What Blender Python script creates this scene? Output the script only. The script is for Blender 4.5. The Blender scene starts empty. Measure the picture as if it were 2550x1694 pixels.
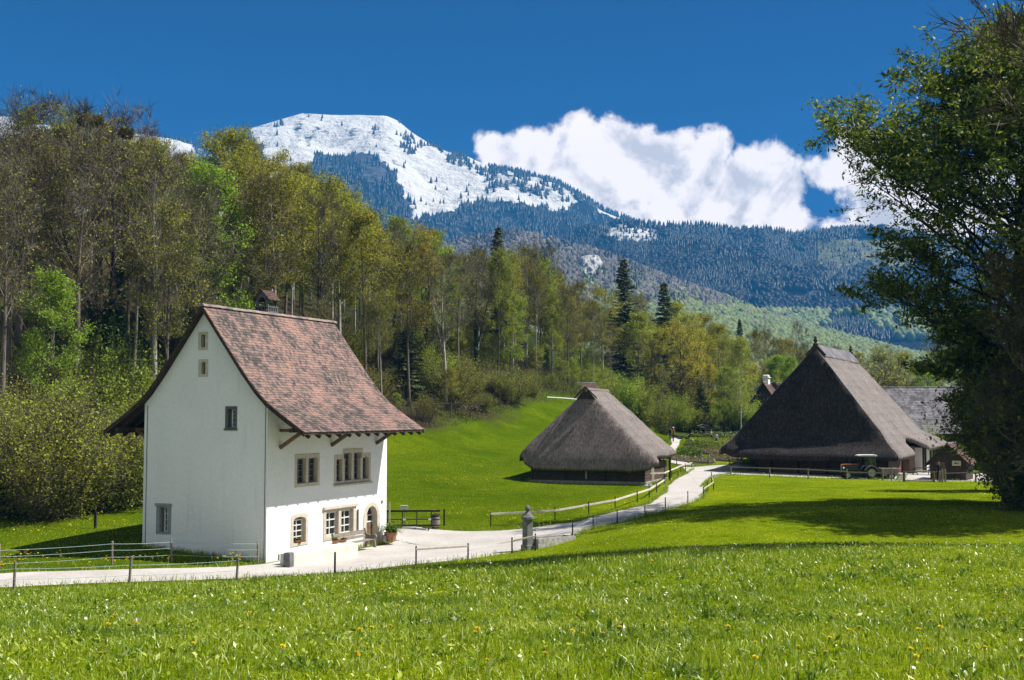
import bpy, bmesh, math, random
import numpy as np
from mathutils import Vector, Matrix

# ------------------------------------------------------------------ set-up
S = bpy.context.scene
C = S.collection
R = math.radians
PI = math.pi
SKY_STRENGTH, SKY_TINT, SKY_SAT = .075, (.036, .098, .285), 1.0
CLOUD_LO, CLOUD_HI = (6.9, 6.2, 5.7), (12.2, 10.6, 9.4)
SUN_STRENGTH, EXPOSURE = 5.0, .9
F, TH, CZ = 2975.0, math.atan(183 / 2975.0), 7.3      # focal length in photo pixels, camera pitch, eye height
SUN_AZ, SUN_EL = R(5), R(53)
SD = np.array([math.cos(SUN_AZ) * math.cos(SUN_EL), math.sin(SUN_AZ) * math.cos(SUN_EL), math.sin(SUN_EL)])


def ray(u, v):
    x = (u - 1275) / F
    y = (847 - v) / F
    return np.array([x, math.cos(TH) - y * math.sin(TH), math.sin(TH) + y * math.cos(TH)])


def at(u, v, Y):
    d = ray(u, v)
    p = d * (Y / d[1])
    return np.array([p[0], p[1], p[2] + CZ])


def uv_of(p):
    q = np.asarray(p, float) - np.array([0, 0, CZ])
    w = q[..., 1] * math.cos(TH) + q[..., 2] * math.sin(TH)
    h = -q[..., 1] * math.sin(TH) + q[..., 2] * math.cos(TH)
    return 1275 + F * q[..., 0] / w, 847 - F * h / w


# ------------------------------------------------------------------ object helpers
def tag(o, label=None, cat=None, group=None, kind=None):
    if label: o['label'] = label
    if cat: o['category'] = cat
    if group: o['group'] = group
    if kind: o['kind'] = kind
    return o


def thing(name, label, cat, loc=(0, 0, 0), rz=0.0, group=None):
    o = bpy.data.objects.new(name, None)
    C.objects.link(o)
    o.empty_display_size = 0.3
    o.location = tuple(float(c) for c in loc)
    o.rotation_euler = (0, 0, rz)
    return tag(o, label, cat, group)


def link(name, me, parent=None, loc=(0, 0, 0), rz=0.0):
    o = bpy.data.objects.new(name, me)
    C.objects.link(o)
    if parent is not None: o.parent = parent
    o.location = tuple(float(c) for c in loc)
    o.rotation_euler = (0, 0, rz)
    return o


def npmesh(name, V, Fc, mats, smooth=False, mi=None):
    """mesh from an (n,3) array and an (m,k) array of faces (all the same k)"""
    me = bpy.data.meshes.new(name)
    V = np.ascontiguousarray(V, dtype=np.float32)
    Fc = np.ascontiguousarray(Fc, dtype=np.int32)
    m, k = Fc.shape
    me.vertices.add(len(V)); me.vertices.foreach_set('co', V.ravel())
    me.loops.add(m * k); me.loops.foreach_set('vertex_index', Fc.ravel())
    me.polygons.add(m)
    me.polygons.foreach_set('loop_start', np.arange(0, m * k, k, dtype=np.int32))
    me.polygons.foreach_set('loop_total', np.full(m, k, dtype=np.int32))
    if mi is not None: me.polygons.foreach_set('material_index', np.ascontiguousarray(mi, dtype=np.int32))
    if smooth: me.polygons.foreach_set('use_smooth', np.ones(m, dtype=bool))
    for x in (mats if isinstance(mats, (list, tuple)) else [mats]): me.materials.append(x)
    me.update(calc_edges=True)
    return me


class MB:
    def __init__(s): s.v = []; s.f = []; s.m = []

    def add(s, verts, faces, m=0):
        b = len(s.v)
        s.v.extend([tuple(float(c) for c in p) for p in verts])
        for f in faces: s.f.append([b + i for i in f]); s.m.append(m)
        return s

    def box(s, x0, y0, z0, x1, y1, z1, m=0, T=None, taper=0.0):
        P = [(x0, y0, z0), (x1, y0, z0), (x1, y1, z0), (x0, y1, z0), (x0 + taper, y0 + taper, z1), (x1 - taper, y0 + taper, z1), (x1 - taper, y1 - taper, z1), (x0 + taper, y1 - taper, z1)]
        if T is not None: P = [T @ Vector(p) for p in P]
        return s.add(P, [(3, 2, 1, 0), (4, 5, 6, 7), (0, 1, 5, 4), (1, 2, 6, 5), (2, 3, 7, 6), (3, 0, 4, 7)], m)

    def bar(s, p, q, w, h, m=0, up=(0, 0, 1)):
        p = Vector(p); q = Vector(q); d = (q - p)
        L = d.length; d.normalize()
        u = Vector(up); a = d.cross(u)
        if a.length < 1e-5: a = d.cross(Vector((1, 0, 0)))
        a.normalize(); b = a.cross(d).normalized()
        P = []
        for e in (p, q):
            for sx, sy in ((-1, -1), (1, -1), (1, 1), (-1, 1)): P.append(e + a * (w / 2 * sx) + b * (h / 2 * sy))
        return s.add(P, [(3, 2, 1, 0), (4, 5, 6, 7), (0, 1, 5, 4), (1, 2, 6, 5), (2, 3, 7, 6), (3, 0, 4, 7)], m)

    def tube(s, pts, rad, n=6, m=0, cap=True):
        pts = [Vector(p) for p in pts]
        k = len(pts)
        if not hasattr(rad, '__len__'): rad = [rad] * k
        V = []; ref = None
        for i in range(k):
            d = (pts[min(i + 1, k - 1)] - pts[max(i - 1, 0)]).normalized()
            if ref is None:
                ref = d.cross(Vector((0.31, 0.87, 0.12))) if abs(d.z) > .9 else d.cross(Vector((0, 0, 1)))
            a = (ref - d * ref.dot(d))
            if a.length < 1e-6: a = d.orthogonal()
            a.normalize(); b = d.cross(a); ref = a
            for j in range(n):
                t = 2 * PI * j / n
                V.append(pts[i] + (a * math.cos(t) + b * math.sin(t)) * rad[i])
        Fs = []
        for i in range(k - 1):
            for j in range(n):
                j2 = (j + 1) % n
                Fs.append((i * n + j, i * n + j2, (i + 1) * n + j2, (i + 1) * n + j))
        if cap:
            Fs.append(tuple(range(n - 1, -1, -1))); Fs.append(tuple((k - 1) * n + j for j in range(n)))
        return s.add(V, Fs, m)

    def lathe(s, c, prof, n=16, m=0, axis='z', cap=True):
        V = []
        for r, z in prof:
            for j in range(n):
                t = 2 * PI * j / n
                q = (r * math.cos(t), r * math.sin(t), z)
                if axis == 'y': q = (q[0], q[2], q[1])
                if axis == 'x': q = (q[2], q[0], q[1])
                V.append((c[0] + q[0], c[1] + q[1], c[2] + q[2]))
        Fs = []
        k = len(prof)
        for i in range(k - 1):
            for j in range(n):
                j2 = (j + 1) % n
                Fs.append((i * n + j, i * n + j2, (i + 1) * n + j2, (i + 1) * n + j))
        if cap: Fs.append(tuple(range(n - 1, -1, -1))); Fs.append(tuple((k - 1) * n + j for j in range(n)))
        return s.add(V, Fs, m)

    def prism(s, poly, x0, x1, m=0, fn=lambda x, a, b: (x, a, b)):
        n = len(poly)
        V = [fn(x0, *p) for p in poly] + [fn(x1, *p) for p in poly]
        Fs = [tuple(range(n - 1, -1, -1)), tuple(range(n, 2 * n))]
        for i in range(n):
            j = (i + 1) % n
            Fs.append((i, j, n + j, n + i))
        return s.add(V, Fs, m)

    def mesh(s, name, mats, smooth=False, fix=True):
        me = bpy.data.meshes.new(name)
        me.from_pydata(s.v, [], s.f)
        for x in (mats if isinstance(mats, (list, tuple)) else [mats]): me.materials.append(x)
        me.polygons.foreach_set('material_index', s.m)
        if smooth: me.polygons.foreach_set('use_smooth', [True] * len(s.f))
        if fix and len(s.f) < 6000:
            bm = bmesh.new(); bm.from_mesh(me); bmesh.ops.recalc_face_normals(bm, faces=bm.faces); bm.to_mesh(me); bm.free()
        me.update()
        return me

    def build(s, name, mats, parent=None, smooth=False, loc=(0, 0, 0), rz=0.0, bevel=0.0, fix=True):
        o = link(name, s.mesh(name, mats, smooth, fix), parent, loc, rz)
        if bevel:
            b = o.modifiers.new('bevel', 'BEVEL'); b.width = bevel; b.segments = 2; b.limit_method = 'ANGLE'; b.angle_limit = R(40)
        return o


def copy_tree(o, parent=None):
    c = o.copy(); C.objects.link(c)
    if parent is not None: c.parent = parent
    for ch in list(o.children): copy_tree(ch, c)
    return c


# ------------------------------------------------------------------ numpy noise
def _hash(ix, iy, seed):
    h = (ix.astype(np.int64) * 374761393 + iy.astype(np.int64) * 668265263 + seed * 982451653) & 0x7fffffff
    h = ((h ^ (h >> 13)) * 1274126177) & 0x7fffffff
    return ((h ^ (h >> 16)) & 0xffff) / 65535.0


def vnoise(x, y, seed=0):
    x = np.asarray(x, float); y = np.asarray(y, float)
    ix = np.floor(x); iy = np.floor(y); fx = x - ix; fy = y - iy
    fx = fx * fx * (3 - 2 * fx); fy = fy * fy * (3 - 2 * fy)
    a = _hash(ix, iy, seed); b = _hash(ix + 1, iy, seed); c = _hash(ix, iy + 1, seed); d = _hash(ix + 1, iy + 1, seed)
    return a + (b - a) * fx + (c - a) * fy + (a - b - c + d) * fx * fy


def fbm(x, y, oct=5, seed=0, gain=.5):
    s = 0; a = 1; n = 0
    for i in range(oct):
        s = s + a * (vnoise(x, y, seed + i * 17) * 2 - 1); n += a
        x = np.asarray(x) * 2.03; y = np.asarray(y) * 2.03; a *= gain
    return s / n


# ------------------------------------------------------------------ materials
class NT:
    def __init__(s, nt): s.nt = nt

    def n(s, t, **k):
        x = s.nt.nodes.new(t)
        for a, b in k.items():
            if a == 'inp':
                for i, v in b.items(): x.inputs[i].default_value = v
            else: setattr(x, a, b)
        return x

    def l(s, a, b): s.nt.links.new(a, b); return b.node

    def math(s, op, a, b=None, c=None, clamp=False):
        x = s.nt.nodes.new('ShaderNodeMath'); x.operation = op; x.use_clamp = clamp
        for i, v in enumerate((a, b, c)):
            if v is None: continue
            if isinstance(v, (int, float)): x.inputs[i].default_value = v
            else: s.nt.links.new(v, x.inputs[i])
        return x.outputs[0]

    def mix(s, fac, a, b, mode='MIX'):
        x = s.nt.nodes.new('ShaderNodeMixRGB'); x.blend_type = mode
        for i, v in enumerate((fac, a, b)):
            if isinstance(v, (int, float)): x.inputs[i].default_value = v
            elif isinstance(v, tuple): x.inputs[i].default_value = v if len(v) == 4 else v + (1,)
            else: s.nt.links.new(v, x.inputs[i])
        return x.outputs[0]

    def ramp(s, fac, stops, interp='LINEAR'):
        x = s.nt.nodes.new('ShaderNodeValToRGB'); x.color_ramp.interpolation = interp
        e = x.color_ramp.elements
        while len(e) < len(stops): e.new(.5)
        for el, (p, c) in zip(e, stops): el.position = p; el.color = c if len(c) == 4 else tuple(c) + (1,)
        s.nt.links.new(fac, x.inputs[0])
        return x.outputs[0]

    def noise(s, vec, scale, detail=4, rough=.55, dist=0.0):
        x = s.nt.nodes.new('ShaderNodeTexNoise')
        x.inputs['Scale'].default_value = scale; x.inputs['Detail'].default_value = detail
        x.inputs['Roughness'].default_value = rough; x.inputs['Distortion'].default_value = dist
        if vec is not None: s.nt.links.new(vec, x.inputs['Vector'])
        return x.outputs[0]


def newmat(name):
    m = bpy.data.materials.new(name); m.use_nodes = True
    nt = m.node_tree; nt.nodes.clear()
    t = NT(nt)
    out = t.n('ShaderNodeOutputMaterial')
    return m, t, out


def simple(name, c1, c2=None, scale=4.0, rough=.8, bump=.3, bscale=25.0, spec=.25, stretch=(1, 1, 1), island=0.0, metal=0.0, objrand=0.0, detail=5, bdist=.02, coat=0.0):
    """noise-mottled principled surface"""
    m, t, out = newmat(name)
    p = t.n('ShaderNodeBsdfPrincipled')
    p.inputs['Roughness'].default_value = rough; p.inputs['Specular IOR Level'].default_value = spec; p.inputs['Metallic'].default_value = metal
    if coat: p.inputs['Coat Weight'].default_value = coat
    tc = t.n('ShaderNodeTexCoord'); mp = t.n('ShaderNodeMapping'); mp.inputs['Scale'].default_value = stretch
    t.l(tc.outputs['Object'], mp.inputs[0]); vec = mp.outputs[0]
    c2 = c2 or tuple(x * .7 for x in c1)
    nz = t.noise(vec, scale, detail)
    col = t.ramp(nz, [(.3, c1), (.7, c2)])
    if island:
        g = t.n('ShaderNodeNewGeometry')
        k = t.math('MULTIPLY_ADD', g.outputs['Random Per Island'], 2 * island, 1 - island)
        col = t.mix(1.0, col, k, 'MULTIPLY')
    if objrand:
        g = t.n('ShaderNodeObjectInfo')
        k = t.math('MULTIPLY_ADD', g.outputs['Random'], 2 * objrand, 1 - objrand)
        col = t.mix(1.0, col, k, 'MULTIPLY')
    t.l(col, p.inputs['Base Color'])
    if bump:
        b = t.n('ShaderNodeBump'); b.inputs['Strength'].default_value = bump; b.inputs['Distance'].default_value = bdist
        t.l(t.noise(vec, bscale, 6, .6), b.inputs['Height']); t.l(b.outputs[0], p.inputs['Normal'])
    t.l(p.outputs[0], out.inputs[0])
    return m


LEAF_GAIN = 3.2


def leafmat(name, c1, c2, c3=None, trans=.5, objrand=.18, rough=.5, spec=.25, hue=.02, gain=None):
    """leaf faces: colour by face island and by tree, part of the light passes through"""
    c1, c2, c3 = [tuple(min(.9, x * (gain or LEAF_GAIN)) for x in c) for c in (c1, c2, c3 or c2)]
    m, t, out = newmat(name)
    g = t.n('ShaderNodeNewGeometry'); oi = t.n('ShaderNodeObjectInfo')
    col = t.ramp(g.outputs['Random Per Island'], [(0, c1), (.6, c2), (1, c3 or c2)])
    k = t.math('MULTIPLY_ADD', oi.outputs['Random'], 2 * objrand, 1 - objrand)
    hs = t.n('ShaderNodeHueSaturation')
    t.l(t.math('MULTIPLY_ADD', oi.outputs['Random'], 2 * hue, .5 - hue), hs.inputs['Hue'])
    t.l(k, hs.inputs['Value']); t.l(col, hs.inputs['Color'])
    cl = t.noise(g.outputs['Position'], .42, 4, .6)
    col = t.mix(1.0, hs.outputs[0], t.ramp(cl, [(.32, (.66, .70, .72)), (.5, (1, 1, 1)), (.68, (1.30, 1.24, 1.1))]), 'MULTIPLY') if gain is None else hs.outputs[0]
    p = t.n('ShaderNodeBsdfPrincipled')
    p.inputs['Roughness'].default_value = rough; p.inputs['Specular IOR Level'].default_value = spec
    t.l(col, p.inputs['Base Color'])
    tr = t.n('ShaderNodeBsdfTranslucent'); t.l(t.mix(1.0, col, (1.0, 1.0, .55), 'MULTIPLY'), tr.inputs[0])
    mx = t.n('ShaderNodeMixShader'); mx.inputs[0].default_value = trans
    t.l(p.outputs[0], mx.inputs[1]); t.l(tr.outputs[0], mx.inputs[2]); t.l(mx.outputs[0], out.inputs[0])
    return m


M = {}
M['wood_grey'] = simple('weathered_wood', (.30, .26, .22), (.15, .125, .10), 3, .85, .5, 20, stretch=(1, 1, 8))
M['wood_rail'] = simple('pale_rail_wood', (.62, .57, .50), (.43, .385, .33), 4, .8, .4, 20, objrand=.1)
M['wood_dark'] = simple('dark_old_timber', (.070, .050, .036), (.030, .022, .017), 3, .85, .5, 18)
M['wood_brown'] = simple('brown_timber', (.20, .13, .075), (.10, .065, .04), 3, .8, .4, 18)
M['post_dark'] = simple('tarred_post_wood', (.045, .038, .034), (.02, .018, .018), 5, .8, .4, 30)
M['log'] = simple('squared_log_wall', (.115, .080, .055), (.05, .036, .027), 2.0, .9, .6, 14, stretch=(1, 1, 4))
M['stone'] = simple('sandstone', (.60, .54, .44), (.45, .395, .31), 5, .85, .5, 40)
M['stone_grey'] = simple('grey_stone', (.20, .20, .20), (.10, .10, .10), 4, .9, .6, 30)
M['stone_dark'] = simple('dark_grey_stone', (.14, .15, .155), (.085, .09, .095), 5, .9, .5, 30)
M['stone_green'] = simple('green_sandstone', (.30, .34, .33), (.21, .25, .245), 5, .9, .5, 30)
M['rubble'] = simple('rubble_stone', (.50, .48, .45), (.22, .21, .20), 6, .9, .9, 12)
M['plaster'] = None
M['glass'] = simple('dark_window_glass', (.012, .014, .016), (.02, .022, .025), 2, .08, 0, spec=.6)
M['white_paint'] = simple('white_sash_paint', (.72, .72, .70), (.6, .6, .58), 6, .5, .1)
M['iron'] = simple('dark_iron', (.03, .03, .032), (.02, .02, .022), 8, .5, .2, metal=.6)
M['zinc'] = simple('dull_zinc', (.35, .36, .37), (.22, .23, .24), 8, .5, .1, metal=.7)
M['terra'] = simple('terracotta', (.42, .20, .12), (.30, .14, .085), 8, .8, .3)
M['black_rubber'] = simple('black_rubber', (.02, .02, .02), (.035, .034, .032), 10, .75, .3)
M['white_metal'] = simple('white_lacquer', (.78, .78, .78), (.66, .66, .67), 6, .35, 0)
M['red_paint'] = simple('faded_red_lacquer', (.40, .13, .08), (.30, .09, .06), 6, .4, 0)
M['sign_white'] = simple('sign_white', (.78, .80, .82), (.74, .76, .78), 4, .4, 0)
M['sign_cream'] = simple('sign_cream', (.62, .55, .40), (.55, .48, .35), 4, .6, 0)
M['ink'] = simple('dark_ink', (.03, .035, .09), (.03, .035, .09), 4, .6, 0)
M['wire'] = simple('pale_wire', (.42, .55, .55), (.36, .48, .48), 4, .5, 0)


def plaster_mat():
    m, t, out = newmat('lime_plaster')
    p = t.n('ShaderNodeBsdfPrincipled'); p.inputs['Roughness'].default_value = .92; p.inputs['Specular IOR Level'].default_value = .1
    tc = t.n('ShaderNodeTexCoord'); mp = t.n('ShaderNodeMapping'); mp.inputs['Scale'].default_value = (1, 1, 2.2)
    t.l(tc.outputs['Object'], mp.inputs[0])
    big = t.noise(tc.outputs['Object'], .35, 4)
    col = t.ramp(big, [(.3, (.84, .855, .85)), (.7, (.78, .795, .79))])
    st = t.n('ShaderNodeMapping'); st.inputs['Scale'].default_value = (2.5, 2.5, .25); t.l(tc.outputs['Object'], st.inputs[0])
    stain = t.ramp(t.noise(st.outputs[0], 1.0, 5), [(.58, (1, 1, 1)), (.85, (.86, .85, .80))])
    col = t.mix(1.0, col, stain, 'MULTIPLY')
    sz = t.n('ShaderNodeSeparateXYZ'); t.l(tc.outputs['Object'], sz.inputs[0])
    splash = t.math('MULTIPLY', t.math('MULTIPLY_ADD', t.math('ADD', sz.outputs[2], t.math('MULTIPLY', t.noise(tc.outputs['Object'], 1.1, 5, .65), 1.5)), -1.5, 1.9, clamp=True), .5)
    col = t.mix(splash, col, (.50, .47, .41))
    col = t.mix(1.0, col, t.ramp(t.noise(tc.outputs['Object'], 5, 5, .7), [(.3, (.93, .93, .92)), (.6, (1, 1, 1))]), 'MULTIPLY')
    t.l(col, p.inputs['Base Color'])
    b1 = t.n('ShaderNodeBump'); b1.inputs['Strength'].default_value = .55; b1.inputs['Distance'].default_value = .07
    t.l(t.noise(mp.outputs[0], 1.6, 6, .62), b1.inputs['Height'])
    b2 = t.n('ShaderNodeBump'); b2.inputs['Strength'].default_value = .3; b2.inputs['Distance'].default_value = .01
    t.l(t.noise(mp.outputs[0], 16, 4, .6), b2.inputs['Height']); t.l(b1.outputs[0], b2.inputs['Normal'])
    t.l(b2.outputs[0], p.inputs['Normal']); t.l(p.outputs[0], out.inputs[0])
    return m


M['plaster'] = plaster_mat()


def tile_mat(name, a, b, c, d):
    m, t, out = newmat(name)
    p = t.n('ShaderNodeBsdfPrincipled'); p.inputs['Roughness'].default_value = .85; p.inputs['Specular IOR Level'].default_value = .2
    g = t.n('ShaderNodeNewGeometry'); tc = t.n('ShaderNodeTexCoord')
    big = t.noise(tc.outputs['Object'], .8, 4, .6)
    mixv = t.math('ADD', t.math('MULTIPLY', g.outputs['Random Per Island'], .48), t.math('MULTIPLY_ADD', big, 1.5, -.47))
    col = t.ramp(mixv, [(.14, a), (.38, b), (.56, c), (.82, d)])
    fine = t.ramp(t.noise(tc.outputs['Object'], 22, 4), [(.35, (1, 1, 1)), (.75, (.72, .70, .68))])
    col = t.mix(1.0, col, fine, 'MULTIPLY')
    t.l(col, p.inputs['Base Color'])
    b1 = t.n('ShaderNodeBump'); b1.inputs['Strength'].default_value = .4; b1.inputs['Distance'].default_value = .01
    t.l(t.noise(tc.outputs['Object'], 60, 4), b1.inputs['Height']); t.l(b1.outputs[0], p.inputs['Normal'])
    t.l(p.outputs[0], out.inputs[0])
    return m


M['tiles'] = tile_mat('clay_roof_tiles', (.34, .205, .17), (.27, .172, .147), (.18, .137, .125), (.075, .066, .064))
M['ridge_tile'] = tile_mat('lichen_ridge_tiles', (.34, .30, .28), (.28, .24, .22), (.30, .22, .19), (.16, .14, .13))
M['tiles_brown'] = tile_mat('brown_roof_tiles', (.16, .095, .075), (.14, .08, .065), (.11, .07, .06), (.06, .045, .04))
M['shingle'] = tile_mat('grey_wood_shingles', (.27, .26, .275), (.215, .205, .22), (.165, .155, .17), (.09, .086, .093))


def thatch_mat(name, c1, c2, c3):
    m, t, out = newmat(name)
    p = t.n('ShaderNodeBsdfPrincipled'); p.inputs['Roughness'].default_value = .95; p.inputs['Specular IOR Level'].default_value = .1
    tc = t.n('ShaderNodeTexCoord'); mp = t.n('ShaderNodeMapping'); mp.inputs['Scale'].default_value = (1, 1, .22); t.l(tc.outputs['Object'], mp.inputs[0])
    n1 = t.noise(mp.outputs[0], 7, 6, .7); n2 = t.noise(tc.outputs['Object'], .55, 4, .6); n3 = t.noise(mp.outputs[0], 26, 5, .7)
    col = t.ramp(n1, [(.28, c3), (.5, c2), (.72, c1)])
    col = t.mix(1.0, col, t.ramp(n2, [(.3, (.72, .72, .72)), (.7, (1.1, 1.08, 1.05))]), 'MULTIPLY')
    sz = t.n('ShaderNodeSeparateXYZ'); t.l(tc.outputs['Object'], sz.inputs[0])
    zz = t.math('ADD', t.math('MULTIPLY', sz.outputs[2], 1.35), t.math('MULTIPLY', t.noise(tc.outputs['Object'], .9, 4, .6), 1.3))
    fr = t.math('FRACT', zz)
    col = t.mix(1.0, col, t.ramp(fr, [(0, (.80, .79, .78)), (.18, (1.02, 1.02, 1.02)), (1, (1.0, 1.0, 1.0))]), 'MULTIPLY')
    moss = t.ramp(t.noise(tc.outputs['Object'], .8, 6, .7), [(.56, (0, 0, 0)), (.72, (.5, .5, .5))])
    col = t.mix(moss, col, t.mix(1.0, col, (.62, .66, .45), 'MULTIPLY'))
    col = t.mix(1.0, col, t.ramp(n3, [(.3, (.6, .6, .6)), (.65, (1.12, 1.12, 1.12))]), 'MULTIPLY')
    t.l(col, p.inputs['Base Color'])
    b1 = t.n('ShaderNodeBump'); b1.inputs['Strength'].default_value = .6; b1.inputs['Distance'].default_value = .08
    t.l(n1, b1.inputs['Height'])
    b2 = t.n('ShaderNodeBump'); b2.inputs['Strength'].default_value = .7; b2.inputs['Distance'].default_value = .04
    t.l(n3, b2.inputs['Height']); t.l(b1.outputs[0], b2.inputs['Normal'])
    t.l(b2.outputs[0], p.inputs['Normal']); t.l(p.outputs[0], out.inputs[0])
    return m


M['thatch'] = thatch_mat('weathered_thatch', (.32, .285, .27), (.225, .197, .187), (.115, .098, .092))
M['thatch_dark'] = thatch_mat('dark_hip_thatch', (.10, .088, .084), (.04, .035, .034), (.014, .012, .012))  # hip face coloured much darker than the other slopes
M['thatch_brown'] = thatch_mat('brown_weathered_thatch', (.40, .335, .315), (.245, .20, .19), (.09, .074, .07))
M['bark'] = simple('brown_bark', (.20, .165, .135), (.08, .065, .053), 1.5, .95, .8, 8, stretch=(3, 3, .6), objrand=.25)
M['bark_pale'] = simple('pale_grey_bark', (.42, .385, .35), (.19, .17, .15), 1.2, .95, .8, 8, stretch=(3, 3, .6), objrand=.2)
M['bark_dark'] = simple('dark_bark', (.045, .037, .03), (.018, .015, .013), 1.5, .95, .8, 8, stretch=(3, 3, .6), objrand=.2)
M['bark_birch'] = simple('birch_bark', (.66, .65, .62), (.16, .15, .14), 1.6, .8, .3, 8, stretch=(.6, .6, 3))
M['twig'] = simple('grey_brown_twigs', (.135, .112, .080), (.07, .058, .040), 1.0, .9, 0, objrand=.3, island=.3)
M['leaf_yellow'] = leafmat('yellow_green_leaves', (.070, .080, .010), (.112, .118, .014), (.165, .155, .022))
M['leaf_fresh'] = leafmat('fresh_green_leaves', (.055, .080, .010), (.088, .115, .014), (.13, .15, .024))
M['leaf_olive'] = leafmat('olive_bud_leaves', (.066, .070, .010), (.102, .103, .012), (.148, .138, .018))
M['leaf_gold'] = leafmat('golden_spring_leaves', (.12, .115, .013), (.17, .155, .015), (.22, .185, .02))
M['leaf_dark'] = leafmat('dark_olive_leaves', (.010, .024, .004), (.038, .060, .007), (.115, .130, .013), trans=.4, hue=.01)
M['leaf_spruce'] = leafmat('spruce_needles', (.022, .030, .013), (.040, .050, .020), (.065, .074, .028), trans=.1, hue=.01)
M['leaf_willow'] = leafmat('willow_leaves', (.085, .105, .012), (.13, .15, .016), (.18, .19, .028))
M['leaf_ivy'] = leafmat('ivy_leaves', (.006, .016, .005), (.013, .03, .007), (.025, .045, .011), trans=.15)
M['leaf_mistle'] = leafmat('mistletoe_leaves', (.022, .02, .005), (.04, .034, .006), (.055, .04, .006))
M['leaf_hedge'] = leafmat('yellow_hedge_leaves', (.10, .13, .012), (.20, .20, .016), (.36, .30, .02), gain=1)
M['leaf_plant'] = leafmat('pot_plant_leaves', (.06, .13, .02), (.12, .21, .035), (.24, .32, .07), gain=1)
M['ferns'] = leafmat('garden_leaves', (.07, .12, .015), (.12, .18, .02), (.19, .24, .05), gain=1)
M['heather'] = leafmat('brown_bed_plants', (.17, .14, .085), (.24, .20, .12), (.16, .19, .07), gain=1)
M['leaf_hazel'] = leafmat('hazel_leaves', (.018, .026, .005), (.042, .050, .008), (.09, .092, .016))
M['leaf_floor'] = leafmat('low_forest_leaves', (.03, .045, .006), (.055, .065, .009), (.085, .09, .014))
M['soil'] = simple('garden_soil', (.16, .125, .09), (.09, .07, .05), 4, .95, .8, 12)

# ------------------------------------------------------------------ the ground as a height function
_ctl = []
for u, v, Y in [(0, 1694, 7.0), (1275, 1694, 7.0), (2550, 1694, 7.2), (0, 1580, 10.5), (1275, 1560, 11), (2550, 1545, 11.5),
                (0, 1518, 16), (650, 1484, 16.3), (1275, 1462, 16.5), (1900, 1440, 16.7), (2550, 1434, 17), (0, 1484, 22), (650, 1450, 23), (1275, 1404, 24), (1800, 1366, 26), (2550, 1364, 26),
                (0, 1464, 50), (300, 1451, 51.5), (662, 1402, 58), (355, 1360, 61), (966, 1350, 69.3), (836, 1405, 58.5), (1037, 1392, 58.5),
                (1110, 1318, 75.5), (1311, 1372, 60), (1420, 1345, 61.5), (1540, 1300, 72), (1660, 1270, 80), (1750, 1225, 96), (1780, 1190, 115),
                (1900, 1330, 57), (2300, 1335, 58), (2550, 1300, 62), (1600, 1320, 60), (1800, 1275, 68), (2100, 1240, 84), (2400, 1235, 84), (2000, 1192, 117), (2109, 1192, 119), (2250, 1198, 115), (2430, 1200, 114),
                (195, 1285, 74), (0, 1290, 76), (40, 1360, 62), (1000, 1300, 76), (1250, 1295, 79), (1100, 1230, 93), (1300, 1235, 92), (1300, 1200, 102), (1100, 1150, 112), (1010, 1100, 122), (1040, 1062, 138), (1330, 1025, 150), (1410, 1000, 165),
                (1324, 1204, 106), (1604, 1208, 104), (1700, 1158, 136), (1760, 1159, 135), (1690, 1100, 168), (1750, 1088, 182), (1850, 1075, 190), (1900, 1150, 138), (2340, 1172, 138)]:
    p = at(u, v, Y); _ctl.append(p)
for p in [(0, 0, 5.9), (-14, 2, 5.7), (14, 2, 6.0), (0, 36, 2.1), (-12, 36, 1.0), (16, 38, 2.2), (30, 40, 2.6), (-28, 30, 1.4), (-45, 45, .2), (30, 20, 4.8), (-25, 12, 4.5), (-30, 52, -.2), (-50, 60, .3), (-60, 78, .8), (-90, 90, 1.5),
          (60, 60, 1.8), (60, 100, 1.0), (90, 130, 1.5), (40, 160, 2.2), (70, 190, 3.5), (30, 230, 4.5), (90, 250, 5), (0, 220, 5.5), (-30, 180, 5), (-60, 140, 3.5), (-90, 130, 2.5), (0, 270, 6), (60, 290, 6), (-110, 200, 5), (-110, 60, .5)]:
    _ctl.append(np.array(p, float))
_ctl = np.array(_ctl)


def _tps_fit(P, lam=2.0):
    n = len(P); sc = 30.0
    X = P[:, :2] / sc
    d2 = ((X[:, None] - X[None]) ** 2).sum(-1)
    K = np.where(d2 > 0, .5 * d2 * np.log(d2 + 1e-12), 0) + lam * 1e-3 * np.eye(n)
    A = np.zeros((n + 3, n + 3)); A[:n, :n] = K; A[:n, n] = 1; A[:n, n + 1:] = X; A[n, :n] = 1; A[n + 1:, :n] = X.T
    b = np.zeros(n + 3); b[:n] = P[:, 2]
    return np.linalg.solve(A, b), X, sc


_W, _X, _SC = _tps_fit(_ctl)


def hill_d(x, y):
    return (x + 40) * -.887 + (y - 70) * .463


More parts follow.
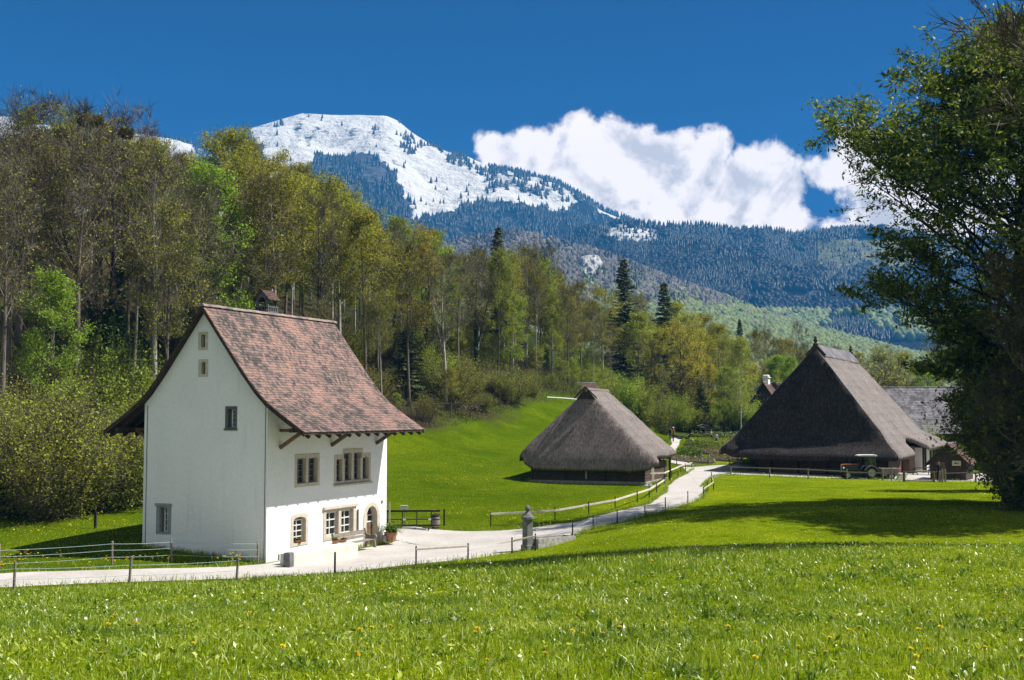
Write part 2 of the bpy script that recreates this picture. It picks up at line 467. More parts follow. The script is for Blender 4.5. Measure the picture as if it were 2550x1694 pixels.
def ground(x, y):
    x = np.asarray(x, float); y = np.asarray(y, float)
    sh = np.broadcast(x, y).shape
    xx = np.broadcast_to(x, sh).ravel(); yy = np.broadcast_to(y, sh).ravel()
    out = np.zeros(len(xx))
    for i in range(0, len(xx), 20000):
        q = np.stack([xx[i:i + 20000], yy[i:i + 20000]], 1)
        qc = np.stack([np.clip(q[:, 0], -105, 95), np.clip(q[:, 1], -2, 285)], 1) / _SC
        d2 = ((qc[:, None] - _X[None]) ** 2).sum(-1)
        U = .5 * d2 * np.log(d2 + 1e-12)
        n = len(_X)
        out[i:i + 20000] = U @ _W[:n] + _W[n] + qc @ _W[n + 1:]
    out = np.clip(out, -2.5, 9)
    d = hill_d(xx, yy)
    sp = 5 * np.log1p(np.exp(np.clip(d / 5, -30, 30)))
    h = .47 * np.minimum(sp, 75 + 0 * sp) - .0
    fade = 1 / (1 + np.exp(np.clip((yy - 330) / 40, -30, 30)))
    h = h * fade
    h = h - .47 * 5 * np.log1p(np.exp(np.clip((-8 - 0 * d) / 5, -30, 30)))
    out = out + np.maximum(h, 0)
    return out.reshape(sh)


def gz(x, y): return float(ground(np.array([x]), np.array([y]))[0])


def G(u, v, y0=30.0):
    """where the sight line through a photo pixel meets the ground"""
    d = ray(u, v); d = d / d[1]
    ys = np.linspace(y0, 300, 1400)
    gx = d[0] * ys; zz = CZ + d[2] * ys
    below = zz <= ground(gx, ys)
    i = int(np.argmax(below)) if below.any() else len(ys) - 1
    y = ys[i]
    return np.array([d[0] * y, y, gz(d[0] * y, y)])


# ------------------------------------------------------------------ ground sheet
def axis(lo, hi, step, outlo, outhi, grow=1.35):
    a = list(np.arange(lo, hi + .001, step)); s = step; b = a[-1]
    while b < outhi: s *= grow; b += s; a.append(b)
    s = step; b = a[0]
    while b > outlo: s *= grow; b -= s; a.insert(0, b)
    return np.array(a)


def grid_faces(ny, nx):
    i = np.arange((ny - 1) * (nx - 1)); r = i // (nx - 1); c = i % (nx - 1); a = r * nx + c
    return np.stack([a, a + 1, a + nx + 1, a + nx], 1)


gx_ = axis(-70, 70, 1.0, -900, 900); gy_ = np.concatenate([axis(-10, 40, .5, -60, 40)[:-1], axis(40, 230, 1.0, 40, 2600)])
XX, YY = np.meshgrid(gx_, gy_)
ZZ = ground(XX, YY)


def ground_mat():
    m, t, out = newmat('meadow_and_forest_floor')
    p = t.n('ShaderNodeBsdfPrincipled'); p.inputs['Roughness'].default_value = .9; p.inputs['Specular IOR Level'].default_value = .0
    g = t.n('ShaderNodeNewGeometry'); pos = g.outputs['Position']
    sx = t.n('ShaderNodeSeparateXYZ'); t.l(pos, sx.inputs[0])
    d = t.math('ADD', t.math('MULTIPLY', t.math('ADD', sx.outputs[0], 40.0), -.887), t.math('MULTIPLY', t.math('ADD', sx.outputs[1], -70.0), .463))
    nz = t.noise(pos, .12, 5, .6)
    k = t.math('ADD', d, t.math('MULTIPLY_ADD', nz, 14, -7))
    far = t.math('MULTIPLY_ADD', t.math('ADD', sx.outputs[1], t.math('MULTIPLY_ADD', nz, 20, -10)), .1, -17.5, clamp=True)
    wood = t.math('MULTIPLY_ADD', k, .25, .6, clamp=True)
    wood = t.math('MAXIMUM', wood, far)
    a = t.noise(pos, .06, 4, .6); b = t.noise(pos, .45, 5, .65); c = t.noise(pos, 5.0, 5, .7); e = t.noise(pos, 22.0, 3, .7)
    grass = t.ramp(b, [(.25, (.044, .086, .002)), (.5, (.070, .116, .003)), (.75, (.106, .148, .004))])
    grass = t.mix(t.ramp(a, [(.35, (0, 0, 0)), (.7, (1, 1, 1))]), grass, (.098, .140, .004))
    wn = t.ramp(t.noise(pos, .16, 6, .68, .6), [(.40, (.74, .80, .7)), (.56, (1.02, 1.0, 1.0)), (.70, (1.22, 1.10, 1.2))])
    grass = t.mix(1.0, grass, wn, 'MULTIPLY')
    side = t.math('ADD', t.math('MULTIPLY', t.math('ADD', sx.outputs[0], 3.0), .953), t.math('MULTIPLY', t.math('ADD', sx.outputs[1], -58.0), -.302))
    lawn_right = t.math('MULTIPLY_ADD', side, .5, .3, clamp=True)  # grass to the right of the path is coloured paler
    grass = t.mix(t.math('MULTIPLY', lawn_right, .75), grass, t.mix(1.0, grass, (2.3, 1.95, 1.9), 'MULTIPLY'))
    grass = t.mix(1.0, grass, t.ramp(c, [(.3, (.52, .58, .5)), (.66, (1.28, 1.22, 1.15))]), 'MULTIPLY')
    tuft = t.ramp(t.noise(pos, 1.5, 6, .7), [(.52, (0, 0, 0)), (.64, (1, 1, 1))])
    grass = t.mix(t.math('MULTIPLY', tuft, .45), grass, (.034, .068, .002))
    grass = t.mix(1.0, grass, t.ramp(e, [(.3, (.58, .62, .58)), (.68, (1.3, 1.26, 1.15))]), 'MULTIPLY')
    lit = t.ramp(c, [(.3, (.028, .022, .012)), (.55, (.055, .042, .024)), (.8, (.09, .07, .04))])
    lit = t.mix(t.ramp(b, [(.5, (0, 0, 0)), (.65, (1, 1, 1))]), lit, (.04, .06, .008))
    lit = t.mix(t.math('MULTIPLY', far, .8), lit, (.022, .034, .007))
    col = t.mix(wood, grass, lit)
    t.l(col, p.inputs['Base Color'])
    b1 = t.n('ShaderNodeBump'); b1.inputs['Strength'].default_value = .7; b1.inputs['Distance'].default_value = .12
    t.l(c, b1.inputs['Height'])
    b2 = t.n('ShaderNodeBump'); b2.inputs['Strength'].default_value = .6; b2.inputs['Distance'].default_value = .04
    t.l(e, b2.inputs['Height']); t.l(b1.outputs[0], b2.inputs['Normal']); t.l(b2.outputs[0], p.inputs['Normal'])
    t.l(p.outputs[0], out.inputs[0])
    return m


M['ground'] = ground_mat()
tag(link('ground', npmesh('ground', np.stack([XX.ravel(), YY.ravel(), ZZ.ravel()], 1), grid_faces(len(gy_), len(gx_)), M['ground'], smooth=True)), kind='structure')


# ------------------------------------------------------------------ gravel paths
def gravel():
    m, t, out = newmat('pale_gravel')
    p = t.n('ShaderNodeBsdfPrincipled'); p.inputs['Roughness'].default_value = .95; p.inputs['Specular IOR Level'].default_value = .1
    g = t.n('ShaderNodeNewGeometry'); pos = g.outputs['Position']
    a = t.noise(pos, .35, 5, .6); b = t.noise(pos, 6, 5, .7); c = t.noise(pos, 40, 3, .7)
    col = t.ramp(a, [(.3, (.43, .395, .365)), (.7, (.55, .52, .49))])
    col = t.mix(1.0, col, t.ramp(b, [(.3, (.80, .80, .79)), (.7, (1.08, 1.08, 1.08))]), 'MULTIPLY')
    damp = t.ramp(t.noise(pos, .9, 6, .65, 1.0), [(.55, (0, 0, 0)), (.7, (.55, .55, .55))])
    col = t.mix(damp, col, (.36, .335, .30))
    col = t.mix(1.0, col, t.ramp(c, [(.3, (.8, .8, .8)), (.7, (1.1, 1.1, 1.1))]), 'MULTIPLY')
    t.l(col, p.inputs['Base Color'])
    b1 = t.n('ShaderNodeBump'); b1.inputs['Strength'].default_value = .5; b1.inputs['Distance'].default_value = .03
    t.l(b, b1.inputs['Height']); t.l(b1.outputs[0], p.inputs['Normal']); t.l(p.outputs[0], out.inputs[0])
    return m


M['gravel'] = gravel()


def resample(P, n):
    P = np.array(P, float); s = np.concatenate([[0], np.cumsum(np.linalg.norm(np.diff(P, axis=0), axis=1))])
    q = np.linspace(0, s[-1], n)
    return np.stack([np.interp(q, s, P[:, i]) for i in range(P.shape[1])], 1)


PATHS = []


def path(name, Lp, Rp, n, m, dz, seed):
    """gravel sheet between two edge lines (world xy), draped on the ground, edges worn uneven"""
    A = resample(Lp, n); B = resample(Rp, n)
    s = np.arange(n)
    ja = fbm(s * .31, s * 0 + seed, 4, seed) * .30; jb = fbm(s * .31, s * 0 + seed + 9, 4, seed + 5) * .30
    D = (B - A); D /= np.linalg.norm(D, axis=1)[:, None] + 1e-9
    A = A + D * ja[:, None]; B = B + D * jb[:, None]
    t = np.linspace(0, 1, m)
    P = A[:, None] * (1 - t[None, :, None]) + B[:, None] * t[None, :, None]
    z = ground(P[..., 0], P[..., 1]) + dz
    z[:, 0] -= .06; z[:, -1] -= .06
    V = np.concatenate([P, z[..., None]], -1).reshape(-1, 3)
    PATHS.append((A, B))
    return tag(link(name, npmesh(name, V, grid_faces(n, m), M['gravel'], smooth=True)), kind='structure')


def W(u, v, Y=None):
    if Y is None: return G(u, v)[:2]
    p = at(u, v, Y); return p[:2]


HO = at(662, 1400, 58); HA = R(66.5)


def HW(x, y, z=0):
    """point of the white house's own frame in the world (x along the front, y across, z up)"""
    c, s = math.cos(HA), math.sin(HA)
    return np.array([HO[0] + x * c - y * s, HO[1] + x * s + y * c, HO[2] + z])


def hxy(x, y): return HW(x, y)[:2]


up_edge = [(-40, 53.2), (-30, 53.6), W(0, 1446, 53.8), W(300, 1437, 54.8), W(560, 1418, 56), hxy(-.4, -.25), hxy(3, -.1), hxy(7, -.1), hxy(11.9, -.1), hxy(14.0, .6), hxy(14.3, 2.4),
           W(1010, 1307), W(1110, 1320), W(1230, 1322), W(1323, 1315), W(1426, 1301), W(1535, 1274), W(1617, 1257), W(1658, 1228), W(1662, 1211), W(1676, 1199), W(1709, 1181), W(1730, 1169)]
lo_edge = [(-40, 48.8), (-30, 49.4), W(0, 1464, 50), W(300, 1451, 51.5), W(560, 1436, 52.6), W(700, 1426, 53), W(836, 1410, 54), W(940, 1404, 55), W(1037, 1394, 56), W(1100, 1386, 56.5), W(1180, 1378, 57.5),
           W(1275, 1370, 59.3), W(1340, 1362, 60.2), W(1426, 1338), W(1485, 1315), W(1543, 1302), W(1606, 1284), W(1661, 1271), W(1731, 1250), W(1752, 1234), W(1752, 1212), W(1757, 1200), W(1779, 1188), W(1819, 1182)]
path('gravel_path', up_edge, lo_edge, 170, 22, .040, 3)
path('gravel_road', [W(1700, 1163), W(1760, 1159.5), W(1850, 1156), W(1895, 1158), (30, 137), (44, 136), (62, 134)], [W(1745, 1214), W(1775, 1190), W(1819, 1182), W(1913, 1185), W(2012, 1190), W(2109, 1192), W(2250, 1198), W(2430, 1200), (62, 112)], 120, 16, .050, 11)
path('garden_path', [W(1664, 1152), W(1660, 1120), W(1672, 1108), W(1665, 1098)], [W(1740, 1161), W(1683, 1128), W(1692, 1112), W(1712, 1098)], 50, 8, .046, 21)

# ------------------------------------------------------------------ white house with the tiled roof
house = thing('white_house', 'tall white plastered house with a red tiled roof standing beside the gravel path', 'house', HO, HA)
HL, HWID = 11.7, 7.5
prof = [(3.75, 12.42), (2.4, 10.62), (1.3, 9.17), (.5, 8.2), (0, 7.7)]
body = [(0, -.9), (0, 7.62)] + [(y, z - .10) for y, z in reversed(prof[:-1])] + [(7.5 - y, z - .10) for y, z in prof[1:-1]] + [(7.5, 7.62), (7.5, -.9)]


def boolean_cut(me, cut):
    a = bpy.data.objects.new('cut_a', me); b = bpy.data.objects.new('cut_b', cut)
    C.objects.link(a); C.objects.link(b)
    md = a.modifiers.new('b', 'BOOLEAN'); md.operation = 'DIFFERENCE'; md.object = b; md.solver = 'EXACT'
    dg = bpy.context.evaluated_depsgraph_get()
    r = bpy.data.meshes.new_from_object(a.evaluated_get(dg))
    bpy.data.objects.remove(a); bpy.data.objects.remove(b)
    return r


def arch(x0, x1, z0, z1, n=9):
    """outline with a round head whose springing line keeps the total height z1"""
    r = (x1 - x0) / 2; cx = (x0 + x1) / 2; zs = z1 - r
    return [(x0, z0), (x1, z0)] + [(cx + r * math.cos(PI * i / n), zs + r * math.sin(PI * i / n)) for i in range(n + 1)]


def segarch(x0, x1, z0, z1, rise, n=8):
    cx = (x0 + x1) / 2; w = (x1 - x0) / 2
    return [(x0, z0), (x1, z0)] + [(cx + w * math.cos(PI * i / n), z1 - rise + rise * math.sin(PI * i / n)) for i in range(n + 1)]


YF = lambda x, a, b: (a, x, b)      # prism along the house's y, outline in (x, z)
XF = lambda x, a, b: (x, a, b)      # prism along the house's x, outline in (y, z)
cut = MB()
FW = [('W1', 2.56, 4.44, 3.60, 4.88), ('W4', 5.30, 8.05, .68, 1.98)]
for _, a, b, c, d in FW: cut.prism([(a, c), (b, c), (b, d), (a, d)], -.5, .34, fn=YF)
cut.prism([(6.25, 3.52), (9.65, 3.52), (9.65, 4.72), (8.9, 4.72), (8.9, 5.02), (7.0, 5.02), (7.0, 4.72), (6.25, 4.72)], -.5, .34, fn=YF)
cut.prism(segarch(2.28, 3.40, .62, 1.94, .16), -.5, .34, fn=YF)
cut.prism(arch(9.42, 10.62, -.2, 1.98), -.5, .48, fn=YF)
GW = [(3.78, 4.04, 10.42, 11.08), (3.74, 4.00, 9.08, 9.70), (1.93, 2.36, 6.45, 7.36), (5.90, 6.44, 1.18, 2.42)]
for a, b, c, d in GW: cut.prism([(a, c), (b, c), (b, d), (a, d)], -.5, .30, fn=XF)
wall_me = boolean_cut(MB().prism(body, 0, HL).mesh('wall', M['plaster']), cut.mesh('cut', M['plaster']))
wall = link('wall', wall_me, house)


def sash(root, x0, x1, z0, z1, y, nx, nz, mat, bar=.03, fr=.05, fn=YF):
    """frame and glazing bars over a glass pane, in the wall plane at depth y"""
    s = MB()

    def strip(a0, a1, b0, b1, d=.03): s.prism([(a0, b0), (a1, b0), (a1, b1), (a0, b1)], y - d, y + d, fn=fn)
    strip(x0, x0 + fr, z0, z1); strip(x1 - fr, x1, z0, z1); strip(x0 + fr, x1 - fr, z0, z0 + fr); strip(x0 + fr, x1 - fr, z1 - fr, z1)
    for i in range(1, nx):
        c = x0 + (x1 - x0) * i / nx; strip(c - bar / 2, c + bar / 2, z0 + fr, z1 - fr, .024)
    for i in range(1, nz):
        c = z0 + (z1 - z0) * i / nz; strip(x0 + fr, x1 - fr, c - bar / 2, c + bar / 2, .021)
    o = s.build('sash', mat, root)
    g = MB().prism([(x0, z0), (x1, z0), (x1, z1), (x0, z1)], y + .035, y + .05, fn=fn)
    g.build('pane', M['glass'], root)


def surround(mb, outer, inner, d0, d1, fn):
    """stone ring between two outlines with the same number of points"""
    n = len(outer)
    V = [fn(d0, *p) for p in outer] + [fn(d0, *p) for p in inner] + [fn(d1, *p) for p in outer] + [fn(d1, *p) for p in inner]
    Fs = []
    for i in range(n):
        j = (i + 1) % n
        Fs += [(i, j, n + j, n + i), (i, 2 * n + i, 2 * n + j, j), (n + i, n + j, 3 * n + j, 3 * n + i), (2 * n + i, 3 * n + i, 3 * n + j, 2 * n + j)]
    mb.add(V, Fs)


def rect(a, b, c, d): return [(a, c), (b, c), (b, d), (a, d)]


# upper two-light window
w = MB(); surround(w, rect(2.36, 4.62, 3.42, 5.07), rect(2.57, 4.43, 3.61, 4.87), -.03, .30, YF)
w.prism(rect(3.38, 3.62, 3.61, 4.87), -.012, .30, fn=YF)
w1 = w.build('window', M['stone'], house, bevel=.012)
tag(w1, 'two-light stone window on the upper floor')
sash(w1, 2.60, 3.36, 3.63, 4.85, .20, 2, 4, M['zinc']); sash(w1, 3.64, 4.40, 3.63, 4.85, .20, 2, 4, M['zinc'])
# upper stepped four-light window
w = MB()
surround(w, [(6.05, 3.34), (9.85, 3.34), (9.85, 4.92), (8.98, 4.92), (8.98, 5.22), (6.92, 5.22), (6.92, 4.92), (6.05, 4.92)],
         [(6.26, 3.53), (9.64, 3.53), (9.64, 4.71), (8.89, 4.71), (8.89, 5.01), (7.01, 5.01), (7.01, 4.71), (6.26, 4.71)], -.03, .30, YF)
for c in (7.01, 7.95, 8.89): w.prism(rect(c - .12, c + .12, 3.53, 4.71 if c != 7.95 else 5.01), -.012, .30, fn=YF)
w.box(6.0, -.16, 3.26, 9.9, -.028, 3.36)
w2 = w.build('window', M['stone'], house, bevel=.012)
tag(w2, 'stepped four-light stone window on the upper floor')
for a, b, t_ in ((6.28, 6.87, 4.69), (7.15, 7.81, 4.99), (8.09, 8.75, 4.99), (9.03, 9.62, 4.69)): sash(w2, a, b, 3.55, t_, .20, 2, 4, M['zinc'])
# lower arched window
w = MB(); surround(w, segarch(2.07, 3.60, .50, 2.12, .17), segarch(2.29, 3.39, .63, 1.93, .16), -.03, .30, YF)
w3 = w.build('window', M['stone'], house, bevel=.012); tag(w3, 'small ground floor window with a curved head')
sash(w3, 2.31, 3.37, .65, 1.80, .20, 2, 4, M['white_paint'], .05, .06)
# lower two-light window
w = MB(); surround(w, rect(5.06, 8.30, .50, 2.10), rect(5.31, 8.04, .69, 1.97), -.03, .30, YF)
w.prism(rect(6.55, 6.82, .69, 1.97), -.012, .30, fn=YF); w.box(4.98, -.12, 2.105, 8.40, .06, 2.26)
w4 = w.build('window', M['stone'], house, bevel=.012); tag(w4, 'wide two-light ground floor window with white sashes')
sash(w4, 5.33, 6.53, .71, 1.95, .20, 2, 3, M['white_paint'], .06, .07); sash(w4, 6.84, 8.02, .71, 1.95, .20, 2, 3, M['white_paint'], .06, .07)
sh = MB().box(8.42, -.10, .72, 8.50, -.02, 1.9); sh.build('shutter', M['wood_grey'], house)
# door
dj = MB(); surround(dj, arch(9.12, 10.92, -.25, 2.20), arch(9.43, 10.61, -.25, 1.97), -.035, .44, YF)
djo = dj.build('door_frame', M['stone'], house, bevel=.012)
dm = MB().prism(arch(9.44, 10.60, -.25, 1.15 + .59)[:2] + [(10.60, 1.05), (9.44, 1.05)], .30, .36, fn=YF)
for i in range(5): dm.box(9.46 + i * .23, .28, -.2, 9.66 + i * .23, .299, 1.0)
door = dm.build('door', M['wood_brown'], house)
MB().lathe((10.47, .24, .85), [(.0, -.05), (.03, -.04), (.03, .05), (0, .06)], 8, axis='y').build('handle', M['iron'], door)
fl = MB().prism(arch(9.44, 10.60, 1.055, 1.965), .33, .35, fn=YF).build('pane', M['glass'], door)
fb = MB()
fb.box(9.99, .29, 1.06, 10.05, .325, 1.93); fb.box(9.44, .285, 1.05, 10.60, .324, 1.12); fb.box(9.46, .295, 1.42, 10.58, .323, 1.47)
fb.build('glazing_bar', M['white_paint'], door)
# gable openings
for k, (a, b, c, d) in enumerate(GW):
    w = MB()
    e = (.17, .17, .14, .20)[k]
    mt = (M['stone'], M['stone'], M['stone_dark'], M['stone_green'])[k]
    surround(w, rect(a - e, b + e, c - (.13 if k < 2 else .10), d + .13), rect(a + .01, b - .01, c + .01, d - .01), -.02, .26, XF)
    if k == 2: w.box(-.06, a - e - .05, c - .15, -.021, b + e + .05, c - .05)
    if k == 3: w.box(-.07, a - e - .06, d + .08, -.021, b + e + .06, d + .20)
    wo = w.build('window' if k > 1 else 'attic_vent', mt, house, bevel=.01)
    tag(wo, ('upper attic opening in a sandstone frame', 'lower attic opening in a sandstone frame', 'gable window in a dark grey frame', 'low gable window under a projecting lintel')[k])
    if k > 1: sash(wo, a + .02, a + (b - a) * .66, c + .02, d - .02, .19, 1 if k == 2 else 2, 4, M['white_paint'], .03, .05, fn=XF)
    if k > 1: MB().prism(rect(a + (b - a) * .66 + .005, b - .015, c + .02, d - .02), .20, .25, fn=XF).build('shutter', M['stone_dark'], wo)
    else: MB().prism(rect(a + .02, b - .02, c + .02, d - .02), .24, .28, fn=XF).build('board', M['wood_dark'], wo)
for y_ in (.10, 7.30): MB().tube([(-.03, y_, -.1), (-.03, y_, 7.55)], .014, 5).build('lightning_wire', M['iron'], house)
MB().box(1.02, -.014, -.02, 1.12, .05, .26).build('cellar_vent', M['wood_dark'], house)
MB().box(11.05, -.03, 2.05, 11.25, -.004, 2.2).build('house_number', M['zinc'], house)

# roof: slab following the bent slope, tiles course by course
full = [(3.75, 12.50), (2.4, 10.70), (1.3, 9.25), (.5, 8.30), (-.1, 7.72), (-1.1, 7.02), (-2.33, 6.24)]
RX0, RX1 = -.34, HL + .10


def mirror(pr): return [(7.5 - y, z) for y, z in pr]


rs = MB()
for pr in (full, mirror(full)):
    pr = [(y, z) for y, z in pr]
    lo = [(y, z - .13) for y, z in pr]
    rs.prism(pr + lo[::-1], RX0, RX1, fn=XF)
roof = rs.build('roof', M['wood_dark'], house, fix=True)


def courses(pr, expo, x0, x1, tw, rng, lift=.02, th=.022, tip=.055):
    """overlapping rows of flat tiles with rounded tails; returns arrays"""
    P = np.array(pr); s = np.concatenate([[0], np.cumsum(np.linalg.norm(np.diff(P, axis=0), axis=1))])
    L = s[-1]; rows = int(L / expo); ex = L / rows
    V = []; Fs = []

    def pt(q): return np.array([np.interp(q, s, P[:, 0]), np.interp(q, s, P[:, 1])])
    for r in range(rows):
        top = pt(max(0, r * ex - ex * .55)); bot = pt(min(L, (r + 1) * ex)); d = bot - top; d /= np.linalg.norm(d)
        nn = np.array([-d[1], d[0]]); nn = nn if nn[1] > 0 else -nn
        end = bot + d * (.06 if r == rows - 1 else 0)
        off = (r % 2) * tw / 2
        n = int((x1 - x0) / tw) + 2
        wob = .02 * math.sin(r * .9) + rng.normal(0, .004)
        for c in range(n):
            a = x0 + (c - 1) * tw + off + .004 + rng.normal(0, .003); b = a + tw - .008
            a = max(a, x0 - .02); b = min(b, x1 + .02)
            if b - a < .04: continue
            l0 = .008 + rng.random() * .006; l1 = lift + .012 + rng.random() * .014
            dn = rng.normal(0, .012) + wob * .3
            T0 = top + nn * l0; B0 = end + d * dn + nn * l1
            mid = B0 - d * tip
            pts = [(a, T0), (b, T0), (b, mid), (b - (b - a) * .22, B0 - d * tip * .2), (a + (b - a) * .22, B0 - d * tip * .2), (a, mid)]
            base = len(V)
            for x, q in pts: V.append((x, q[0], q[1]))
            for x, q in pts[2:]: V.append((x, q[0] - nn[0] * th, q[1] - nn[1] * th))
            Fs.append([base + i for i in range(6)])
            for i in range(3): Fs.append([base + 2 + i, base + 6 + i, base + 7 + i, base + 3 + i])
    return V, Fs


rng = np.random.default_rng(4)
tv = MB()
for pr in (full, mirror(full)):
    v_, f_ = courses(pr, .172, RX0, RX1, .19, rng); tv.add(v_, f_)
tiles = tv.build('roof_tiles', M['tiles'], roof, fix=False)
rt = MB()
x_ = RX0 - .05
while x_ < RX1:
    jz = rng.normal(0, .006)
    pts = [(y, z) for y, z in [(3.75 + .17 * math.cos(PI * i / 6), 12.46 + jz + .14 * math.sin(PI * i / 6)) for i in range(7)]]
    rt.prism(pts, x_, x_ + .36, fn=XF); x_ += .335
rt.build('ridge_tiles', M['ridge_tile'], roof)
for xx in (RX0 - .045, RX1 + .005):
    for pr in (full, mirror(full)):
        vb = MB().prism([(y, z + .01) for y, z in pr] + [(y, z - .22) for y, z in pr[::-1]], xx, xx + .04, fn=XF)
        vb.build('verge_board', M['wood_dark'], roof)
for pr in (full, mirror(full)):
    sg = 1 if pr is full else -1
    for i in range(13):
        x = .15 + i * (HL - .4) / 12
        p0 = Vector((x, pr[4][0], pr[4][1] - .24)); p1 = Vector((x, pr[5][0], pr[5][1] - .24)); p2 = Vector((x, pr[6][0] + sg * .03, pr[6][1] - .24))
        MB().bar(p0, p1, .13, .18).bar(p1 + (p1 - p0).normalized() * .003, p2, .126, .176).build('rafter', M['wood_dark'], roof)
for y0, sg in ((-1.55, 1), (9.05, -1)):
    pu = MB().box(-.3, y0 - .1, 6.22, HL + .05, y0 + .1, 6.42)
    pu.build('eaves_purlin', M['wood_dark'], roof)
for x in (1.05, 5.75, 10.45):
    for y0, yo in ((-.02, -1.5), (7.52, 9.0)):
        b = MB().bar((x, y0, 5.45), (x, yo, 6.36), .15, .17); b.bar((x, y0, 6.3), (x, yo, 6.3), .14, .15)
        b.build('eaves_brace', M['wood_brown'], house)
# chimney with a little tiled hat
CM0 = len([0])
cm = MB().box(5.35, 3.85, 11.2, 6.45, 4.75, 12.72); cm.box(5.28, 3.78, 12.72, 6.52, 4.82, 12.82); cm.box(5.28, 3.78, 13.02, 6.52, 4.82, 13.10)
for i in range(6):
    xx = 5.31 + i * .212
    for yy in (3.80, 4.72): cm.box(xx, yy, 12.82, xx + .09, yy + .08, 13.02)
for i in range(1, 4):
    for xx in (5.31, 6.42): cm.box(xx, 3.80 + i * .23, 12.82, xx + .08, 3.88 + i * .23, 13.02)
for (fx0, fx1) in ((5.34, 5.46), (6.34, 6.46)):
    o_ = [(3.84, 13.10), (4.76, 13.10), (4.76, 13.55), (4.3, 13.98), (3.84, 13.55)]
    a_ = arch(4.03, 4.57, 13.105, 13.62, 6)
    V = [(fx0, *p) for p in a_] + [(fx1, *p) for p in a_]
    # ring pieces round the arch
    cm.box(fx0, 3.84, 13.10, fx1, 4.03, 13.62); cm.box(fx0, 4.57, 13.10, fx1, 4.76, 13.62)
    cm.prism([(3.84, 13.62)] + [(4.3 - .27 * math.cos(PI * i / 6), 13.35 + .27 * math.sin(PI * i / 6)) for i in range(7)] + [(4.76, 13.62), (4.3, 13.98)], fx0, fx1, fn=XF)
sq = lambda v: [(5.9 + (x - 5.9) * .80, 4.3 + (y - 4.3) * .85, 11.2 + (z - 11.2) * .93) for x, y, z in v]
cm.v = sq(cm.v)
chim = cm.build('chimney', M['stone_dark'], roof)
ct = MB()
for pr in ([(4.3, 14.05), (4.0, 13.78), (3.70, 13.47)], [(4.3, 14.05), (4.6, 13.78), (4.90, 13.47)]):
    v_, f_ = courses(pr, .14, 5.22, 6.58, .17, rng); ct.add(v_, f_)
    ct.prism(pr + [(y, z - .05) for y, z in pr[::-1]], 5.24, 6.56, fn=XF)
ct.v = sq(ct.v)
ct.build('chimney_hat', M['tiles_brown'], chim, fix=False)
# pent roof over the back door at the far gable
pr_ = MB(); pr_.prism([(HL + .02, 6.10), (HL + 2.0, 4.75), (HL + 2.0, 4.6), (HL + .02, 5.95)], 1.6, 4.4, fn=lambda x, a, b: (a, x, b))
pent = pr_.build('pent_roof', M['wood_dark'], house)
v_, f_ = courses([(-HL - .02, 6.12), (-HL - 1.0, 5.44), (-HL - 2.03, 4.75)], .17, 1.55, 4.45, .19, rng)
MB().add([(-y, x, z) for x, y, z in v_], f_).build('pent_tiles', M['tiles_brown'], pent, fix=False)
pb = MB()
for y_ in (1.7, 4.3): pb.bar((HL, y_, 4.1), (HL + 1.6, y_, 4.85), .12, .12)
pb.build('pent_brace', M['wood_dark'], pent)

# ------------------------------------------------------------------ in front of the house
GZ0 = -.02
pl = MB()
tp = [(-.5, -1.84), (4.32, -2.55), (4.75, -1.45), (3.2, -1.25), (-.35, -1.05)]
n = len(tp)
pl.add([(x, y, -.35) for x, y in tp] + [(x, y, .50 + .02 * x) for x, y in tp], [tuple(range(n - 1, -1, -1)), tuple(range(n, 2 * n))] + [(i, (i + 1) % n, n + (i + 1) % n, n + i) for i in range(n)])
M['lime_stone'] = simple('limewashed_stone', (.72, .68, .60), (.58, .53, .45), 2.2, .9, .5, 14)
o = pl.build('terrace_wall', M['lime_stone'], None, loc=HO, rz=HA, bevel=.03); tag(o, 'low limewashed stone terrace wall along the front of the white house', 'wall')
tb = MB().box(-.95, -2.0, -.35, -.55, -1.62, .62, taper=.015)
tag(tb.build('stone_block', M['stone_grey'], None, loc=HO, rz=HA, bevel=.03), 'grey upright stone block at the near end of the limewashed terrace wall', 'stone block')

bench = thing('garden_bench', 'weathered wooden bench with scrolled arms against the front of the white house', 'bench', HW(6.5, -.98, -.06), HA)
bs = MB()
for i in range(3): bs.box(-1.55, -.36 + i * .15, .42, 1.55, -.23 + i * .15, .46)
bs.build('seat', M['wood_grey'], bench)
bb = MB()
T = Matrix.Translation((0, .20, .46)) @ Matrix.Rotation(R(-12), 4, 'X')
bb.box(-1.55, -.02, .08, 1.55, .02, .24, T=T); bb.box(-1.55, -.02, .27, 1.55, .02, .50, T=T)
bb.build('backrest', M['wood_grey'], bench)
for s in (-1, 1):
    a = MB()
    x = 1.62 * s
    outline = [(-.42, 0), (-.26, 0), (-.22, .30), (.05, .36), (.16, 0), (.30, 0), (.27, .45), (.36, .98), (.27, 1.02), (.17, .72), (-.10, .66), (-.30, .70), (-.42, .66), (-.46, .56), (-.38, .50), (-.30, .54), (-.34, .40)]
    a.prism(outline, x - .045, x + .045, fn=lambda q, y, z: (q, y, z))
    a.build('bench_end', M['wood_grey'], bench)


